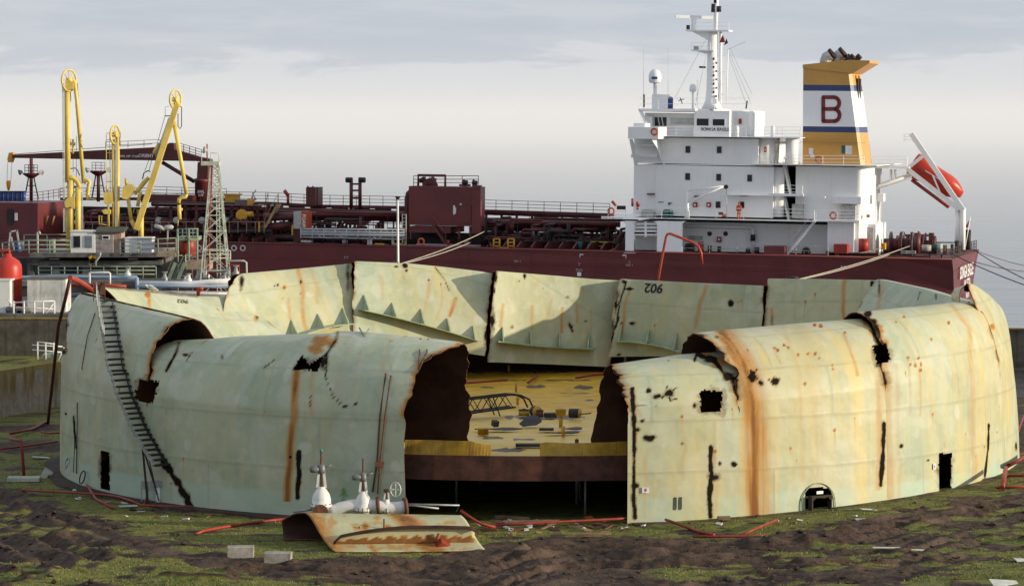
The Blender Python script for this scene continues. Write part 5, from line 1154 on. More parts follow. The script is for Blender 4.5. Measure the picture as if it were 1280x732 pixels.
# hull marks
for x in (249, 281, 292.5, 303.5): MB().ring(S(x, 310, -.03), (0, 1, 0), .26, .06, 18, 5).build('hull_mark', M_WLET, ship, org=(0, 0, 0))
def slet(txt, x, y, size, w=-.03, m=None, sx=1.0, parent=None, r=(1, 0, 0), u=(0, 0, 1), name='lettering'):
    mb = MB(); text_on(mb, txt, size, S(x, y, w) if len(np.shape(w)) == 0 else w, r, u, .012, sx); return mb.build(name, m or M_WLET, parent or ship, org=(0, 0, 0))
M_FLET = mat('faded hull lettering', (.36, .30, .30), .6, var=.3); slet('P.T', 433, 322, .36, m=M_FLET); slet('NO 2', 647, 326.5, .32, m=M_FLET); slet('7', 724, 330.5, .42, m=M_FLET); slet('TUG', 724, 337.5, .36, m=M_FLET); bx('hull_mark', M_WLET, 721.5, 340, 726.5, 345, -.03, -.01); slet('2\nNO 1', 787, 329.5, .32, m=M_FLET); slet('A T', 1054, 334, .35)
MB().bar(S(724.5, 318, -.03), S(729, 318, -.03), .04, .1).bar(S(725, 318, -.03), S(725, 322, -.03), .1, .04).build('hull_mark', M_WLET, ship, org=(0, 0, 0)); MB().bar(S(778, 319, -.03), S(783, 319, -.03), .04, .1).bar(S(782.5, 319, -.03), S(782.5, 323, -.03), .1, .04).build('hull_mark', M_WLET, ship, org=(0, 0, 0))
slet('SONGA EAGLE', 0, 0, 1.75, w=np.array([.10, 12.0, -1.75]), r=(0, 1, 0), sx=1.0); slet('VALLETTA', 0, 0, 1.2, w=np.array([.16, 12.0, -3.0]), r=(0, 1, 0)); slet('9461714', 0, 0, .75, w=np.array([.22, 12.0, -4.2]), r=(0, 1, 0))

# ---- superstructure
bx('boat_deck', M_SW, 759, 272, 1019, 276.5, 0, 24)
def side_plating():
    w0, w1 = 0.0, .35; ms = (MB(), MB())
    def fil(m, x, y, sx, sy, r=6):                               # quarter round corner of an opening
        pts = [S(x, y, w0)] + [S(x + sx * (r - r * math.cos(a)), y + sy * (r - r * math.sin(a)), w0) for a in np.linspace(0, math.pi / 2, 6)]
        m.prism(pts if sx * sy > 0 else pts[::-1], (0, w1 - w0, 0))
    for m, x0, x1 in ((ms[0], 782, 792), (ms[1], 821.5, 852.5)):
        SBX(m, x0, 276, x1, 316.5, w0, w1)
        for x, s in ((x0, -1), (x1, 1)): fil(m, x, 276.4, s, 1); fil(m, x, 316.4, s, -1, 4)
        m.build('side_plating', M_SW, ship, org=(0, 0, 0))
    for y in (280, 284.5, 289, 293.5): tb('louvre', M_SW, [(792.5, y, .25), (821, y, .25)], .09, n=4)
    tb('louvre', M_SW, [(807, 277, .22), (807, 296, .22)], .12, n=4)
side_plating()
bx('deck_house', M_SW, 794, 276, 1036, 317.5, 3.4, 20)
acc = bx('accommodation_block', M_SW, 792.5, 206, 966, 272.3, 2.0, 22)
bx('accommodation_upper', M_SW, 792.5, 171.5, 947.5, 206.2, 2.0, 22)
tb('deck_seam', M_SW, [(793, 206, 1.98), (966, 206.5, 1.98)], .05, n=4); tb('plate_seam', M_SW, [(819.5, 206, 1.98), (819.5, 272, 1.98)], .035, n=4)
for x, y in ((859.8, 186.8), (899, 187.2), (859.5, 220.6), (898.3, 221.6), (937, 222.6), (897.5, 256), (927.2, 256.3)):
    f = bx('window', M_GREY, x - 3.1, y - 4.5, x + 3.1, y + 4.5, 1.93, 2.0, bevel=.03); SBX(MB(), x - 2.7, y - 4.0, x + 2.7, y + 4.0, 1.9, 1.95).build('pane', M_GLASS, f, org=(0, 0, 0))
for x, y in ((887, 292), (907, 292)): f = MB().lathe([(.24, -.03), (.24, .05)], S(x, y, 3.36), (0, 1, 0), 16).build('porthole', M_GLASS, ship, org=(0, 0, 0))
for x, y, w, h, ww, mm in ((868.5, 256, 2.6, 3.1, 1.9, M_SRED), (885.5, 256, 2.6, 3.1, 1.9, M_SRED), (898.5, 299, 2.6, 3.3, 3.3, M_SRED), (956.5, 187, 1.4, 3.2, 2.45, M_SRED)):
    b = bx('fire_box', mm, x - w, y - h, x + w, y + h, ww - .25, ww + .1, bevel=.04); SBX(MB(), x - w * .45, y - h * .4, x + w * .45, y + h * .45, ww - .28, ww - .24).build('sign', M_WLET, b, org=(0, 0, 0))
for x0, x1, y in ((808.5, 817.5, 242.5), (867, 874, 245.5), (924, 933, 247.3), (1023, 1031, 246.5)): bx('light_canopy', M_RUSTP if x0 < 870 else M_SW, x0, y - .9, x1, y + .8, 1.5, 2.05)
slet('SONGA EAGLE', 894, 162, .45, w=2.86, m=M_INK, sx=.98)
# wheelhouse
wh = bx('wheelhouse', M_SW, 868, 138, 911.5, 171.6, 2.9, 21)
bx('wheelhouse_front', M_SW, 806, 141, 869, 171.6, 4.4, 19.6, wh)
m = MB(); a, b, c, d = S(797.5, 136, 2.5), S(869, 136, 2.5), S(869, 139.3, 2.5), S(800, 139.6, 2.5); m.prism([a, d, c, b], (0, 19, 0)); m.build('wheelhouse_roof', M_SW, ship, org=(0, 0, 0))
m = MB(); m.prism([S(797.5, 136.4, 2.5), S(807.5, 158, 2.5), S(810, 158, 2.5), S(802.5, 139, 2.5)], (0, .3, 0)); m.build('wing_gusset', M_SW, ship, org=(0, 0, 0))
for x0, x1, y0, y1, ww in ((818.5, 833, 146.5, 157.5, 4.4), (838, 868, 147.5, 156, 4.4), (871, 885.5, 148.3, 157, 2.9), (891, 905.5, 149, 157, 2.9)):
    f = bx('window', M_SW, x0 - .6, y0 - .6, x1 + .6, y1 + .6, ww - .06, ww + .02); SBX(MB(), x0, y0, x1, y1, ww - .09, ww - .04).build('pane', M_GLASS if x0 != 838 else mat('bright window', (.5, .52, .52), .1, var=.3), f, org=(0, 0, 0))
for x in (823.5, 828): tb('mullion', M_SW, [(x - 1, 146.5, 4.28), (x + 1, 157.5, 4.28)], .05, n=4)
bx('wing_house', M_SW, 807.5, 146, 815, 158, 3.4, 4.5)
wing = bx('bridge_wing', M_SW, 785, 158.5, 823, 174, -1.5, 2.4, bevel=.03)
bx('wing_locker', M_SW, 792, 154, 806, 158.6, -1, 1.5, wing)
m = MB(); m.prism([S(786.5, 174, -1), S(793, 206, 1.9), S(796, 206, 1.9), S(790, 174, -1)], (0, .4, 0)); m.prism([S(814, 174, -1.2), S(824, 174, 1.9), S(831, 206, 1.9), S(829, 206, 1.9), S(821, 184, .5)], (0, .25, 0)); m.build('wing_brackets', M_SW, wing, org=(0, 0, 0))
for y in (180.5, 194.5): tb('wing_beam', M_SW, [(789, y, 1.2), (821, y, 1.2)], .2, wing, 4)
bx('bridge_deck', M_SW, 800, 170.2, 1000, 172, .9, 22)
railing([(823, 171, 1.1), (1000, 171.4, 1.1)], 1.0, 1.7)
railing([(1000, 171.4, 1.1), (1000.5, 171.4, 14)], 1.0, 1.7)
lbuoy = MB().ring(S(818, 164.5, -1.6), (0.1, 1, 0), .32, .09, 18, 7); lb0 = salone(lbuoy, 'lifebuoy', mat('lifebuoy orange', (.55, .12, .05), .5, var=.3), S(818, 164.5, -1.6), 'orange lifebuoy hanging at the bridge wing', 'lifebuoy', 'lifebuoys on the tanker')
for lab, x, y, w in (('orange lifebuoy on the rail in front of the accommodation', 764, 264, -.1), ('orange lifebuoy on the rail above the lower aft house', 1041.5, 269.5, .9), ('orange lifebuoy on the funnel deck rail', 1023.5, 199.5, 2.2), ('orange lifebuoy under the maroon deck house', 526.5, 302, -.15)):
    o = lb0.copy(); COL.objects.link(o); o.location = SM @ Vector(S(x, y, w).tolist()); o['label'] = lab
# rounded aft corners, vents and deck gear
def vcyl(name, m, x, y0, y1, wpx, w, parent=None, n=18, top=None):
    a, b = S(x, y1, w), S(x, y0, w); r = abs(S(x + wpx / 2, y1, w)[0] - a[0]); h = b[2] - a[2]
    pr = [(r, 0), (r, h)] if not top else [(r, 0), (r, h - r * .6), (r * .8, h - r * .2), (r * .4, h)]
    return MB().lathe(pr, a, n=n).build(name, m, parent or ship, org=(0, 0, 0))
vcyl('corner_house', M_SW, 958, 171.8, 205, 22, 3.3); vcyl('corner_house', M_SW, 989.5, 171.8, 205, 16, 3.2); bx('corner_house', M_SW, 947, 172, 965, 206, 7, 18)
bx('aft_wall', M_SW, 962, 206, 996, 272, 9, 20); vcyl('stair_trunk', M_SW, 972.5, 209, 271, 15, 3.0)
bx('doorway', M_DARK, 986, 209, 995, 240, 8.7, 9.1); bx('doorway', M_DARK, 984, 248, 994, 270, 8.7, 9.1)
bx('funnel_deck', M_SW, 940, 204.6, 1096, 208, .9, 20)
bx('mid_landing', M_SW, 905, 243.6, 1003, 245.3, 1.2, 9); bx('landing_edge', M_SW, 960, 241.5, 1004, 245.5, 1.1, 1.4)
def ladder(name, x0, y0, x1, y1, w, wid=.7, n=11, m=None):
    a, b = S(x0, y0, w), S(x1, y1, w); mb = MB(); o = np.array([0, wid, 0])
    mb.bar(a, b, .06, .22); mb.bar(a + o, b + o, .06, .22); l = mb.build(name, m or M_SW, ship, org=(0, 0, 0)); t = MB()
    for k in range(1, n): c = a + (b - a) * k / n; t.box(c + (-.16, 0, -.03), c + (.16, wid, .03))
    t.build('treads', m or M_SW, l, org=(0, 0, 0)); r = MB(); r.tube([a + (0, 0, 1), b + (0, 0, 1)], .03, 5); r.tube([a, a + (0, 0, 1)], .03, 4); r.tube([b, b + (0, 0, 1)], .03, 4); r.build('handrail', m or M_SW, l, org=(0, 0, 0))
ladder('stairway', 980, 207, 988, 243, 3, n=13); ladder('stairway', 979, 245, 986, 275, 3, n=11); ladder('stairway', 1018, 277, 984, 318, 1.2, n=13); ladder('stairway', 972, 172, 970, 206, 4, n=10)
railing([(948, 206, 1.1), (1001, 206.5, 1.1)], 1.0, 1.3); railing([(980, 244, 1.3), (1003, 244.4, 1.3)], 1.0, 1.0)
railing([(793, 272.5, .15), (964, 274, .15), (1018, 275.5, .15)], 1.05, 2.6); railing([(760, 272.5, .15), (782, 272.5, .15)], 1.0, 1.3)
# engine casing and funnel
def rounded(name, m, x0, y0, x1, y1, w0, w1, r):
    a, b = S(x0, y0, w0), S(x1, y1, w0); xa, xb = a[0], b[0]; z0, z1 = b[2], a[2]
    pl = [(xa, w0)] + [(xb - r + r * math.sin(t), w0 + r - r * math.cos(t)) for t in np.linspace(0, math.pi / 2, 7)] + [(xb, w1), (xa, w1)]
    return MB().prism([(p[0], p[1], z0) for p in pl], (0, 0, z1 - z0)).build(name, m, ship, org=(0, 0, 0))
rounded('engine_casing', M_SW, 995, 207.8, 1078, 275, 3, 14.5, .6)
rounded('aft_tower', M_SW, 1070, 207, 1081.5, 316, 3.3, 14, .8)
def funnel():
    w0, w1 = 4.2, 10.4
    L = lambda y: 1004 - (y - 88) * .006; R = lambda y: 1064 + (y - 88) * .131
    bands = [(84, 106, M_FY), (106, 113.5, M_FB), (113.5, 157.8, M_SW), (157.8, 165, M_FB), (165, 207, M_FY)]; first = None
    for y0, y1, mm in bands:
        z0, z1 = S(L(y1), y1, w0)[2], S(L(y0), y0, w0)[2]; v = []
        for y, z in ((y1, z0), (y0, z1)):
            xl, xr = S(L(y), y, w0)[0], S(R(y), y, w0)[0]
            v += [(xl, w0, z), (xr - .3, w0, z), (xr, w0 + .3, z), (xr, w1 - .3, z), (xr - .3, w1, z), (xl, w1, z)]
        mb = MB().add(v, [(5, 4, 3, 2, 1, 0), (6, 7, 8, 9, 10, 11)] + [(i, (i + 1) % 6, 6 + (i + 1) % 6, 6 + i) for i in range(6)])
        o = mb.build('funnel_band', mm, ship, org=(0, 0, 0))
        if first is None: first = o
        if mm is M_SW: mid = o
    zt = S(1004, 84, w0)[2]; xa, xb = S(1003.5, 86, w0)[0], S(1087, 82, w0)[0]; xc = S(1066, 88, w0)[0]
    MB().prism([(xa, w0 - .1, zt - .1), (xa, w0 - .1, zt + .25), (xb - 2, w0 - .1, zt + .75), (xb, w0 - .1, zt + .7), (xb, w0 - .1, zt + .45), (xc, w0 - .1, zt - .6)][::-1], (0, w1 - w0 + .2, 0)).build('funnel_cap', M_FY, ship, org=(0, 0, 0))
    for x0, y0, x1, y1, w, r, mm in ((1031, 84, 1036, 69, 6, .52, M_INOX), (1046, 84, 1050, 68, 7, .62, M_INOX), (1060, 83, 1062, 73, 6.5, .3, M_DARK), (1067, 82, 1070, 73, 7.5, .3, M_DARK), (1056, 83, 1058, 73, 8.5, .3, M_DARK)):
        a = S(x0, y0, w); b = S(x0, y1 + 4.5, w); c = S(x1 + 4.5, y1 - 2.5, w)
        p = MB().tube([a, b - (0, 0, .2), b * .75 + c * .25 + (-.04, 0, .05), b * .45 + c * .55, c], r, 12).build('exhaust_pipe', mm, ship, org=(0, 0, 0)); MB().lathe([(r * 1.03, -.22), (r * 1.05, .1), (r * .85, .1), (r * .8, -.1)], c, unit(c - b), 12).build('soot_rim', M_DARK, p, org=(0, 0, 0))
    # letter B drawn with a square section stroke
    q = MB(); k = 1.0; P = lambda x, y: S(x, y, w0 - .03)
    st = [[(1029, 121), (1029, 152)], [(1027.6, 121.6), (1043, 121.6)], [(1027.6, 136.3), (1043, 136.3)], [(1027.6, 151.6), (1043.5, 151.6)]]
    for a, b in st: q.bar(P(*a), P(*b), .06, .26, up=(0, 0, 1) if a[0] != b[0] else (1, 0, 0)) if False else q.bar(P(*a), P(*b), *((.06, .38) if a[0] != b[0] else (.38, .06)), up=(0, 0, 1) if a[0] != b[0] else (0, 1, 0))
    for cy, ry, rx in ((129, 7.4, 6.6), (144, 7.7, 7)):
        for t0, t1 in zip(np.linspace(-90, 90, 9)[:-1], np.linspace(-90, 90, 9)[1:]):
            a = [1042.5 + rx * math.cos(math.radians(t)) for t in (t0, t1)]; b = [cy + ry * math.sin(math.radians(t)) for t in (t0, t1)]
            A, Bp = P(a[0], b[0]), P(a[1], b[1]); q.bar(A - unit(Bp - A) * .05, Bp + unit(Bp - A) * .05, .38, .06, up=(0, 1, 0))
    q.build('letter_b', M_BRED, mid, org=(0, 0, 0))
    bx('funnel_rail', M_RUSTP, 1001, 177.3, 1081, 178.6, w0 - .25, w0 - .1)
    xr = S(R(112), 112, w0)[0]
    for dy, dz, zz in ((2.2, 0, 113), (3.6, 0, 113)): z = S(1070, zz, w0)[2]; MB().box((xr - .1, w0 + dy, z - 1.1), (xr + .12, w0 + dy + .6, z + 1.2)).build('vent_slot', M_DARK, ship, org=(0, 0, 0))
    for dy in (2.2, 4.2): z = S(1065, 96, w0)[2]; MB().lathe([(.18, 0), (.18, .3)], (S(R(96), 96, w0)[0] - .1, w0 + dy, z), (1, 0, 0), 10).build('lamp', M_YEL, ship, org=(0, 0, 0))
    for x0, y0, x1, y1, mm in ((1052, 182, 1056, 192, M_TEAL), (1057, 182, 1064.5, 193, M_WLET), (1011, 185, 1016.5, 193, M_WLET), (1013, 193, 1018, 197, M_WLET)): bx('notice', mm, x0, y0, x1, y1, w0 - .06, w0 - .02)
    railing([(1003, 207, 2.0), (1080, 207.2, 2.0)], 1.0, 1.7)
funnel()
tb('jumper_pipe', M_SW, [(966, 178, 5), (1001, 178, 4)], .06)
for x, y0, y1, wp, w in ((938.5, 139, 171, 9.5, 6), (921, 157, 171, 5.5, 2.2), (966, 157, 171, 5.5, 4)): vcyl('ventilator', M_SW, x, y0, y1, wp, w, top=True)
bx('wheelhouse_aft', M_SW, 911, 139, 929, 171, 6, 18); f = bx('window', M_SW, 912.5, 148, 917, 156, 5.93, 6); SBX(MB(), 913.2, 149, 916.2, 155.4, 5.9, 5.94).build('pane', M_GLASS, f, org=(0, 0, 0)); bx('fire_box', M_SRED, 923.3, 148.5, 926.6, 155, 5.8, 6.05)
bx('green_sign', mat('green sign', (.03, .28, .08), .5), 992, 185.5, 996.5, 190, 4.9, 5)
bx('air_hood', M_SW, 1041, 245.5, 1076, 255, 2.2, 3.4); bx('hvac_unit', M_PALE, 1051, 257, 1069, 275, 2.4, 3.2)
bx('lower_aft_deck', M_SW, 1016, 274.5, 1074, 277.8, .6, 14); bx('lower_aft_house', M_SW, 1034.5, 277.5, 1067, 315.5, 1.6, 12); bx('lower_aft_house', M_SW, 1066, 276, 1073, 315.5, 2.2, 12)
bx('aft_locker', M_SW, 1073, 280, 1094, 316, 4.5, 12); vcyl('mast_post', M_SW, 1097, 276, 318, 7, 8); bx('control_panel', M_PALE, 1078, 284, 1091, 312, 4.3, 4.6)
railing([(1020, 275, .7), (1074, 275.6, .7)], 1.0, 1.5)
bx('tower_box', M_SW, 1097, 242, 1104, 252, 6, 7.5); bx('yellow_sign', M_YEL, 1083, 268, 1087, 272, 3.2, 3.4)
tb('davit_pipe', M_SW, [(846, 282, 3.0), (905, 283.5, 3.0), (938, 284, 3.0), (941, 287, 3.0), (941, 318, 3.0)], .16, n=8)
vcyl('pipe_valve', M_DARK, 941, 293, 301, 6, 3.0); bx('door', M_SW, 921, 291, 932, 314, 3.3, 3.45); 
for x0, x1 in ((866, 883.5),): bx('hose_rack', M_PALE, x0 - 5, 294.5, x1 - 6, 299, 3.1, 3.4)
railing([(853, 316, .2), (955, 318, .2), (1035, 320.4, .2)], 1.0, 2.4, m=M_PALE, bars=2)
bx('bulwark_box', M_HULL, 955, 307.5, 980, 321, -.02, 2.2)
for x, y0, y1, wp, mm in ((862, 305, 316, 11, M_DARK), (876, 302, 315, 7, M_SRED), (887, 307, 316, 5, M_DARK), (899, 308, 317, 5, M_DARK), (935, 310, 319, 6, M_DARK), (946, 309, 319, 6, M_DARK), (1008, 311, 321, 5, M_DARK), (1034, 313, 322, 4, M_RUSTP), (1046, 312, 322, 5, M_TAN)): vcyl('bollard', mm, x, y0, y1, wp, 1.2)
MB().ring(S(1008, 315, .4), (0, 1, 0), .38, .13, 16, 6).build('fairlead', M_DARK, ship, org=(0, 0, 0)); MB().ring(S(862, 310, .4), (0, 1, 0), .42, .14, 16, 6).build('fairlead', M_DARK, ship, org=(0, 0, 0))
bx('red_locker', M_SRED, 1042, 305, 1059, 317, .5, 1.8, bevel=.04); vcyl('red_locker', M_SRED, 1079.5, 298, 315, 13, 2.4)
# mid deck side items against the accommodation
for x0, y0, x1, y1, ww, mm, nm in ((801, 262, 817, 272, .6, M_PALE, 'raft_cradle'), (828, 262, 836, 272, .6, M_TEAL, 'covered_gear'), (837, 263, 839, 272, .6, M_TEAL, 'covered_gear')): bx(nm, mm, x0, y0, x1, y1, ww, ww + 1.1, bevel=.15)
for x0, y0, x1, y1 in ((823, 252, 829, 253), (835, 253, 840, 254), (835, 254.5, 838, 256)): bx('notice', M_TEAL, x0, y0, x1, y1, 1.94, 1.98)
c = S(799, 256, .3); tb('monitor', M_SRED, [(796.5, 252, .3), (797, 262, .3)], .12); tb('monitor', M_SRED, [(790.5, 248, .3), (790.5, 258, .3)], .12); tb('monitor', M_SRED, [(795.5, 254, .3), (799.5, 257, .3)], .14)
tb('monitor', M_SRED, [(765, 251.5, 0), (770, 257, 0)], .14); bx('name_board', M_DARK, 771, 257, 782, 262, -.1, 0)
def provision_crane():
    t = MB().tube([S(859, 272, .8), S(859, 256, .8), S(859.5, 237.5, .8)], [.28, .17, .14], 10).build('provision_crane', M_SW, ship, org=(0, 0, 0))
    tb('boom', M_SW, [(861, 252.5, .7), (907, 232.5, .7)], .13, t); tb('stay', M_SW, [(860, 238.5, .7), (906, 232, .7)], .06, t); tb('fall_wire', M_PALE, [(908, 234, .7), (908.8, 275, .7)], .03, t, 4)
    MB().lathe([(.22, -.12), (.22, .12)], S(907.5, 233.5, .7), (0, 1, 0), 12).build('sheave', M_DARK, t, org=(0, 0, 0))
provision_crane()
for x, y in ((901, 266.5), (905, 269.5)): vcyl('deck_valve', M_SRED, x, y - 2, y + 2, 6, .9)
# mast and monkey island
railing([(800, 137, 2.8), (940, 137, 2.8)], 1.15, 1.7, r=.016, bars=2)
mast = MB().tube([S(890, 137, 11), S(890, 126, 11), S(890.3, 112, 11), S(891, 39, 11)], [1.15, .72, .62, .5], 12).build('mast', M_SW, ship, org=(0, 0, 0))
tb('mast_pole', M_SW, [(900, 130, 11), (901, 40, 11)], .16, mast); tb('mast_pole', M_SW, [(908, 128, 11.4), (910, 62, 11.4)], .07, mast); tb('topmast', M_SW, [(894.5, 38, 11), (895.2, 12, 11), (896, 0, 11)], .22, mast, 8)
for y in (8, 1): MB().lathe([(.24, -.25), (.24, .25)], S(892 if y > 4 else 895, y, 11), n=10).build('mast_light', M_DARK, mast, org=(0, 0, 0))
MB().lathe([(.26, -.3), (.26, .3)], S(898.5, 11.5, 11), n=10).build('mast_light', M_DARK, mast, org=(0, 0, 0)); MB().lathe([(.26, -.3), (.26, .3)], S(892, 12, 11), n=10).build('mast_light', M_DARK, mast, org=(0, 0, 0))
SBX(MB(), 857, 37.5, 911, 39.5, 10, 12).build('radar_platform', M_SW, mast, org=(0, 0, 0)); MB().prism([S(865, 39.5, 10.6), S(884, 50, 10.6), S(887, 50, 10.6), S(887, 39.5, 10.6)], (0, .8, 0)).build('platform_gusset', M_SW, mast, org=(0, 0, 0))
SBX(MB(), 864, 62.3, 892, 64, 10, 12).build('lower_platform', M_SW, mast, org=(0, 0, 0)); MB().prism([S(869, 64, 10.6), S(882, 67.5, 10.6), S(886, 67.5, 10.6), S(886, 64, 10.6)], (0, .8, 0)).build('platform_gusset', M_SW, mast, org=(0, 0, 0))
railing([(870, 37.5, 10), (911, 37.5, 10)], .75, 1.0, r=.016, bars=2, parent=mast); railing([(864, 62, 10), (888, 62, 10)], .7, .8, r=.018, bars=2, parent=mast)
vcyl('radar_pedestal', M_SW, 867.5, 24, 37.5, 6.5, 11, mast); rs_ = MB().bar(S(844.5, 20.8, 10.2), S(891, 22.3, 11.8), .28, .32).build('radar_scanner', M_SW, mast, org=(0, 0, 0)); bx('camera_box', M_DARK, 858, 31.5, 861, 37, 10.6, 11.2, mast); bx('radar_box', M_PALE, 867, 58, 872, 62.5, 10.8, 11.6, mast)
for k, y in enumerate(np.arange(72, 124, 5.2)): bx('cable_clip', M_DARK, 891.2 + (k % 2) * 3, y, 892.6 + (k % 2) * 3, y + 3, 10.2, 10.5, mast)
for y in (70, 90, 105, 118): tb('rung_bar', M_SW, [(884, y, 11), (906, y, 11)], .04, mast, 4)
tb('mast_lamp', M_DARK, [(874, 84, 10.6), (882, 84.3, 10.6)], .10, mast)
for a, b in (((844, 122), (883, 48)), ((869, 132), (883, 68)), ((911, 65), (938, 128)), ((911, 70), (934, 133)), ((910, 62), (932, 52)), ((912, 60), (940, 118))): tb('stay_wire', M_PALE, [(*a, 10), (*b, 9)], .02, mast, 4)
fl = S(900, 43, 10.4); MB().prism([S(903.5, 43, 10.4), S(899, 53.5, 10.4), S(906.5, 53, 10.4)], (0, .03, 0)).build('signal_flag', M_SRED, mast, org=(0, 0, 0)); MB().prism([S(908, 48, 10.4), S(905, 57, 10.4), S(910, 54, 10.4)], (0, .03, 0)).build('signal_flag', M_DARK, mast, org=(0, 0, 0))
def dome(x, y0, y1, wp, yb, w, lab):
    a, b = S(x, y1, w), S(x, y0, w); h = b[2] - a[2]; r = abs(S(x + wp / 2, y1, w)[0] - a[0])
    d = MB().lathe([(r * .75, 0), (r * .95, h * .12), (r, h * .35), (r * .96, h * .62), (r * .75, h * .85), (r * .4, h * .97), (0.01, h)], a, n=20).build('satellite_dome', mat('dome white', (.76, .76, .77), .35, var=.04), ship, org=(0, 0, 0))
    tb('dome_post', M_SW, [(x, y1, w), (x, yb, w)], r * .28, d)
    return d
dm = dome(818.8, 86.5, 104, 16, 137, 6, ''); bx('dome_pedestal', M_SW, 815, 118, 832, 136.5, 5.4, 7.5, dm); bx('dome_badge', M_BLUE, 814.5, 96, 821.5, 99, 6 - .72, 6 - .6, dm); dome(866, 105, 115, 8.5, 137, 7, '')
for x, y in ((804.5, 58), (835, 60), (871.5, 100)): tb('whip_aerial', M_PALE, [(x, y, 6), (x, 136, 6)], .018, n=4)
vcyl('covered_lamp', M_BLUE, 838, 121, 136, 6.5, 4, top=True); bx('deck_lamp', M_SW, 891, 123.5, 894.5, 130, 4, 4.6); tb('aerial', M_DARK, [(850, 122, 5), (853, 130, 5)], .05); tb('aerial', M_DARK, [(848, 126, 5), (855, 124, 5)], .04); tb('lamp_post', M_DARK, [(934, 126, 5), (932.5, 136, 5)], .07); tb('lamp_post', M_RUSTP, [(805, 118, 5), (805, 134, 5)], .09)
# stern
tb('stern_rail', M_DARK, [(1094, 316.5, .3), (1160, 317.5, .3)], .05)
def winches():
    for x, w in ((1114, 6), (1128, 6), (1122, 14), (1140, 14), (1155, 13)):
        a = S(x, 306, w); k = 1.35 if w < 10 else 1.0
        d = MB().lathe([(1.0 * k, -.1), (1.0 * k, .05), (.5 * k, .1), (.5 * k, .85), (1.0 * k, .9), (1.0 * k, 1.05)], (a[0], w, a[2]), (1, 0, 0), 18).build('mooring_winch', M_PIPE, ship, org=(0, 0, 0)); MB().lathe([(.95 * k, 1.06), (.95 * k, 1.2), (.1, 1.22)], (a[0], w, a[2]), (1, 0, 0), 18).build('drum_end', M_PALE if w < 10 else M_PIPE, d, org=(0, 0, 0))
        b = S(x, 318, w); MB().box((a[0] - .3, w - .7, b[2] - .3), (a[0] + 1.4, w + .7, a[2] - .5)).build('bedplate', M_DARK, d, org=(0, 0, 0))
    for x, y0, y1, wp, w, mm in ((1146, 291, 316, 9, 5, M_PIPE), (1108, 298, 316, 8, 9, M_DARK), (1130, 290, 300, 2.5, 14, M_PIPE), (1139, 290, 300, 2.5, 14, M_PIPE), (1148, 289, 300, 2.5, 14, M_PIPE), (1157, 291, 300, 2.5, 14, M_PIPE), (1164, 291, 312, 7, 13, M_PIPE), (1175, 304, 316, 6, 6, M_PALE), (1181, 306, 318, 5, 4, M_TAN), (1158, 306, 314, 12, 9, M_PALE), (1170, 305, 312, 10, 12, M_TEAL), (1190, 305, 318, 4, 4, M_DARK), (1196, 301, 317, 6, 10, M_DARK), (1210, 287, 312, 7, 14, M_DARK), (1204, 296, 315, 6, 12, M_PIPE)): vcyl('deck_gear', mm, x, y0, y1, wp, w)
    tb('deck_pipe', M_PIPE, [(1128, 294, 14), (1165, 294, 14)], .12); tb('deck_pipe', M_DARK, [(1170, 303, 13), (1196, 303, 13)], .06)
    bx('white_board', M_WLET, 1126, 313, 1144.5, 317, -.1, 0); slet('KEEP CLEAR', 1135, 315, .26, w=-.12, m=M_INK); bx('yellow_gear', M_YEL, 1101, 304, 1106, 312, 3, 4); bx('coaming', M_DECK, 1112, 319, 1160, 322.5, .1, .6)
    bx('stern_frame', M_DARK, 1161, 317.5, 1162.5, 323, -.05, .3); bx('stern_frame', M_DARK, 1176, 318, 1177.5, 323, -.05, .3); bx('stern_frame', M_DARK, 1161, 317.3, 1190, 318.5, -.05, .3)
    railing([(-.2, 1, 0), (-.2, 23, 0)], 1.0, 1.4, m=M_DARK, r=.035, local=True)
winches()
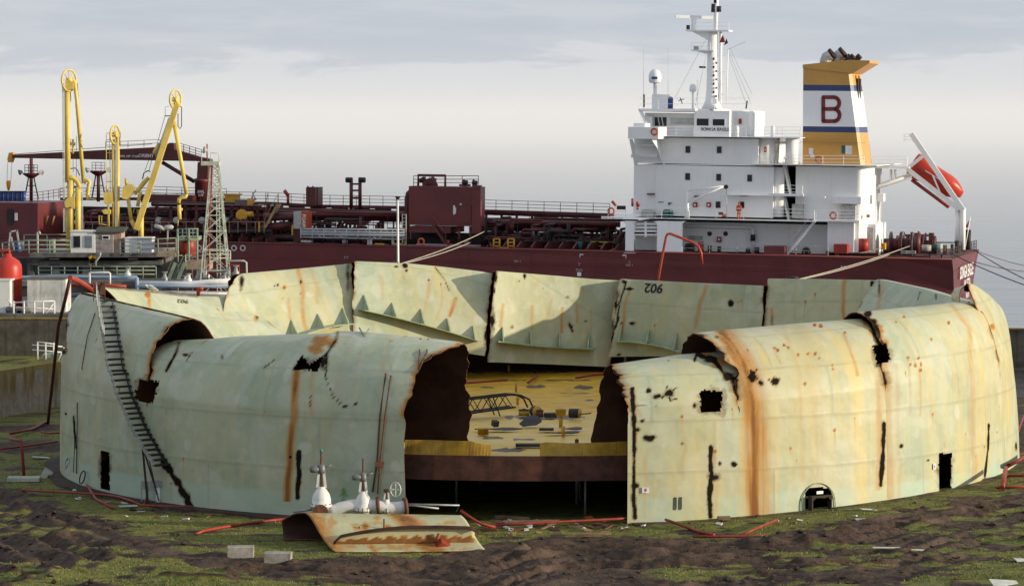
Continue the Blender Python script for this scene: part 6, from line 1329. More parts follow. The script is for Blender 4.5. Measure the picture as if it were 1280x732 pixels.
# lifeboat, ramp and davit
def lifeboat():
    w = 12.0
    rail = MB()
    for ww in (10.2, 13.8):
        rail.bar(S(1139, 167, ww), S(1204, 263, ww), .35, .5); rail.bar(S(1134, 211, ww), S(1199, 262, ww), .3, .45)
        rail.bar(S(1135, 210, ww), S(1154, 195, ww), .3, .35); rail.bar(S(1166, 219, ww), S(1176, 243, ww), .14, .16)
    rp = rail.build('launch_ramp', M_SW, ship, org=(0, 0, 0))
    for x in (1197, 1204): tb('ramp_post', M_SW, [(x, 260, 10.5), (x - .5, 312, 10.5)], .26, rp, 8)
    tb('ramp_strut', M_SW, [(1072, 242, 10.5), (1139, 219, 10.5)], .26, rp, 6)
    for x in (1114, 1119): tb('ramp_hanger', M_SW, [(x, 212, 10.5), (x - .5, 228, 10.5)], .13, rp)
    bx('boat_platform', M_SW, 1090, 208, 1136, 211, 9, 15); railing([(1092, 208.5, 9), (1134, 208.5, 9)], 1.05, 1.2); bx('ramp_step', M_SW, 1131, 165, 1140, 178.5, 11, 13) if False else railing([(1130, 178, 10.2), (1141, 178, 10.2)], .85, .6)
    a = S(1141, 205, w); b = S(1196, 240, w); d = unit(b - a); up = unit(np.array([-d[2], 0, d[0]]) * (1 if d[0] > 0 else -1)); L = np.linalg.norm(b - a); t = sthing('lifeboat', 'orange red free-fall lifeboat on its white stern ramp', 'lifeboat', a)
    n, k = 22, 16; V = []; f = []
    for i in range(n):
        s = i / (n - 1); ww = 1.4 * (1 - .9 * max(0, (s - .62) / .38) ** 2.2) * (1 if s > .03 else .93); hh = 1.12 * (1 - .72 * max(0, (s - .66) / .34) ** 2) * (1 + .22 * math.exp(-((s - .13) / .12) ** 2))
        for j in range(k):
            q = 2 * math.pi * j / k; c, sn = math.cos(q), math.sin(q); c = math.copysign(abs(c) ** .7, c); sn = math.copysign(abs(sn) ** .75, sn)
            V.append(a + d * (s * (L + .6)) + np.array([0, 1, 0]) * ww * c + up * (hh * sn + .05))
    f = [(i * k + j, i * k + (j + 1) % k, (i + 1) * k + (j + 1) % k, (i + 1) * k + j) for i in range(n - 1) for j in range(k)] + [tuple(range(k - 1, -1, -1)), tuple((n - 1) * k + j for j in range(k))]
    MB().add(V, f, True).build('body', M_LB, t); MB().bar(a + d * .8 - np.array([0, 1.47, 0]), a + d * (L * .62) - np.array([0, 1.47, 0]), .12, .12).build('fender', M_SRED, t); MB().bar(a + d * 1.6 - np.array([0, 1.5, 0]) + up * .25, a + d * 4.0 - np.array([0, 1.5, 0]) + up * .25, .03, .09).build('stripe', M_WLET, t)
    MB().bar(S(1140, 225, 12), S(1186, 259, 12), 1.2, .25).build('keel_track', M_SRED, rp, org=(0, 0, 0))
    p = S(1206, 285, 12); fp = MB().tube([S(1206, 312, 12), S(1213, 271, 12)], .05, 5).build('flagstaff', M_SW, ship, org=(0, 0, 0)); MB().prism([S(1211.5, 275, 12), S(1206, 284, 12), S(1209, 284.5, 12), S(1210.5, 284, 12)], (0, .05, 0)).build('ensign', mat('ensign red', (.55, .05, .03), .7), fp, org=(0, 0, 0))
lifeboat()

# ---- cargo deck
def rack():
    R = np.random.default_rng(21)
    # long cargo lines
    for x0, x1, y0, y1, w, r, mm in ((283, 512, 259.5, 266.5, 9, .22, M_PIPE), (283, 512, 263, 270, 8, .25, M_PIPE), (380, 512, 268, 269, 6, .35, M_PIPE), (380, 512, 272.5, 273, 6.5, .28, M_PIPE), (598, 775, 277, 280.5, 8, .30, M_PIPE), (598, 770, 281, 283.5, 9, .3, M_PIPE), (598, 770, 285.5, 288, 11, .25, M_DARK), (598, 768, 274, 277, 12, .2, M_PIPE), (100, 330, 280, 286, 5, .2, M_PIPE), (100, 340, 288.5, 289, 1.2, .2, M_DARK), (60, 330, 283, 292, 8, .3, M_DARK), (190, 322, 254.5, 257, 7, .3, M_DARK), (75, 330, 272, 277, 10, .25, M_PIPE), (300, 520, 297, 302, 4, .3, M_DARK), (600, 780, 297, 305, 6, .25, M_DARK), (330, 380, 271.5, 270, 2, .42, M_PIPE)):
        tb('cargo_pipe', mm, [(x0, y0, w), (x1, y1, w)], r, n=8)
    tb('cargo_pipe', M_PIPE, [(326, 288, 2.0), (333, 284, 2.0), (340, 283, 2.0), (362, 281, 2.0)], .40, n=10)
    # catwalks
    for pts, ww in (([(283, 252), (332, 252.5), (396, 256), (512, 258)], 11), ([(600, 262), (680, 264.5), (762, 267)], 11), ([(75, 247), (190, 247)], 12), ([(190, 245), (283, 248)], 12)):
        m = MB()
        for a, b in zip(pts[:-1], pts[1:]): A, B2 = S(*a, ww), S(*b, ww); m.hexa([A + (0, 0, -.3), B2 + (0, 0, -.3), B2 + (0, 1.5, -.3), A + (0, 1.5, -.3), A, B2, B2 + (0, 1.5, 0), A + (0, 1.5, 0)])
        cw = m.build('catwalk', M_PIPE, ship, org=(0, 0, 0)); railing([(*p, ww) for p in pts], 1.05, 1.45, m=M_PIPE, r=.026, parent=cw, bars=3); railing([(*p, ww + 1.5) for p in pts], 1.05, 1.45, m=M_PIPE, r=.026, parent=cw, bars=3)
    for x in list(range(290, 510, 27)) + list(range(608, 760, 19)):
        y = np.interp(x, [283, 512, 600, 762], [252, 258, 262, 267]); a = S(x, y + 2, 11.4); MB().bar(a, (a[0], a[1], 0), .22, .22).bar(a + (-.9, 0, -.25), a + (.9, 0, -.25), .2, .25).bar(a + (-.5, 0, -1.3), a + (.6, 0, -1.3), .12, .12).build('catwalk_post', M_PIPE, ship, org=(0, 0, 0))
    # the mass of small pipes, valves and stanchions under the catwalk
    for i in range(46):                                          # small bore lines along the deck
        x0 = R.choice([R.uniform(75, 300), R.uniform(340, 470), R.uniform(602, 720)]); x1 = min(x0 + R.uniform(30, 150), 508 if 330 < x0 < 508 else 778 if x0 > 600 else 330); w = R.uniform(1.5, 18); z = R.uniform(.5, 3.3)
        a, c = S(x0, 300, w), S(x1, 300, w); m = MB().tube([(a[0], w, z), (c[0], w, z)], R.uniform(.04, .11), 6)
        for q in np.arange(a[0], c[0], 2.6): m.tube([(q, w, 0), (q, w, z)], .035, 4, cap=False)
        m.build('small_bore_line', [M_PIPE, M_DARK, M_DECK][i % 3], ship, org=(0, 0, 0))
    for i in range(250):
        x = R.choice([R.uniform(75, 335), R.uniform(340, 508), R.uniform(602, 778)], p=[.4, .25, .35]); w = R.uniform(2, 19); b = S(x, 300, w); h = R.uniform(.8, 2.9)
        mm = [M_PIPE, M_DARK, M_PALE, M_DECK][R.choice(4, p=[.42, .42, .03, .13])]; m = MB()
        k = R.integers(0, 4); p = np.array([b[0], w, 0.0])
        if k == 0: m.tube([p, p + (0, 0, h)], R.uniform(.06, .2), 7).lathe([(.3, h * .6), (.3, h * .7)], p, n=10)
        elif k == 1: m.tube([p, p + (0, 0, h * .8), p + (.4, 0, h), p + (R.uniform(1, 4), R.uniform(-1, 1), h)], R.uniform(.07, .2), 7)
        elif k == 2: m.lathe([(.3, 0), (.3, h * .4), (.15, h * .45), (.15, h * .7), (.42, h * .7), (.42, h * .73)], p, n=12)
        else: m.tube([p + (0, 0, h), p + (0, R.uniform(2, 6), h)], .14, 7).tube([p, p + (0, 0, h)], .1, 6)
        m.build('deck_fitting', mm, ship, org=(0, 0, 0))
    for i in range(9):                                           # transverse deck stiffeners
        x = 628 + i * 17.5; a = S(x, 300, .4); MB().prism([(a[0], .4, 0), (a[0], .4, .25), (a[0], 2.0, .75), (a[0], 14, .85), (a[0], 14, 0)], (.16, 0, 0)).build('deck_frame', M_DECK, ship, org=(0, 0, 0))
    for i in range(14):
        x = 110 + i * 17; a = S(x, 300, .4); MB().prism([(a[0], .6, 0), (a[0], .6, .5), (a[0], 12, .6), (a[0], 12, 0)], (.16, 0, 0)).build('deck_frame', M_DECK, ship, org=(0, 0, 0))
    # manifold deck at the left
    mf = bx('manifold_deck', M_DECK, 190, 254.5, 322, 257.8, 4, 14); bx('manifold_wall', M_PIPE, 176, 243, 240, 254, 10, 12)
    for x in (196, 214, 232, 246, 262, 290, 309, 322): a = S(x, 257, 4.2); MB().bar(a, (a[0], 4.2, 0), .3, .3).bar(a + (-.8, 0, -.3), a + (.8, 0, -.3), .3, .3).build('manifold_post', M_PIPE, ship, org=(0, 0, 0))
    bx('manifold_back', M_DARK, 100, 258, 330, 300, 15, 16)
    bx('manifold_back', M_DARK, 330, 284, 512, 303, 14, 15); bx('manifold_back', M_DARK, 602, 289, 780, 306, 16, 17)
    railing([(192, 254.5, 4.2), (280, 254.5, 4.2)], 1.1, 1.3, m=M_PIPE, r=.03, parent=mf)
    railing([(105, 291, .9), (330, 291, .9)], 1.15, .95, m=mat('pale stanchions', (.30, .20, .15), .6, var=.4), r=.035, bars=1)
    for i, x in enumerate((200, 206, 214, 222, 232, 245, 254, 262, 277, 282, 296, 306)):
        a = S(x, 275 + (i % 3), 2.2); MB().lathe([(.26, -.5), (.26, .35), (.34, .35), (.34, .5)], a, (0, -1, 0), 12).build('manifold_flange', [M_PALE, M_PIPE, M_PIPE][i % 3], ship, org=(0, 0, 0))
    MB().lathe([(.62, -.4), (.62, .5), (.45, .5)], S(302, 269, 3.0), (.35, -1, 0), 16).build('yellow_cover', M_YEL, ship, org=(0, 0, 0)); MB().lathe([(.3, 0), (.3, 1.1)], S(304, 268.5, 3.2), (1, 0, .1), 12).build('yellow_cover', M_YEL, ship, org=(0, 0, 0))
    ladder('deck_ladder', 347, 255, 331, 285, 1.2, wid=.9, n=12, m=mat('tan ladder', (.36, .24, .13), .6, var=.3)); ladder('deck_ladder', 335, 253, 326, 288, 3.2, wid=.6, n=12, m=M_PIPE)
    for x0, x1, y0 in ((323, 326, 277), (364.5, 366, 281)): bx('yellow_post', M_YEL, x0, y0, x0 + 1.2, y0 + 13, .6, .8)
    v = bx('vent_trunk', M_PIPE, 382.5, 234, 394, 257, 9, 11.5); bx('vent_flange', M_PIPE, 394, 234.5, 397, 256.5, 9.6, 11, v)
    for x in (385, 391): tb('bolt_pin', M_DARK, [(x, 232.5, 10), (x, 234, 10)], .1, v)
    for x in (439, 450): tb('vent_mast', M_PIPE, [(x, 222, 11), (x, 262, 11)], .2, n=8)
    for y in (230, 238, 247): tb('mast_bar', M_PIPE, [(439, y, 11), (450, y, 11)], .1)
    for x in (436.5, 453): MB().lathe([(.3, -.35), (.3, .3)], S(x, 225, 11), (1, 0, 0), 10).build('vent_head', M_DARK, ship, org=(0, 0, 0))
    tb('monitor', M_SRED, [(355.5, 238, 9), (359, 243, 9), (361, 244, 9)], .2, n=8); tb('monitor', M_SRED, [(360, 244, 9), (360, 256, 9)], .16)
    salone(SBX(MB(), 281, 243.5, 294, 254.3, 8, 9.6).add([], []), 'storage_crate', M_YEL, S(287, 254, 8), 'yellow box with a lid standing on the manifold deck', 'crate'); salone(SBX(MB(), 280.4, 242.2, 295.6, 244, 7.9, 9.7), 'crate_lid', M_YEL, S(288, 243, 8), 'yellow lid lying over the manifold deck box', 'lid')
    salone(SBX(MB(), 293.5, 249.5, 312, 256, 6, 7.2), 'grating_box', mat('grey grating', (.16, .14, .12), .7, var=.4, scale=4), S(303, 256, 6), 'grey slatted box with yellow end beside the yellow box', 'crate'); bx('yellow_end', M_YEL, 309, 248.8, 312.6, 256.6, 5.8, 7.3)
    tb('davit', M_PALE, [(314, 250, 8), (316, 243, 8), (320, 250, 8)], .1); tb('davit', M_PALE, [(316, 243, 8), (320, 237.5, 8)], .07)
    # hose locker and gangway
    hl = bx('hose_locker', M_PALE, 367, 264.5, 376.8, 286, 1, 2.6); bx('locker_end', mat('orange panel', (.46, .08, .03), .5, var=.2), 376.8, 264, 382.8, 285.5, .9, 2.7, hl); slet('FOAM', 379.8, 276, .5, w=.86, r=(0, 0, -1), u=(1, 0, 0), parent=hl)
    bx('locker_base', M_PIPE, 367, 286, 376, 302, 1.2, 2.6)
    g = bx('gangway', M_PALE, 375.5, 296.6, 506, 298.8, -.05, 1.1); AL = mat('aluminium', (.46, .48, .50), .4, .3, var=.2, scale=2)
    for y in (286.3, 289.7, 293): tb('gangway_rail', AL, [(375.5, y, -.05), (506, y + .6, -.05)], .09, g, 5)
    bx('gangway_side', AL, 376, 287.5, 505.5, 296.8, .35, .4, g)
    for i, x in enumerate(np.linspace(376, 505, 10)):
        tb('gangway_post', AL, [(x, 286, -.06), (x, 298, -.06)], .07, g, 5)
    for x0, x1 in ((390, 402), (403, 391 + 40), (455, 470), (486, 474)): tb('gangway_brace', AL, [(x0, 286.5, -.07), (x1, 297.5, -.07)], .05, g, 4)
    for x0, x1 in ((468.5, 480), (492, 502), (505, 507)): bx('yellow_sill', M_YEL, x0, 304, x1, 305.8, -.02, .3)
    for x in (459, 462, 489.5): bx('roller', M_PALE, x, 299, x + 2.5, 306, .1, .5)
    bx('locker_base', M_PALE, 376, 300, 389, 303, .1, .8)
    # deck house amidships
    dh = bx('deck_house', M_HULL, 511, 232.5, 597.5, 283, .6, 3.2); bx('house_end', M_HULL, 590, 231.5, 600.3, 292, .4, 1.0); bx('house_skirt', M_HULL, 511, 282.5, 563, 291.5, .8, 6)
    for x in (553, 574, 588): tb('house_leg', M_HULL, [(x, 283, 1), (x, 305, 1)], .14, dh, 6)
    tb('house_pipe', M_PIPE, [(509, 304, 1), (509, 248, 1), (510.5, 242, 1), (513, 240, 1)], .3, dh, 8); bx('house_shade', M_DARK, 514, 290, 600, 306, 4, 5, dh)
    slet('1', 567.5, 263, 1.3, w=.55, parent=dh); bx('plate_sign', M_WLET, 568, 259.5, 570, 267, .5, .58, dh); bx('house_lamp', M_PALE, 574.5, 254, 577, 256.5, .4, .6, dh); bx('door', M_HULL, 572, 257, 589, 279, .5, .6, dh)
    for y in (247, 246): pass
    tb('house_eye', M_DARK, [(592.5, 235.5, .3), (592.5, 236.5, .3)], .1, dh); tb('house_eye', M_DARK, [(597.5, 235.5, .3), (597.5, 236.5, .3)], .1, dh)
    ladder('deck_ladder', 541, 281, 557, 305, 0.0, wid=.8, n=9, m=M_PIPE); railing([(517, 232.5, .8), (598, 232.5, .8)], 1.05, 1.5, m=M_PIPE, r=.028); railing([(517, 232.5, 5.6), (598, 232.5, 5.6)], 1.05, 1.5, m=M_PIPE, r=.028)
    fr = tb('pipe_frame', M_PIPE, [(522.8, 243, 2.5), (522.8, 219, 2.5), (556.5, 219.5, 2.5), (556.5, 243, 2.5)], .16, n=6)
    tb('gooseneck', M_PIPE, [(542.5, 243, 3), (542.5, 231, 3), (541, 228, 3), (538, 227, 3), (534.5, 228, 3), (532.5, 232, 3), (532, 240, 3)], .42, n=12); tb('vent_head', M_PIPE, [(530, 221, 3), (530, 243, 3)], .2, n=8); tb('vent_head', M_PIPE, [(524.5, 226, 3), (530, 224, 3)], .25, n=8); tb('vent_head', M_PIPE, [(541, 221, 3.5), (541, 228, 3.5)], .18, n=8); tb('vent_head', M_PIPE, [(541, 224.5, 3.5), (545, 225.5, 3.5)], .22, n=8); tb('cross_pipe', M_PIPE, [(523, 238.5, 3), (538, 238.5, 3)], .2)
    vcyl('cage_vent', mat('wire cage', (.10, .07, .07), .6, var=.3), 581, 230, 243, 14, 4); bx('small_vent', M_PIPE, 587, 233, 592, 243, 2, 2.8); 
    for x, y0 in ((580, 224), (592, 224.5)): tb('vent_head', M_PIPE, [(x, y0, 3), (x, 243, 3)], .1); MB().lathe([(.25, -.25), (.25, .25)], S(x + 1.5, y0 + 4, 3), (1, 0, 0), 10).build('vent_head', M_DARK, ship, org=(0, 0, 0))
    tb('side_ladder', M_PALE, [(503, 267, .1), (503, 312, .1)], .06); tb('side_ladder', M_PALE, [(507.5, 267, .1), (507.5, 312, .1)], .06)
    for k in range(11): tb('rung', M_PALE, [(503, 268.5 + k * 4.2, .1), (507.5, 268.5 + k * 4.2, .1)], .05, n=4)
    # yellow gates and rails
    for x in (617, 635): 
        for x2 in (x, x + 7.5): tb('yellow_gate', M_YEL, [(x2, 298.5, .4), (x2, 311, .4)], .09, n=5)
        for y in (298.5, 303, 307.5): tb('yellow_gate', M_YEL, [(x, y, .4), (x + 7.5, y, .4)], .07, n=5)
    bx('yellow_sill', M_YEL, 623.5, 309, 635, 311, .3, .6); tb('yellow_rail', M_YEL, [(738, 302, 5), (781, 304, 5)], .07); tb('yellow_rail', M_YEL, [(738, 307.5, 5), (781, 308.5, 5)], .07); tb('yellow_rail', M_YEL, [(759, 315, 2), (773, 309.5, 4), (782, 305, 5)], .1)
    for x, y0, y1, wp, w, mm in ((725, 302, 313, 6, 2, M_TEAL), (736, 305, 313, 3, 2, M_BLUE), (645, 290, 298, 14, 8, M_TEAL), (669, 290, 296, 12, 9, M_PALE), (639, 276, 292, 7, 7, M_PIPE), (560, 300, 306, 4, .4, M_ORANGE), (583, 301, 306, 6, .3, M_TAN)): vcyl('deck_drum', mm, x, y0, y1, wp, w)
    # forward house
    fh = bx('forward_house', M_HULL, -60, 251.8, 47, 304, .3, 10); bx('door', M_DARK, 8.5, 261, 16.5, 281, .2, .34, fh); bx('door_sign', M_WLET, 18.3, 266, 21.5, 275.5, .2, .3, fh); 
    ladder('deck_ladder', 58, 268, 66, 288, 5, n=6, m=M_YEL) if False else None
    for x in (59, 67): tb('yellow_rail', mat('tan rail', (.42, .22, .07), .6), [(x + 1, 270, 2), (x - 2, 281, 2)], .1)
    railing([(-10, 252, 1), (47, 252, 1)], 1.0, 1.6, m=M_PIPE, r=.03); railing([(47, 252, 1), (80, 247, 9)], 1.0, 1.6, m=M_PIPE, r=.03)
    bl = None
    for i in range(6):
        p = S(1.5 + i * 5.6, 251.6, .9); lab = ('blue plastic drum on the forward house, %s in the row' % ('at the left end', 'second from the left', 'third from the left', 'third from the right', 'second from the right', 'at the right end')[i])
        if bl is None:
            bl = sthing('plastic_drum', lab, 'drum', p, 'blue drums in a row on the forward house'); MB().lathe([(.22, 0), (.23, .05), (.23, .42), (.25, .45), (.23, .48), (.23, .85), (.25, .9), (.22, 1.0), (.05, 1.02)], p, n=14).build('shell', M_BLUE, bl); MB().lathe([(.24, 1.0), (.24, 1.1)], p, n=14).build('lid', M_DARK, bl)
            bl.scale = (1, 1, 1)
        else: dup(bl, SM @ Vector(p.tolist()), label=lab)
rack()
def crane():
    w = 12.0
    c = MB().lathe([(.75, 0), (.75, 3.0), (.85, 3.05), (.85, 3.3), (.72, 3.4)], S(252, 262, w), n=18).build('deck_crane', M_PIPE, ship, org=(0, 0, 0))
    MB().prism([S(246, 223, w - .6), S(259.5, 223, w - .6), S(260, 199, w - .6), S(247, 203, w - .6)], (0, 1.2, 0)).build('crane_house', M_PIPE, c, org=(0, 0, 0))
    MB().prism([S(x, y, w - .5) for x, y in ((15, 197.5), (15, 193.5), (100, 189), (150, 186.3), (202, 183.5), (212, 178.5), (217, 179), (218, 187), (250, 196.5), (262, 199), (262, 203), (245, 201.5), (150, 200), (100, 199))], (0, 1.0, 0)).build('jib', M_PIPE, c, org=(0, 0, 0))
    tb('luffing_ram', M_PIPE, [(203, 203, w), (243, 227, w)], .22, c, 8); railing([(132, 186, w), (160, 185, w), (200, 183, w)], .75, 1.6, m=M_DARK, r=.025, parent=c, bars=2); railing([(222, 188, w), (252, 197, w)], .85, .7, m=M_DARK, r=.03, parent=c); tb('jib_wire', M_DARK, [(15, 193, w), (100, 186.5, w)], .03, c, 4); tb('jib_wire', M_DARK, [(100, 186.5, w), (190, 180, w)], .03, c, 4)
    slet('SWL 10T 17.5M', 161.5, 195.5, .34, w=w - .53, parent=c); slet('ORIENT', 182.5, 194.8, .5, w=w - .53, parent=c)
    h = MB().prism([S(x, y, w - .3) for x, y in ((11, 191), (16, 190.5), (17, 195), (14, 203), (10, 203), (9, 199))], (0, .6, 0)).build('jib_head', M_YEL, c, org=(0, 0, 0))
    for x0, x1 in ((9.5, 8.8), (15, 13.5)): tb('hoist_wire', M_PALE, [(x0, 203, w), (x1, 226, w)], .03, c, 4)
    MB().lathe([(.1, -.8), (.22, -.4), (.27, .1), (.22, .3)], S(10.7, 229, w), n=10).build('hook_block', M_YEL, c, org=(0, 0, 0)); slet('SWL\n10T', 251, 242, .4, w=w - .9, parent=c)
    for x, lab in ((39, ''), (123, '')):
        yt = 217 if x < 100 else 214
        p = tb('light_platform_post', M_PIPE, [(x, 198 if x < 100 else yt, 8), (x, 252, 8)], .2, n=8); k = MB().lathe([(.3, -.5), (.9, -.1), (.95, 0), (.95, .05)], S(x, yt, 8), n=12).build('platform', M_PIPE, p, org=(0, 0, 0))
        a = S(x, yt, 8); q = [a + (math.cos(t) * .75, math.sin(t) * .75, 0) for t in np.linspace(0, 2 * math.pi, 9)]; railing(q, .95, .6, m=M_DARK, r=.022, parent=p, local=True)
        tb('brace', M_PIPE, [(x - 3, yt + 3, 8), (x - 8, 247, 8)], .08, p); tb('brace', M_PIPE, [(x + 3, yt + 3, 8), (x + 9, 249, 8)], .08, p); tb('brace', M_PIPE, [(x - 5, 232, 8), (x + 5, 232, 8)], .05, p)
        for s, mm in ((-11, M_TEAL if x < 100 else M_PALE), (11, M_PALE)): MB().lathe([(.12, 0), (.3, .3), (.3, .4)], S(x + s, yt - 2.5, 8), (.6 * np.sign(s), -.5, -.2), 12).build('floodlight', mm, p, org=(0, 0, 0))
crane()
# mooring ropes
def rope(label, pts, r=.045, m=None): tag(MB().tube(pts, r, 5).build('mooring_rope', m or mat('pale rope', (.42, .38, .31), .9, var=.3, scale=3), org=pts[0]), label, 'rope')
def W_(px, py, w): return np.array(SM @ Vector(S(px, py, w).tolist()))
def sag(a, b, s=.6, n=12): return [a + (b - a) * t - np.array([0, 0, s * 4 * t * (1 - t)]) for t in np.linspace(0, 1, n)]
rope('upper pale rope from the maroon deck house down to the quay', sag(W_(606, 289, .5), dp(492.5, 331.7, 262), .25)); rope('lower pale rope from the deck below the maroon house', sag(W_(588, 303, .1), dp(492.5, 331.9, 262), .2))
rope('upper pale rope from the stern winch to the quay', sag(W_(1138, 307, 5), dp(992, 350.3, 261), .2)); rope('lower pale rope from the stern winch to the quay', sag(W_(1112, 318, 0), dp(992, 350.7, 261), .2)); rope('short pale rope on the aft deck by the red locker', sag(W_(1074, 316, 1), W_(1102, 309, 2), .1))
MDR = mat('dark rope', (.06, .05, .05), .9)
rope('dark rope from the stern corner to the lower right', sag(W_(1186, 315, 1), dp(1330, 372, 259), .3), .05, MDR); rope('dark rope from the far stern corner', sag(W_(1217, 312, 21), dp(1330, 370, 259), .3), .05, MDR); rope('pale rope nearly level off the stern', sag(W_(1218, 327, 21), dp(1340, 339, 315), .5), .05); rope('thin dark rope off the stern rail, the topmost one', sag(W_(1219, 313, 21), dp(1340, 341, 315), .4), .03, MDR)
def mooring_post(label, p, z0=0.0):
    t = thing('mooring_post', label, 'mooring post', (p[0], p[1], z0)); MB().tube([(p[0], p[1], z0), (p[0], p[1], p[2] - .15)], .22, 10).build('pile', M_DARK, t); MB().lathe([(.25, -.3), (.25, .1), (.42, .2), (.42, .32), (.1, .36)], p, n=14).build('bollard_head', M_DARK, t)
for lab, p, z0 in (('dark mooring post behind the back wall taking the left pair of ropes', dp(480, 331.5, 262) * .5 + dp(505, 332, 262) * .5, 0), ('dark mooring post behind the back wall taking the right pair of ropes', dp(992, 350.5, 261), 0), ('dark mooring post off the right edge taking the stern ropes', dp(1330, 371, 259), 0), ('dark mooring pile in the water far off the stern', dp(1340, 340, 315), -6)): mooring_post(lab, p, z0)
def crewman():
    f = S(923.5, 275.2, .75); t = sthing('person', 'person in orange coveralls standing on the boat deck by a window', 'person', f); f = np.asarray(f)
    V = [(0, 0, .95), (0, 0, 1.15), (0, 0, 1.42), (0, 0, 1.52), (-.19, 0, 1.42), (-.24, -.03, 1.15), (-.2, -.12, .92), (.19, 0, 1.42), (.24, -.02, 1.15), (.22, -.12, .92), (-.1, 0, .9), (-.11, -.02, .5), (-.11, 0, .08), (-.11, -.16, .04), (.1, 0, .9), (.11, .02, .5), (.11, .05, .08), (.11, -.1, .04)]
    E = [(0, 1), (1, 2), (2, 3), (2, 4), (4, 5), (5, 6), (2, 7), (7, 8), (8, 9), (0, 10), (10, 11), (11, 12), (12, 13), (0, 14), (14, 15), (15, 16), (16, 17)]
    R = [.16, .16, .15, .07, .09, .065, .05, .09, .065, .05, .11, .085, .065, .05, .11, .085, .065, .05]
    me = bpy.data.meshes.new('body'); me.from_pydata(V, E, []); o = bpy.data.objects.new('body', me); COL.objects.link(o); o.parent = t; me.materials.append(mat('orange coverall', (.50, .09, .03), .8, var=.25, scale=3))
    o.modifiers.new('skin', 'SKIN'); o.modifiers.new('sub', 'SUBSURF').levels = 1; o.modifiers['sub'].render_levels = 1
    for i, sv in enumerate(me.skin_vertices[0].data): sv.radius = (R[i], R[i])
    me.skin_vertices[0].data[0].use_root = True
    MB().lathe([(.03, 1.5), (.085, 1.54), (.1, 1.62), (.1, 1.7), (.07, 1.77), (.01, 1.8)], (0, 0, 0), n=12).build('head', mat('skin', (.35, .2, .14), .6), t, org=(0, 0, 0)); MB().lathe([(.125, 1.69), (.12, 1.75), (.07, 1.82), (.01, 1.84)], (0, 0, 0), n=12).build('helmet', M_ORANGE, t, org=(0, 0, 0))
crewman()
salone(SBX(MB(), 990, 255, 1003, 273, 2.2, 3.3), 'liquid_container', M_PALE, S(996, 273, 2.2), 'white cage container on the deck beside the stairs', 'container')
# ------------------------------------------------------------------ bund walls, quay, jetty
def concrete_wall_mat():
    m, N, L, b = node_mat('lichen stained bund concrete'); x = NX(N, L)
    n1 = x.noise(0.5, 7, 0.65); n2 = x.noise(2.5, 8, 0.7); n3 = x.noise(1.2, 6, 0.6, scale=(1, 1, 0.15)); sep = N.new('ShaderNodeSeparateXYZ'); L.new(x.tc.outputs['Object'], sep.inputs[0])
    c = x.mix(x.ramp(n2, 0.3, 0.7), (0.17, 0.145, 0.115), (0.29, 0.245, 0.195))
    c = x.mix(x.math('MULTIPLY', x.ramp(n3, 0.42, 0.62), x.ramp(x.math('MULTIPLY_ADD', n1, 1.2, sep.outputs['Z']), 1.4, 2.6)), c, (0.17, 0.112, 0.03))
    c = x.mix(x.ramp(x.math('MULTIPLY_ADD', n1, 0.5, sep.outputs['Z']), 2.75, 3.1), c, (0.21, 0.16, 0.04))
    c = x.mix(x.ramp(n3, 0.56, 0.72, 0, 0.75), c, (0.05, 0.045, 0.03))
    L.new(c, b.inputs['Base Color']); b.inputs['Roughness'].default_value = 0.9; x.bump(b, n2, 0.4, 0.05); return m
M_BUND = concrete_wall_mat()
M_OLD = mat('dark old concrete', (0.13, 0.125, 0.115), 0.9, var=0.45, scale=0.6, bump=0.4, streak=0.6, dirt=(0.035, 0.033, 0.03))
M_BUND2 = mat('dark stained bund concrete', (0.105, 0.092, 0.072), 0.9, var=0.5, scale=0.7, bump=0.4, streak=0.7, dirt=(0.03, 0.027, 0.02))
M_LICHEN = mat('ochre lichen coping', (0.26, 0.19, 0.04), 0.9, var=0.4, scale=1.5)
M_JGREEN = mat('pale green jetty rail', (0.22, 0.28, 0.21), 0.6, var=0.3, scale=2, rust=0.1)
M_LYEL = mat('yellow loading arm paint', (0.70, 0.52, 0.12), 0.45, var=0.18, scale=0.6, rust=0.05, streak=0.25, dirt=(0.35, 0.2, 0.04))
M_TOWER = mat('pale tower paint', (0.52, 0.55, 0.44), 0.6, var=0.3, scale=2, rust=0.15)
M_BLUEP = mat('blue grey pipe', (0.20, 0.30, 0.42), 0.4, var=0.2, scale=1)
D = dp
def wall_run(name, label, pts, z, th, m, cap=None):
    a = np.asarray(pts[0], float); o = thing(name, label, 'wall', (a[0], a[1], 0))
    for p, q in zip(pts[:-1], pts[1:]):
        p, q = np.array([*p, 0.0]), np.array([*q, 0.0]); d = unit(q - p); n = np.array([-d[1], d[0], 0]) * th / 2; L_ = np.linalg.norm(q - p); k = max(1, int(round(L_ / 6.0)))
        for i in range(k):
            s, e = p + d * (L_ * i / k + .012), p + d * (L_ * (i + 1) / k - .012); MB().hexa([s - n, e - n, e + n, s + n] + [v + (0, 0, z) for v in (s - n, e - n, e + n, s + n)]).build('wall_slab', m, o)
        if cap: n2 = n * 1.25; MB().hexa([v + (0, 0, z + .003) for v in (p - n2, q - n2, q + n2, p + n2)] + [v + (0, 0, z + .12) for v in (p - n2, q - n2, q + n2, p + n2)]).build('coping', cap, o)
    return o
p0, p1 = gp(-60, 532)[:2], gp(73, 508)[:2]
wall_run('bund_wall', 'near ochre stained bund wall running up to the left end of the tank', [p0, gp(0, 521.5)[:2], p1, p1 + (p1 - gp(0, 521.5)[:2]) * .5], 3.0, .4, M_BUND)
wall_run('bund_wall', 'far dark bund wall with ochre top standing behind the tank', [(-60, 246), (-20, 244), (36, 233), (70, 226)], 2.95, .45, M_BUND2, M_LICHEN)
qz = 3.2
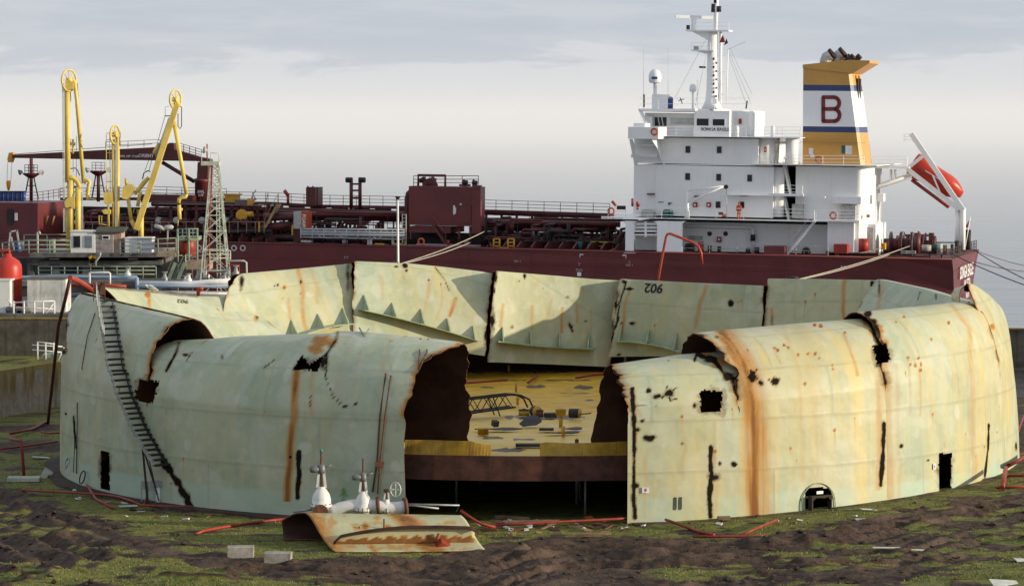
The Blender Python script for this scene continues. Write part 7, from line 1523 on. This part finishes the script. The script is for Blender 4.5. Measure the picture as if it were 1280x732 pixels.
mb = MB(); mb.hexa([(-140, 247.2, -6), (300, 247.2, -6), (300, 272, -6), (-140, 272, -6), (-140, 247.2, qz), (60, 247.2, 1.0), (60, 266, 1.0), (-140, 272, qz)]) if False else mb.box((-140, 247.5, -6), (36, 272, qz))
tag(mb.build('quay', M_OLD), kind='structure')
def yard_walkway():
    t = thing('walkway', 'pale green walkway with white rails between the two bund walls', 'walkway', gp(58, 452)); Y = 236
    MB().hexa([D(52, 448, Y), D(78, 445, Y), D(78, 445, Y + 3), D(56, 443, Y + 3), D(52, 444.5, Y), D(78, 441, Y), D(78, 440, Y + 3), D(56, 440, Y + 3)]).build('deck', M_JGREEN, t)
    for x in (50, 60, 70): MB().tube([D(x - 3, 428, Y), D(x - 3, 449, Y)], .06, 5).build('post', M_WHITE, t)
    for a, b in (((40, 431), (78, 433)), ((40, 437), (78, 440)), ((46, 427), (70, 430)), ((72, 452), (80, 434))): MB().tube([D(*a, Y), D(*b, Y)], .05, 5).build('rail', M_WHITE, t)
yard_walkway()
def yard():
    # rendered block house, white kiosk and red pressure tank on the quay
    def house(label, x0, x1, xs, y0, y1, Y, m, depth=4.0, name='block_house', roof=None, cat='building'):
        a, b = D(x0, y1, Y), D(x1, y0, Y); o = thing(name, label, cat, a); z1 = b[2]; z0 = min(a[2], qz) if a[2] < 5 else a[2]
        MB().box((a[0], Y, z0), (b[0], Y + depth, z1)).build('walls', m, o)
        MB().box((a[0] - .08, Y - .08, z1 + .003), (b[0] + .08, Y + depth + .08, z1 + .12)).build('roof', roof or m, o); return o, a, b
    MB_ = mat('patchy white render', (0.60, 0.60, 0.57), 0.85, var=0.35, scale=0.7, bump=0.4, streak=0.5, dirt=(.22, .21, .19))
    o, a, b = house('patchy white block house without windows behind the far bund wall', 34.5, 82, 0, 349, 402, 250, MB_, 3.0, roof=M_OLD)
    house('small white kiosk cut by the left edge of the photo', -30, 12, 0, 351, 402, 249, M_WHITE, 3.0, name='kiosk')
    p = D(10.5, 398, 252); r = 17.5 * 252 / F; z = lambda y: D(10, y, 252)[2]; o = thing('pressure_tank', 'red upright pressure tank with domed top at the left edge', 'tank', (p[0], 252, qz))
    MB().lathe([(r, qz), (r, z(336)), (r * .96, z(331)), (r * .8, z(326)), (r * .5, z(322.5)), (r * .3, z(320.5)), (r * .25, z(317)), (0.02, z(316))], (p[0], 252, 0), n=28).build('shell', mat('red tank paint', (0.46, 0.035, 0.022), .4, var=.12, scale=.5, bump=.05), o); MB().tube([D(11, 319, 252), D(11, 313, 252), D(4, 314, 252), D(-20, 315, 252)], .2, 9).build('outlet_pipe', M_RED, o)
    # white rails in front
    o = thing('guard_rail', 'white guard rail along the top of the far bund wall', 'railing', D(20, 397, 247)); 
    for a, b in (((9, 374), (18, 385)), ((18, 378), (68, 376)), ((20, 384), (68, 386)), ((54, 396), (68, 378))): MB().tube([D(*a, 248), D(*b, 248)], .06, 5).build('rail', M_WHITE, o)
    for x in (17, 30, 43, 54, 68): MB().tube([D(x, 376, 248), D(x, 399, 248)], .07, 5).build('post', M_WHITE, o)
    for lab, x, w in (('grey wheeled pump behind the white rail', 18, 8), ('grey motor beside the wheeled pump', 30, 7)):
        p = D(x, 397, 249.0); p[2] = qz; o = thing('pump', lab, 'pump', p); rr = w / 2 * 249 / F * 1.0; MB().lathe([(rr * .6, -.7), (rr, -.6), (rr, .5), (rr * .6, .6)], p + (0, 0, rr), (1, 0.2, 0), 14).build('casing', M_GUN, o); MB().box(p + (-.5, -.3, 0), p + (.6, .3, .15)).build('base', M_OLD, o); MB().tube([p + (0, 0, rr * 2), p + (0, 0, rr * 2 + .4)], .1, 7).build('outlet', M_GUN, o)
    for y, r, m in ((351, .10, M_BLUEP), (349, .06, M_GREY)): pass
    def line(label, pts, r, m, Y=268, name='pipeline', n=9): q = [D(x, y, Y if not d else Y + d[0]) for x, y, *d in pts]; tag(MB().tube(q, r, n).build(name, m, org=q[0]), label, 'pipe')
    line('dark blue pipeline running behind the block house', [(-20, 347), (34, 346.5), (75, 345.5), (140, 346.3), (170.5, 346.5), (171.3, 347.5), (171.3, 375)], .16, M_BLUEP)
    line('pale blue pipeline running right to the lattice tower', [(171.3, 357.7), (230, 357.7), (262, 358), (286.5, 357.5), (287.5, 359), (287.5, 385)], .15, mat('pale blue pipe', (.40, .48, .56), .4, var=.15))
    line('thick white pipeline above the pale blue one', [(172, 354.5), (236, 355), (246, 354), (262, 352.5), (300, 351)], .26, M_WHITE, 269.5)
    line('grey pipeline low behind the green wall panel', [(140, 362), (200, 366), (286, 367)], .2, M_GREY, 267); line('dark pipeline under the grey one', [(60, 368), (200, 371), (286, 372)], .22, M_GUN, 266.5)
    line('white inverted U pipe over the blue pipeline', [(112, 362), (112, 341.5), (113, 340.5), (136, 340.5), (137.5, 341.5), (137.5, 356)], .09, M_WHITE, 266.5); line('red stub pipe beside the lattice tower', [(248, 378), (248, 361.5), (249.5, 360.7), (254, 361)], .17, M_ORANGE, 264); line('pale hooked vent pipe right of the lattice tower', [(284, 326), (305, 326), (308, 328), (308.5, 350)], .08, M_TOWER, 271); line('rusty red pipes over the wall top left of the stair', [(88, 356), (130, 356.5), (158, 358)], .16, M_RED, 264)
    line('thin red sprinkler pipe behind the lattice tower', [(270, 331), (299, 331), (299, 350)], .06, M_RED, 273)
    R = np.random.default_rng(8)
    for i, (x, y) in enumerate(((236, 349), (248, 346), (258, 343), (281, 350), (285, 347), (247, 355), (232, 352), (206, 347), (160, 341), (295, 340), (293, 348), (254, 354))):
        p = D(x, y + 5, 270.5 + (i % 3)); o = thing('pipe_valve', ('white valve left of the lattice tower, nearest the stairs', 'grey valve standing inside the lattice tower at its left', 'white valve behind the middle of the lattice tower foot', 'grey valve at the right leg of the lattice tower', 'white valve just right of the lattice tower foot', 'grey valve low beside the red stub pipe', 'white valve between the stairs and the thick white pipeline', 'grey valve at the foot of the jetty stairs', 'white valve on the lower jetty walk behind its handrail', 'grey valve under the pale hooked vent pipe', 'white valve by the torn left edge of the back wall', 'grey valve on the pale blue pipeline inside the tower')[i], 'valve', p, 'valves on the quay pipework'); h = R.uniform(.7, 1.1)
        MB().lathe([(.22, 0), (.3, .1), (.3, .3), (.16, h * .6), (.12, h)], p, n=10).build('body', M_GREY if i % 2 else M_WHITE, o); MB().ring(p + (0, 0, h), (0, 0, 1), .24, .04, 12, 5).build('handwheel', M_GREY, o)
    for lab, x, y, m, w in (('tall white lamp mast in front of the maroon ship', 498, 247, M_WHITE, 2.6),):
        Y = 262; a, b = D(x, 332, Y), D(x - .8, 248, Y); a = a.copy(); b0 = a.copy(); b0[2] = 0.0; o = thing('lamp_mast', lab, 'lamp post', (a[0], Y, 0)); MB().tube([b0, b], [.12, .08], 8).build('mast', m, o); MB().lathe([(.06, -.15), (.22, .1), (.2, .2)], b, n=10).build('lamp_head', M_DARK, o)
    Y = 283.5; a = D(209.5, 317, Y); o = thing('lamp_post', 'grey street lamp with a swung arm on the jetty', 'lamp post', a); MB().tube([a, D(209.5, 285, Y)], .07, 6).build('post', M_GREY, o); MB().tube([D(206, 286, Y), D(193, 281.5, Y)], .18, 8).build('lamp_arm', M_PALE, o); MB().lathe([(.06, -.5), (.22, -.3), (.22, .3), (.05, .45)], D(211, 284, Y), (1, 0, .05), 10).build('lamp_head', M_PALE, o)
yard()
def jetty():
    j = thing('jetty', 'grey concrete jetty deck on dark piers, carrying cabins and loading arms', 'jetty', D(110, 345, 279)); Y = 279
    def b(name, m, x0, y0, x1, y1, Y0, Y1): a, c = D(x0, y1, Y0), D(x1, y0, Y0); return MB().box((a[0], Y0, a[2]), (c[0], Y1, c[2])).build(name, m, j)
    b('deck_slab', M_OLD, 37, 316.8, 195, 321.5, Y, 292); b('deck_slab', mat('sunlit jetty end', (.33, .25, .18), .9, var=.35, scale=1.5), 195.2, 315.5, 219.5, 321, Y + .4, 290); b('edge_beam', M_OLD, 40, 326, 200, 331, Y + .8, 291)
    for x0, x1 in ((62, 74), (160, 172)): b('drain_strip', M_PALE, x0, 323, x1, 324.3, Y + .6, Y + .9)
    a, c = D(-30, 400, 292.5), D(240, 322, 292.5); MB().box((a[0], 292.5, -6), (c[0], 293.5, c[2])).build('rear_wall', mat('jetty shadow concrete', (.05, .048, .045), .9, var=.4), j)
    for x in (38, 70, 107, 152, 197, 218): p = D(x, 330, Y + 1.5); MB().box((p[0] - .3, Y + 1.5, -6), (p[0] + .3, Y + 2.3, p[2])).build('pier', M_OLD, j)
    a, c = D(20, 349, 276), D(300, 346, 276); MB().box((a[0], 272.3, a[2] - .4), (c[0], 278, a[2])).build('lower_deck', M_OLD, j)
    def fence(label, pts, h, Y, m=M_JGREEN, sp=1.3, r=.05):
        P = [D(x, y, Y + (d[0] if d else 0)) for x, y, *d in pts]; o = thing('handrail', label, 'railing', P[0])
        for k in range(1, 4): MB().tube([p + (0, 0, h * k / 3) for p in P], r, 5).build('rail', m, o)
        me = None
        for p, q in zip(P[:-1], P[1:]):
            n = max(1, int(np.linalg.norm(q - p) / sp))
            for i in range(n + (q is P[-1])): c = p + (q - p) * i / n; MB().tube([c, c + (0, 0, h)], r * 1.2, 5).build('post', m, o)
        return o
    fence('pale green handrail on the jetty left of the white cabin', [(3, 320), (36, 317), (88, 317)], 1.2, 278.9); fence('pale green handrail on the jetty right of the white container', [(175, 318), (220, 316)], 1.35, 278.9)
    fence('pale green handrail on the far side of the jetty at left', [(30, 312), (88, 311.5)], 1.4, 289, sp=1.6)
    fence('pale green handrail along the lower jetty walk', [(48, 347.5), (195, 347.5)], 1.05, 275.5, sp=1.1); fence('green handrail in front of the white container', [(150, 318), (176, 318)], 1.15, 278.8, sp=.9, r=.035)
    fence('pale handrail of the gangway right of the stairs', [(232, 332), (262, 327), (288, 327)], 1.0, 277, M_TOWER, r=.045)
    p0 = D(197, 357, 276.5); o = thing('stairs', 'pale green metal stairs at the right end of the jetty', 'stairs', p0)
    for dx in (0, 12): MB().bar(D(208 + dx, 356, 276), D(219 + dx, 328, 276), .12, .3).build('stringer', M_JGREEN, o); MB().tube([D(206 + dx, 347, 276), D(217 + dx, 320, 276), D(228 + dx, 319, 276)], .05, 5).build('handrail', M_JGREEN, o)
    for k in range(1, 10): a = D(208 + 11 * k / 10, 356 - 28 * k / 10, 276.05); MB().box(a + (0, 0, -.03), a + (12 * 276 / F, .6, .03)).build('tread', M_JGREEN, o)
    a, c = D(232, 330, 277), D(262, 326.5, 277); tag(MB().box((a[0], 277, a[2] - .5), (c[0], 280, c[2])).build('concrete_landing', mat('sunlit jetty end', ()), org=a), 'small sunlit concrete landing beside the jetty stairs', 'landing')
    p = D(222, 322, 281); o = thing('gantry_platform', 'pale green railed platform standing over the jetty end', 'platform', p)
    a, c = D(222, 300.5, 280), D(248, 296, 280); MB().box((a[0], 280, a[2]), (c[0], 283, c[2])).build('floor', M_JGREEN, o)
    for x, y1 in ((222, 330), (236, 345), (246.5, 345)): MB().tube([D(x, 286, 280), D(x, y1, 280)], .1, 6).build('post', M_JGREEN, o)
    for y in (286, 291): MB().tube([D(222, y, 280), D(248, y, 280)], .06, 5).build('rail', M_JGREEN, o)
    for x in (228, 233, 241): MB().tube([D(x, 286, 280), D(x, 297, 280)], .05, 5).build('baluster', M_JGREEN, o)
    MB().box(D(236, 301, 279.9), D(247.5, 297.5, 279.9) + (0, .1, 0)).build('sign_board', mat('yellow green board', (.42, .42, .2), .6), o)
    p = D(234, 322, 283); tag(MB().lathe([(.85, 0), (.85, 1.6), (.6, 1.9), (.2, 2.0)], p, n=16).build('red_bin', M_RED, org=p), 'dark red drum standing under the green platform', 'drum')
    # cabins
    Yc = 281.0
    def box_(o, name, m, x0, y0, x1, y1, Y0, Y1): a, c = D(x0, y1, Y0), D(x1, y0, Y0); return MB().box((a[0], Y0, a[2]), (c[0], Y1, c[2])).build(name, m, o, bevel=.04 if name == 'walls' else 0)
    o = thing('cabin', 'small white cabin with two dark windows on the jetty', 'cabin', D(103, 317, Yc)); box_(o, 'walls', M_WHITE, 88, 289.5, 119, 317.2, Yc, Yc + 2.6); box_(o, 'roof', M_WHITE, 87.5, 288.5, 119.4, 289.7, Yc - .1, Yc + 2.7)
    for x0 in (91.5, 106): f = box_(o, 'window', M_GREY, x0, 294.5, x0 + 9, 309.5, Yc - .06, Yc + .02); g = box_(f, 'pane', M_GLASS if x0 < 100 else mat('blue grey pane', (.16, .2, .22), .1), x0 + .5, 295.2, x0 + 8.5, 308.8, Yc - .08, Yc - .04); 
    o = thing('cabin', 'grey board cabin with a mossy sloping roof beside the white cabin', 'cabin', D(135, 317, Yc)); M_GB = mat('grey boards', (.30, .27, .26), .8, var=.3, scale=1.5, streak=.4, dirt=(.15, .13, .12)); box_(o, 'walls', M_GB, 119.5, 291, 141.5, 317.2, Yc + .05, Yc + 3.2); a = D(118.5, 291, Yc); c = D(142.5, 291, Yc)
    box_(o, 'sunlit_side', mat('sunlit cabin boards', (.42, .30, .24), .8, var=.3, scale=1.5), 141.6, 290.5, 151.5, 317.2, Yc + .3, Yc + 3.0)  # the cabin's sunlit side, sunlight put into a lighter board colour
    MB().hexa([a + (-.1, -.15, 0), c + (.9, -.15, 0), c + (.9, 3.4, .35), a + (-.1, 3.4, .35)] + [q + (0, 0, .13) for q in (a + (-.1, -.15, 0), c + (.9, -.15, 0), c + (.9, 3.4, .35), a + (-.1, 3.4, .35))]).build('roof', mat('mossy roof', (.07, .075, .05), .9, var=.4), o)
    f = box_(o, 'window', M_WHITE, 127.5, 294, 137, 299.3, Yc - .02, Yc + .08); box_(f, 'pane', M_GLASS, 128.8, 295, 135.8, 298.3, Yc - .05, Yc + 0)
    for y in (297, 303.5, 310.5): box_(o, 'board_joint', M_OLD, 119.6, y, 127, y + .3, Yc + .02, Yc + .06)
    o = thing('container', 'white ribbed site container at the right of the jetty cabins', 'container', D(172, 318, Yc)); box_(o, 'walls', mat('container white', (.62, .63, .66), .5, var=.08), 156, 297.6, 189.5, 318, Yc, Yc + 2.5); box_(o, 'roof', M_WHITE, 155.5, 297, 190, 297.9, Yc - .06, Yc + 2.6); box_(o, 'door_joint', M_GREY, 172.2, 298.2, 172.7, 317.5, Yc - .03, Yc + .03)
    o = thing('chevron_sign', 'yellow and black chevron mark hung on the jetty front', 'sign', D(116, 327, Y - .1))
    for y, mm in ((321, M_YEL), (325, M_BLACK), (329, mat('chevron tan', (.35, .25, .08), .7))): MB().bar(D(112, y + 2.5, Y - .08), D(116, y, Y - .08), .1, .4).bar(D(116, y, Y - .08), D(120, y + 2.5, Y - .08), .1, .4).build('chevron', mm, o)
    tag(MB().tube([D(119.5, 333, Y - .2), D(119.5, 327, Y - .2), D(125, 319.5, Y - .2), D(125.5, 315, Y - .2)], .1, 7).build('drain_pipe', M_GREY, org=D(119.5, 333, Y - .2)), 'grey cranked drain pipe on the jetty front', 'pipe')
    o = thing('a_frame', 'white A frame standing at the left of the jetty', 'frame', D(17, 312, 280))
    for a, b in (((11, 313), (13, 288.5)), ((25, 313), (21, 287.5)), ((12, 289.5), (22, 288)), ((18, 313), (14, 296))): MB().bar(D(*a, 280), D(*b, 280), .14, .14).build('leg', M_PALE, o)
    p = D(22.5, 315, 280.5); o = thing('plastic_drum', 'blue plastic drum standing by the white A frame', 'drum', p); MB().lathe([(.3, 0), (.33, .1), (.33, .75), (.28, .82)], p, n=14).build('shell', M_BLUE, o); p = D(26.5, 313, 281.5); tag(MB().lathe([(.22, 0), (.22, .85)], p, n=12).build('gas_bottle', M_PALE, org=p), 'pale gas bottle beside the blue drum', 'bottle')
    p = D(47, 317, 281); o = thing('lamp_post', 'slim pale hooked post on the jetty left of the cabins', 'lamp post', p); MB().tube([p, D(47, 290, 281), D(49, 289.5, 281), D(50.5, 292.5, 281)], .09, 6).build('post', M_TOWER, o)
    p = D(66.5, 318, 281); tag(MB().tube([p, D(66.5, 299, 281)], .22, 8).build('green_post', M_JGREEN, org=p), 'thick green post standing in the jetty handrail', 'post')
    tag(MB().bar(D(58, 293, 286), D(67.5, 288, 286), .7, .25).build('white_plank', M_WHITE, org=D(58, 293, 286)), 'white plank tilted above the jetty handrail', 'plank') if False else None
    p = D(172.5, 250, 284)
jetty()
def arms():
    Y = 286.0; s = Y / F
    def sub(o, name, pts, px, m=M_LYEL, n=10, par=None): return MB().tube([D(x, y, Y + (d[0] if d else 0)) for x, y, *d in pts], [w * s / 1.8 for w in px] if hasattr(px, '__len__') else px * s / 1.8, n).build(name, m, par or o, org=ORG[o.name])
    def wheel(o, x, y, rx, ry, dY=-.2):
        c = D(x, y, Y + dY); f = min(.98, rx / ry); ax = (math.sqrt(1 - f * f), -f, 0); R = ry * s; w = MB().ring(c, ax, R, .09, 30, 6).build('sheave', M_LYEL, o); MB().ring(c + np.array(ax) * .0, ax, R * 1.03, .05, 30, 5).build('cable', M_BLACK, w, org=ORG[o.name])
        u = np.array([0, 0, 1.0]); v = np.cross(ax, u)
        for k in range(8): MB().tube([c, c + (u * math.cos(k * math.pi / 4) + v * math.sin(k * math.pi / 4)) * R], .045, 5).build('spoke', M_LYEL, w, org=ORG[o.name])
        MB().lathe([(.22, -.25), (.22, .25)], c, ax, 12).build('hub', M_LYEL, w, org=ORG[o.name])
    def rungs(o, a, b, w, n, m=M_GREY):
        q = MB(); A, B2 = D(*a, Y - .4), D(*b, Y - .4); r = np.array([w * s, 0, 0]); q.tube([A, B2], .03, 4).tube([A + r, B2 + r], .03, 4)
        l = q.build('ladder', m, o); t = None
        t = MB()
        for k in range(n): c = A + (B2 - A) * (k + .5) / n; t.tube([c - r * .3, c + r * 1.2], .035, 4)
        t.build('rungs', m, l, org=ORG[o.name])['kind'] = 'stuff'
    def plate(o, poly, name='counterweight', dy=.7): return MB().prism([D(x, y, Y - .5) for x, y in poly][::-1], (0, dy, 0)).build(name, M_LYEL, o)
    o = thing('loading_arm', 'tallest yellow loading arm, two upright limbs under a spoked wheel', 'loading arm', D(88, 317, Y), 'yellow loading arms on the jetty')
    sub(o, 'inboard_limb', [(84, 112), (84.8, 228)], 6.6); sub(o, 'outboard_limb', [(86, 101), (90, 99), (93.5, 103), (96, 125), (104.5, 229)], [3, 4, 4.6, 4.4, 4.4]); wheel(o, 86.2, 100.5, 7.3, 13.2)
    plate(o, [(81.5, 101), (86, 99), (91.5, 104), (91, 112), (82, 113)], 'head_plate', .6); sub(o, 'cradle', [(79, 108), (81, 113), (86, 115), (91, 112)], 1.2, M_BLACK)
    sub(o, 'riser', [(97.5, 234), (97.5, 314)], 6.4); sub(o, 'base_column', [(88, 225), (88.5, 314)], 7.6); sub(o, 'elbow', [(85.5, 224), (88, 221.5), (92, 223), (96, 226), (98.5, 230), (98.5, 236)], 6); sub(o, 'clamp', [(83, 233.3), (101, 233.6)], 2.2, M_GUN)
    plate(o, [(80.5, 252), (83, 248.5), (93, 245.5), (93.5, 259), (90, 260.5), (88, 258), (83, 260), (81, 258)]); sub(o, 'swivel', [(104.5, 229), (107, 225), (110, 225.5), (112, 228), (110.5, 233), (109.8, 243), (109.5, 250)], [4.4, 4.2, 4.2, 4.2, 4, 3.8, 3.5]); sub(o, 'coupler', [(108, 248), (120, 249.5)], 1.6); sub(o, 'coupler', [(86, 240), (104, 240)], 1.8); sub(o, 'seal', [(108.5, 230.7), (113, 231)], 1.8, M_BLACK)
    sub(o, 'hydraulic_ram', [(91, 174), (91, 192)], 2.5); sub(o, 'hydraulic_ram', [(86, 179.5), (94, 180)], 3.6); sub(o, 'hose', [(88, 115), (88.5, 125), (86, 131), (86, 127), (87.5, 120)], .7, M_BLACK); sub(o, 'hose', [(87, 211), (94, 210), (97, 213), (99.5, 219.5)], 1.1, M_BLACK)
    sub(o, 'cable', [(91.3, 192), (91.5, 215)], .5, M_BLACK); sub(o, 'cable', [(95.5, 170), (95.5, 222)], .5, M_BLACK); sub(o, 'cable', [(96.5, 104), (105, 216)], .9, M_GUN); rungs(o, (78, 104), (79.5, 290), 1.6, 70); sub(o, 'hose', [(86, 275), (83, 288), (85, 298), (88, 290)], .8, M_BLACK); sub(o, 'stay', [(84, 262), (84.5, 314)], 3.2); rungs(o, (101.5, 240), (102, 290), 1.5, 24)
    o = thing('loading_arm', 'shortest yellow loading arm, standing between the other two', 'loading arm', D(143, 317, Y), 'yellow loading arms on the jetty')
    sub(o, 'inboard_limb', [(147, 168), (147.2, 314)], 4.6); sub(o, 'outboard_limb', [(141.3, 174), (142, 290)], 3.2); wheel(o, 143.8, 168.5, 4.6, 11.3); sub(o, 'head', [(141, 170), (143.5, 165.5), (146, 166.5), (147, 172)], 3.4); rungs(o, (143.8, 178), (144.3, 285), 1.6, 42)
    sub(o, 'frame_post', [(132.8, 168), (133, 250)], .7); sub(o, 'frame_post', [(137, 166), (138, 245)], .7)
    for y in (166.5, 175, 191, 227): sub(o, 'frame_bar', [(132.8, y), (142, y)], .8)
    plate(o, [(129.5, 241), (131, 240), (140.5, 240.5), (140.8, 254.5), (133, 256), (129.8, 254)]); sub(o, 'weight_arm', [(134, 232), (134, 241)], 2.6); sub(o, 'weight_arm', [(135.5, 256), (136, 285)], 2.4); plate(o, [(127, 263), (131, 261.5), (138, 262), (138, 267.5), (130, 267.5)], 'lug'); sub(o, 'bracket', [(124, 269), (124, 280), (136, 281.5), (136, 314)], 1.6); sub(o, 'bracket', [(127, 270), (127, 280)], 1); sub(o, 'bracket', [(124, 270), (128, 270)], 1); sub(o, 'stub', [(141, 165), (141, 172)], 3.6, M_BLACK) if False else None; sub(o, 'valve', [(149, 171), (149.8, 182)], 2.2, M_GUN)
    o = thing('loading_arm', 'leaning yellow loading arm folded over beside the lattice tower', 'loading arm', D(175, 317, Y), 'yellow loading arms on the jetty')
    MB().bar(D(221, 131, Y - .3), D(170.5, 287, Y - .3), .50, .60, up=(0, 1, 0)).build('inboard_limb', M_LYEL, o); sub(o, 'outboard_limb', [(217.5, 152), (226, 200), (233.3, 243)], 4.6); wheel(o, 219.3, 124.5, 5.9, 11.8); sub(o, 'head', [(217, 128), (221, 127.5), (223.5, 132)], 5); sub(o, 'hose', [(224.5, 133), (227, 134), (227, 158), (225, 161), (222.5, 158), (222.5, 142)], 1.0, M_BLACK)
    plate(o, [(154, 233), (160, 230.5), (165, 230), (167.2, 234), (166, 240), (163, 245), (158, 249.5), (152.5, 248), (152, 243)]); sub(o, 'weight_arm', [(157.5, 223), (158.5, 232)], 3.6); sub(o, 'weight_arm', [(160, 247), (164, 275)], 4.2); sub(o, 'riser', [(176.3, 262), (176.3, 314)], 6); sub(o, 'pivot', [(168, 242), (174, 236), (180, 228), (186, 222)], [4, 5, 5.5, 4]); sub(o, 'hydraulic_ram', [(192, 192), (196, 186), (198.5, 179)], [4, 5, 3.2]); sub(o, 'linkage', [(172, 258), (174, 246), (176, 240)], 4); sub(o, 'foot', [(164, 275), (168, 284), (172, 287)], 4.5); sub(o, 'hose', [(178, 224), (180, 216), (185, 213.5), (188, 214.5)], 1.3, M_BLACK); sub(o, 'hose', [(166, 266), (168, 261), (171.5, 262), (172, 272)], .8)
    for a, b in (((186, 200), (181, 214)), ((191, 196), (186, 214)), ((206, 146), (195, 185))): sub(o, 'cable', [a, b], .6, M_BLACK)
    rungs(o, (211, 147), (194, 196), 1.3, 22); sub(o, 'swivel', [(233, 243), (232, 246), (227, 246.5), (224, 249), (223.5, 254)], [4.4, 4.4, 4.2, 4.2, 4]); sub(o, 'seal', [(222, 254.5), (226, 255)], 2.2, M_BLACK); sub(o, 'coupler', [(224, 256), (224.5, 274)], [4, 4.6]); sub(o, 'coupler', [(221.5, 261), (228, 262)], 3); sub(o, 'coupler', [(222.5, 274), (222.5, 282)], .9)
    a = D(206, 145, Y); MB().box(a + (0, -.3, -.05), a + (.55, .4, .05)).build('platform', M_GUN, o); sub(o, 'platform_rail', [(206.5, 145), (206.5, 133.5), (211, 133.5)], .5, M_GUN)
arms()
def lattice():
    Y = 270.5; b = D(268, 359, Y); t = thing('lattice_tower', 'pale lattice tower with a ladder inside and a lamp on its top platform', 'lattice tower', (b[0], Y, qz)); zt = D(266, 207, Y)[2]; zb = qz
    W0, W1 = 1.35, .34; xc = (267.2 - 640) * Y / F; xt = (267 - 640) * Y / F
    def P(k, sx, sy): w = W0 + (W1 - W0) * k; return np.array([xc + (xt - xc) * k + sx * w, Y + 1.4 + sy * w, zb + (zt - zb) * k])
    for sx in (-1, 1):
        for sy in (-1, 1): MB().bar(P(0, sx, sy), P(1, sx, sy), .11, .11).build('leg', M_TOWER, t)
    ks = [0, .2, .36, .5, .62, .72, .81, .89, .95, 1]
    for a, c in zip(ks[:-1], ks[1:]):
        for q in range(4):
            c0, c1 = [((-1, -1), (1, -1)), ((1, -1), (1, 1)), ((1, 1), (-1, 1)), ((-1, 1), (-1, -1))][q]
            MB().bar(P(a, *c0), P(c, *c1), .055, .055).build('brace', M_TOWER, t); MB().bar(P(c, *c0), P(c, *c1), .06, .06).build('strut', M_TOWER, t)
            if q % 2 == 0: MB().bar(P(a, *c1), P(c, *c0), .055, .055).build('brace', M_TOWER, t)
    l = MB().tube([P(0, .1, 0), P(1, .3, 0)], .03, 4).tube([P(0, .35, 0), P(1, .9, 0)], .03, 4).build('ladder', M_TOWER, t); r = MB()
    for k in np.linspace(.02, .98, 44): r.tube([P(k, .1 + .2 * k, 0), P(k, .35 + .55 * k, 0)], .03, 4)
    r.build('rungs', M_TOWER, l, org=ORG[t.name])['kind'] = 'stuff'
    MB().tube([P(0, -.5, -.9), P(1, -.6, -1)], .07, 6).build('riser', M_RED, t)
    MB().box((xt - 1.15, Y + .5, zt), (xt + .45, Y + 2.2, zt + .35)).build('platform', M_TOWER, t)
    for x in (-1.1, -.3, .45): MB().tube([(xt + x, Y + .6, zt + .3), (xt + x, Y + .6, zt + 1.1)], .04, 5).build('rail_post', M_TOWER, t)
    MB().tube([(xt - .3, Y + .6, zt + 1.1), (xt + .45, Y + .6, zt + 1.1), (xt + .45, Y + 2.1, zt + 1.1)], .035, 5).build('rail', M_TOWER, t)
    MB().tube([(xt - .65, Y + 1, zt), (xt - .65, Y + 1, zt + 1.9)], .06, 6).build('lamp_post', M_RED, t); MB().lathe([(.05, 0), (.3, .25), (.3, .4)], (xt - .6, Y + 1, zt + 1.3), (-1, -.3, .25), 12).build('lamp', M_PALE, t)
lattice()
def gulls():
    for lab, px, py, k in (('larger white gull standing on the sunlit wall rim', 187.5, 364, 1.0), ('smaller white gull sitting right of the other gull', 192.5, 365.5, .8)):
        p, _ = G_px(px, py); p = p + (0, 0, .02); t = thing('gull', lab, 'bird', p); c = p + (0, 0, .2 * k); V = []; n, m = 9, 10
        sec = [(-.30, .02, .03), (-.22, .06, .05), (-.1, .10, .10), (.0, .12, .12), (.1, .10, .12), (.17, .07, .14), (.22, .065, .20), (.27, .055, .22), (.31, .02, .21)]
        mb = MB(); mb.tube([c + np.array([-x * k, 0, z * k - .08 * k]) for x, r, z in sec], [r * k for x, r, z in sec], 10).build('body', mat('gull white', (.78, .78, .77), .7, var=.05), t); MB().tube([c + np.array([-.31 * k, 0, .12 * k]), c + np.array([-.38 * k, 0, .10 * k])], [.02 * k, .006], 6).build('beak', M_YEL, t)
        for s in (-1, 1): MB().tube([c + np.array([-.08 * k, s * .095 * k, .06 * k]), c + np.array([.1 * k, s * .11 * k, .05 * k]), c + np.array([.34 * k, s * .04 * k, -.02 * k])], [.05 * k, .06 * k, .01], 7).build('wing', mat('gull grey', (.32, .34, .36), .7), t); MB().tube([c + np.array([0, s * .04 * k, -.05 * k]), p + np.array([0, s * .04 * k, 0])], .012, 4).build('leg', M_YEL, t)
gulls()
# ------------------------------------------------------------------ the bank of sea fog lying off the shore
def haze():
    m = bpy.data.materials.new('sea fog'); m.use_nodes = True; N, L = m.node_tree.nodes, m.node_tree.links
    N.clear(); out = N.new('ShaderNodeOutputMaterial'); v = N.new('ShaderNodeVolumePrincipled')
    v.inputs['Color'].default_value = (0.985, 0.985, 0.99, 1); v.inputs['Density'].default_value = 0.0009; v.inputs['Anisotropy'].default_value = 0.0
    L.new(v.outputs[0], out.inputs['Volume'])
    mb = MB(); mb.box((-9200, 430, -8.0), (9200, 11200, 32.0))
    o = mb.build('haze', m); tag(o, kind='stuff')
haze()
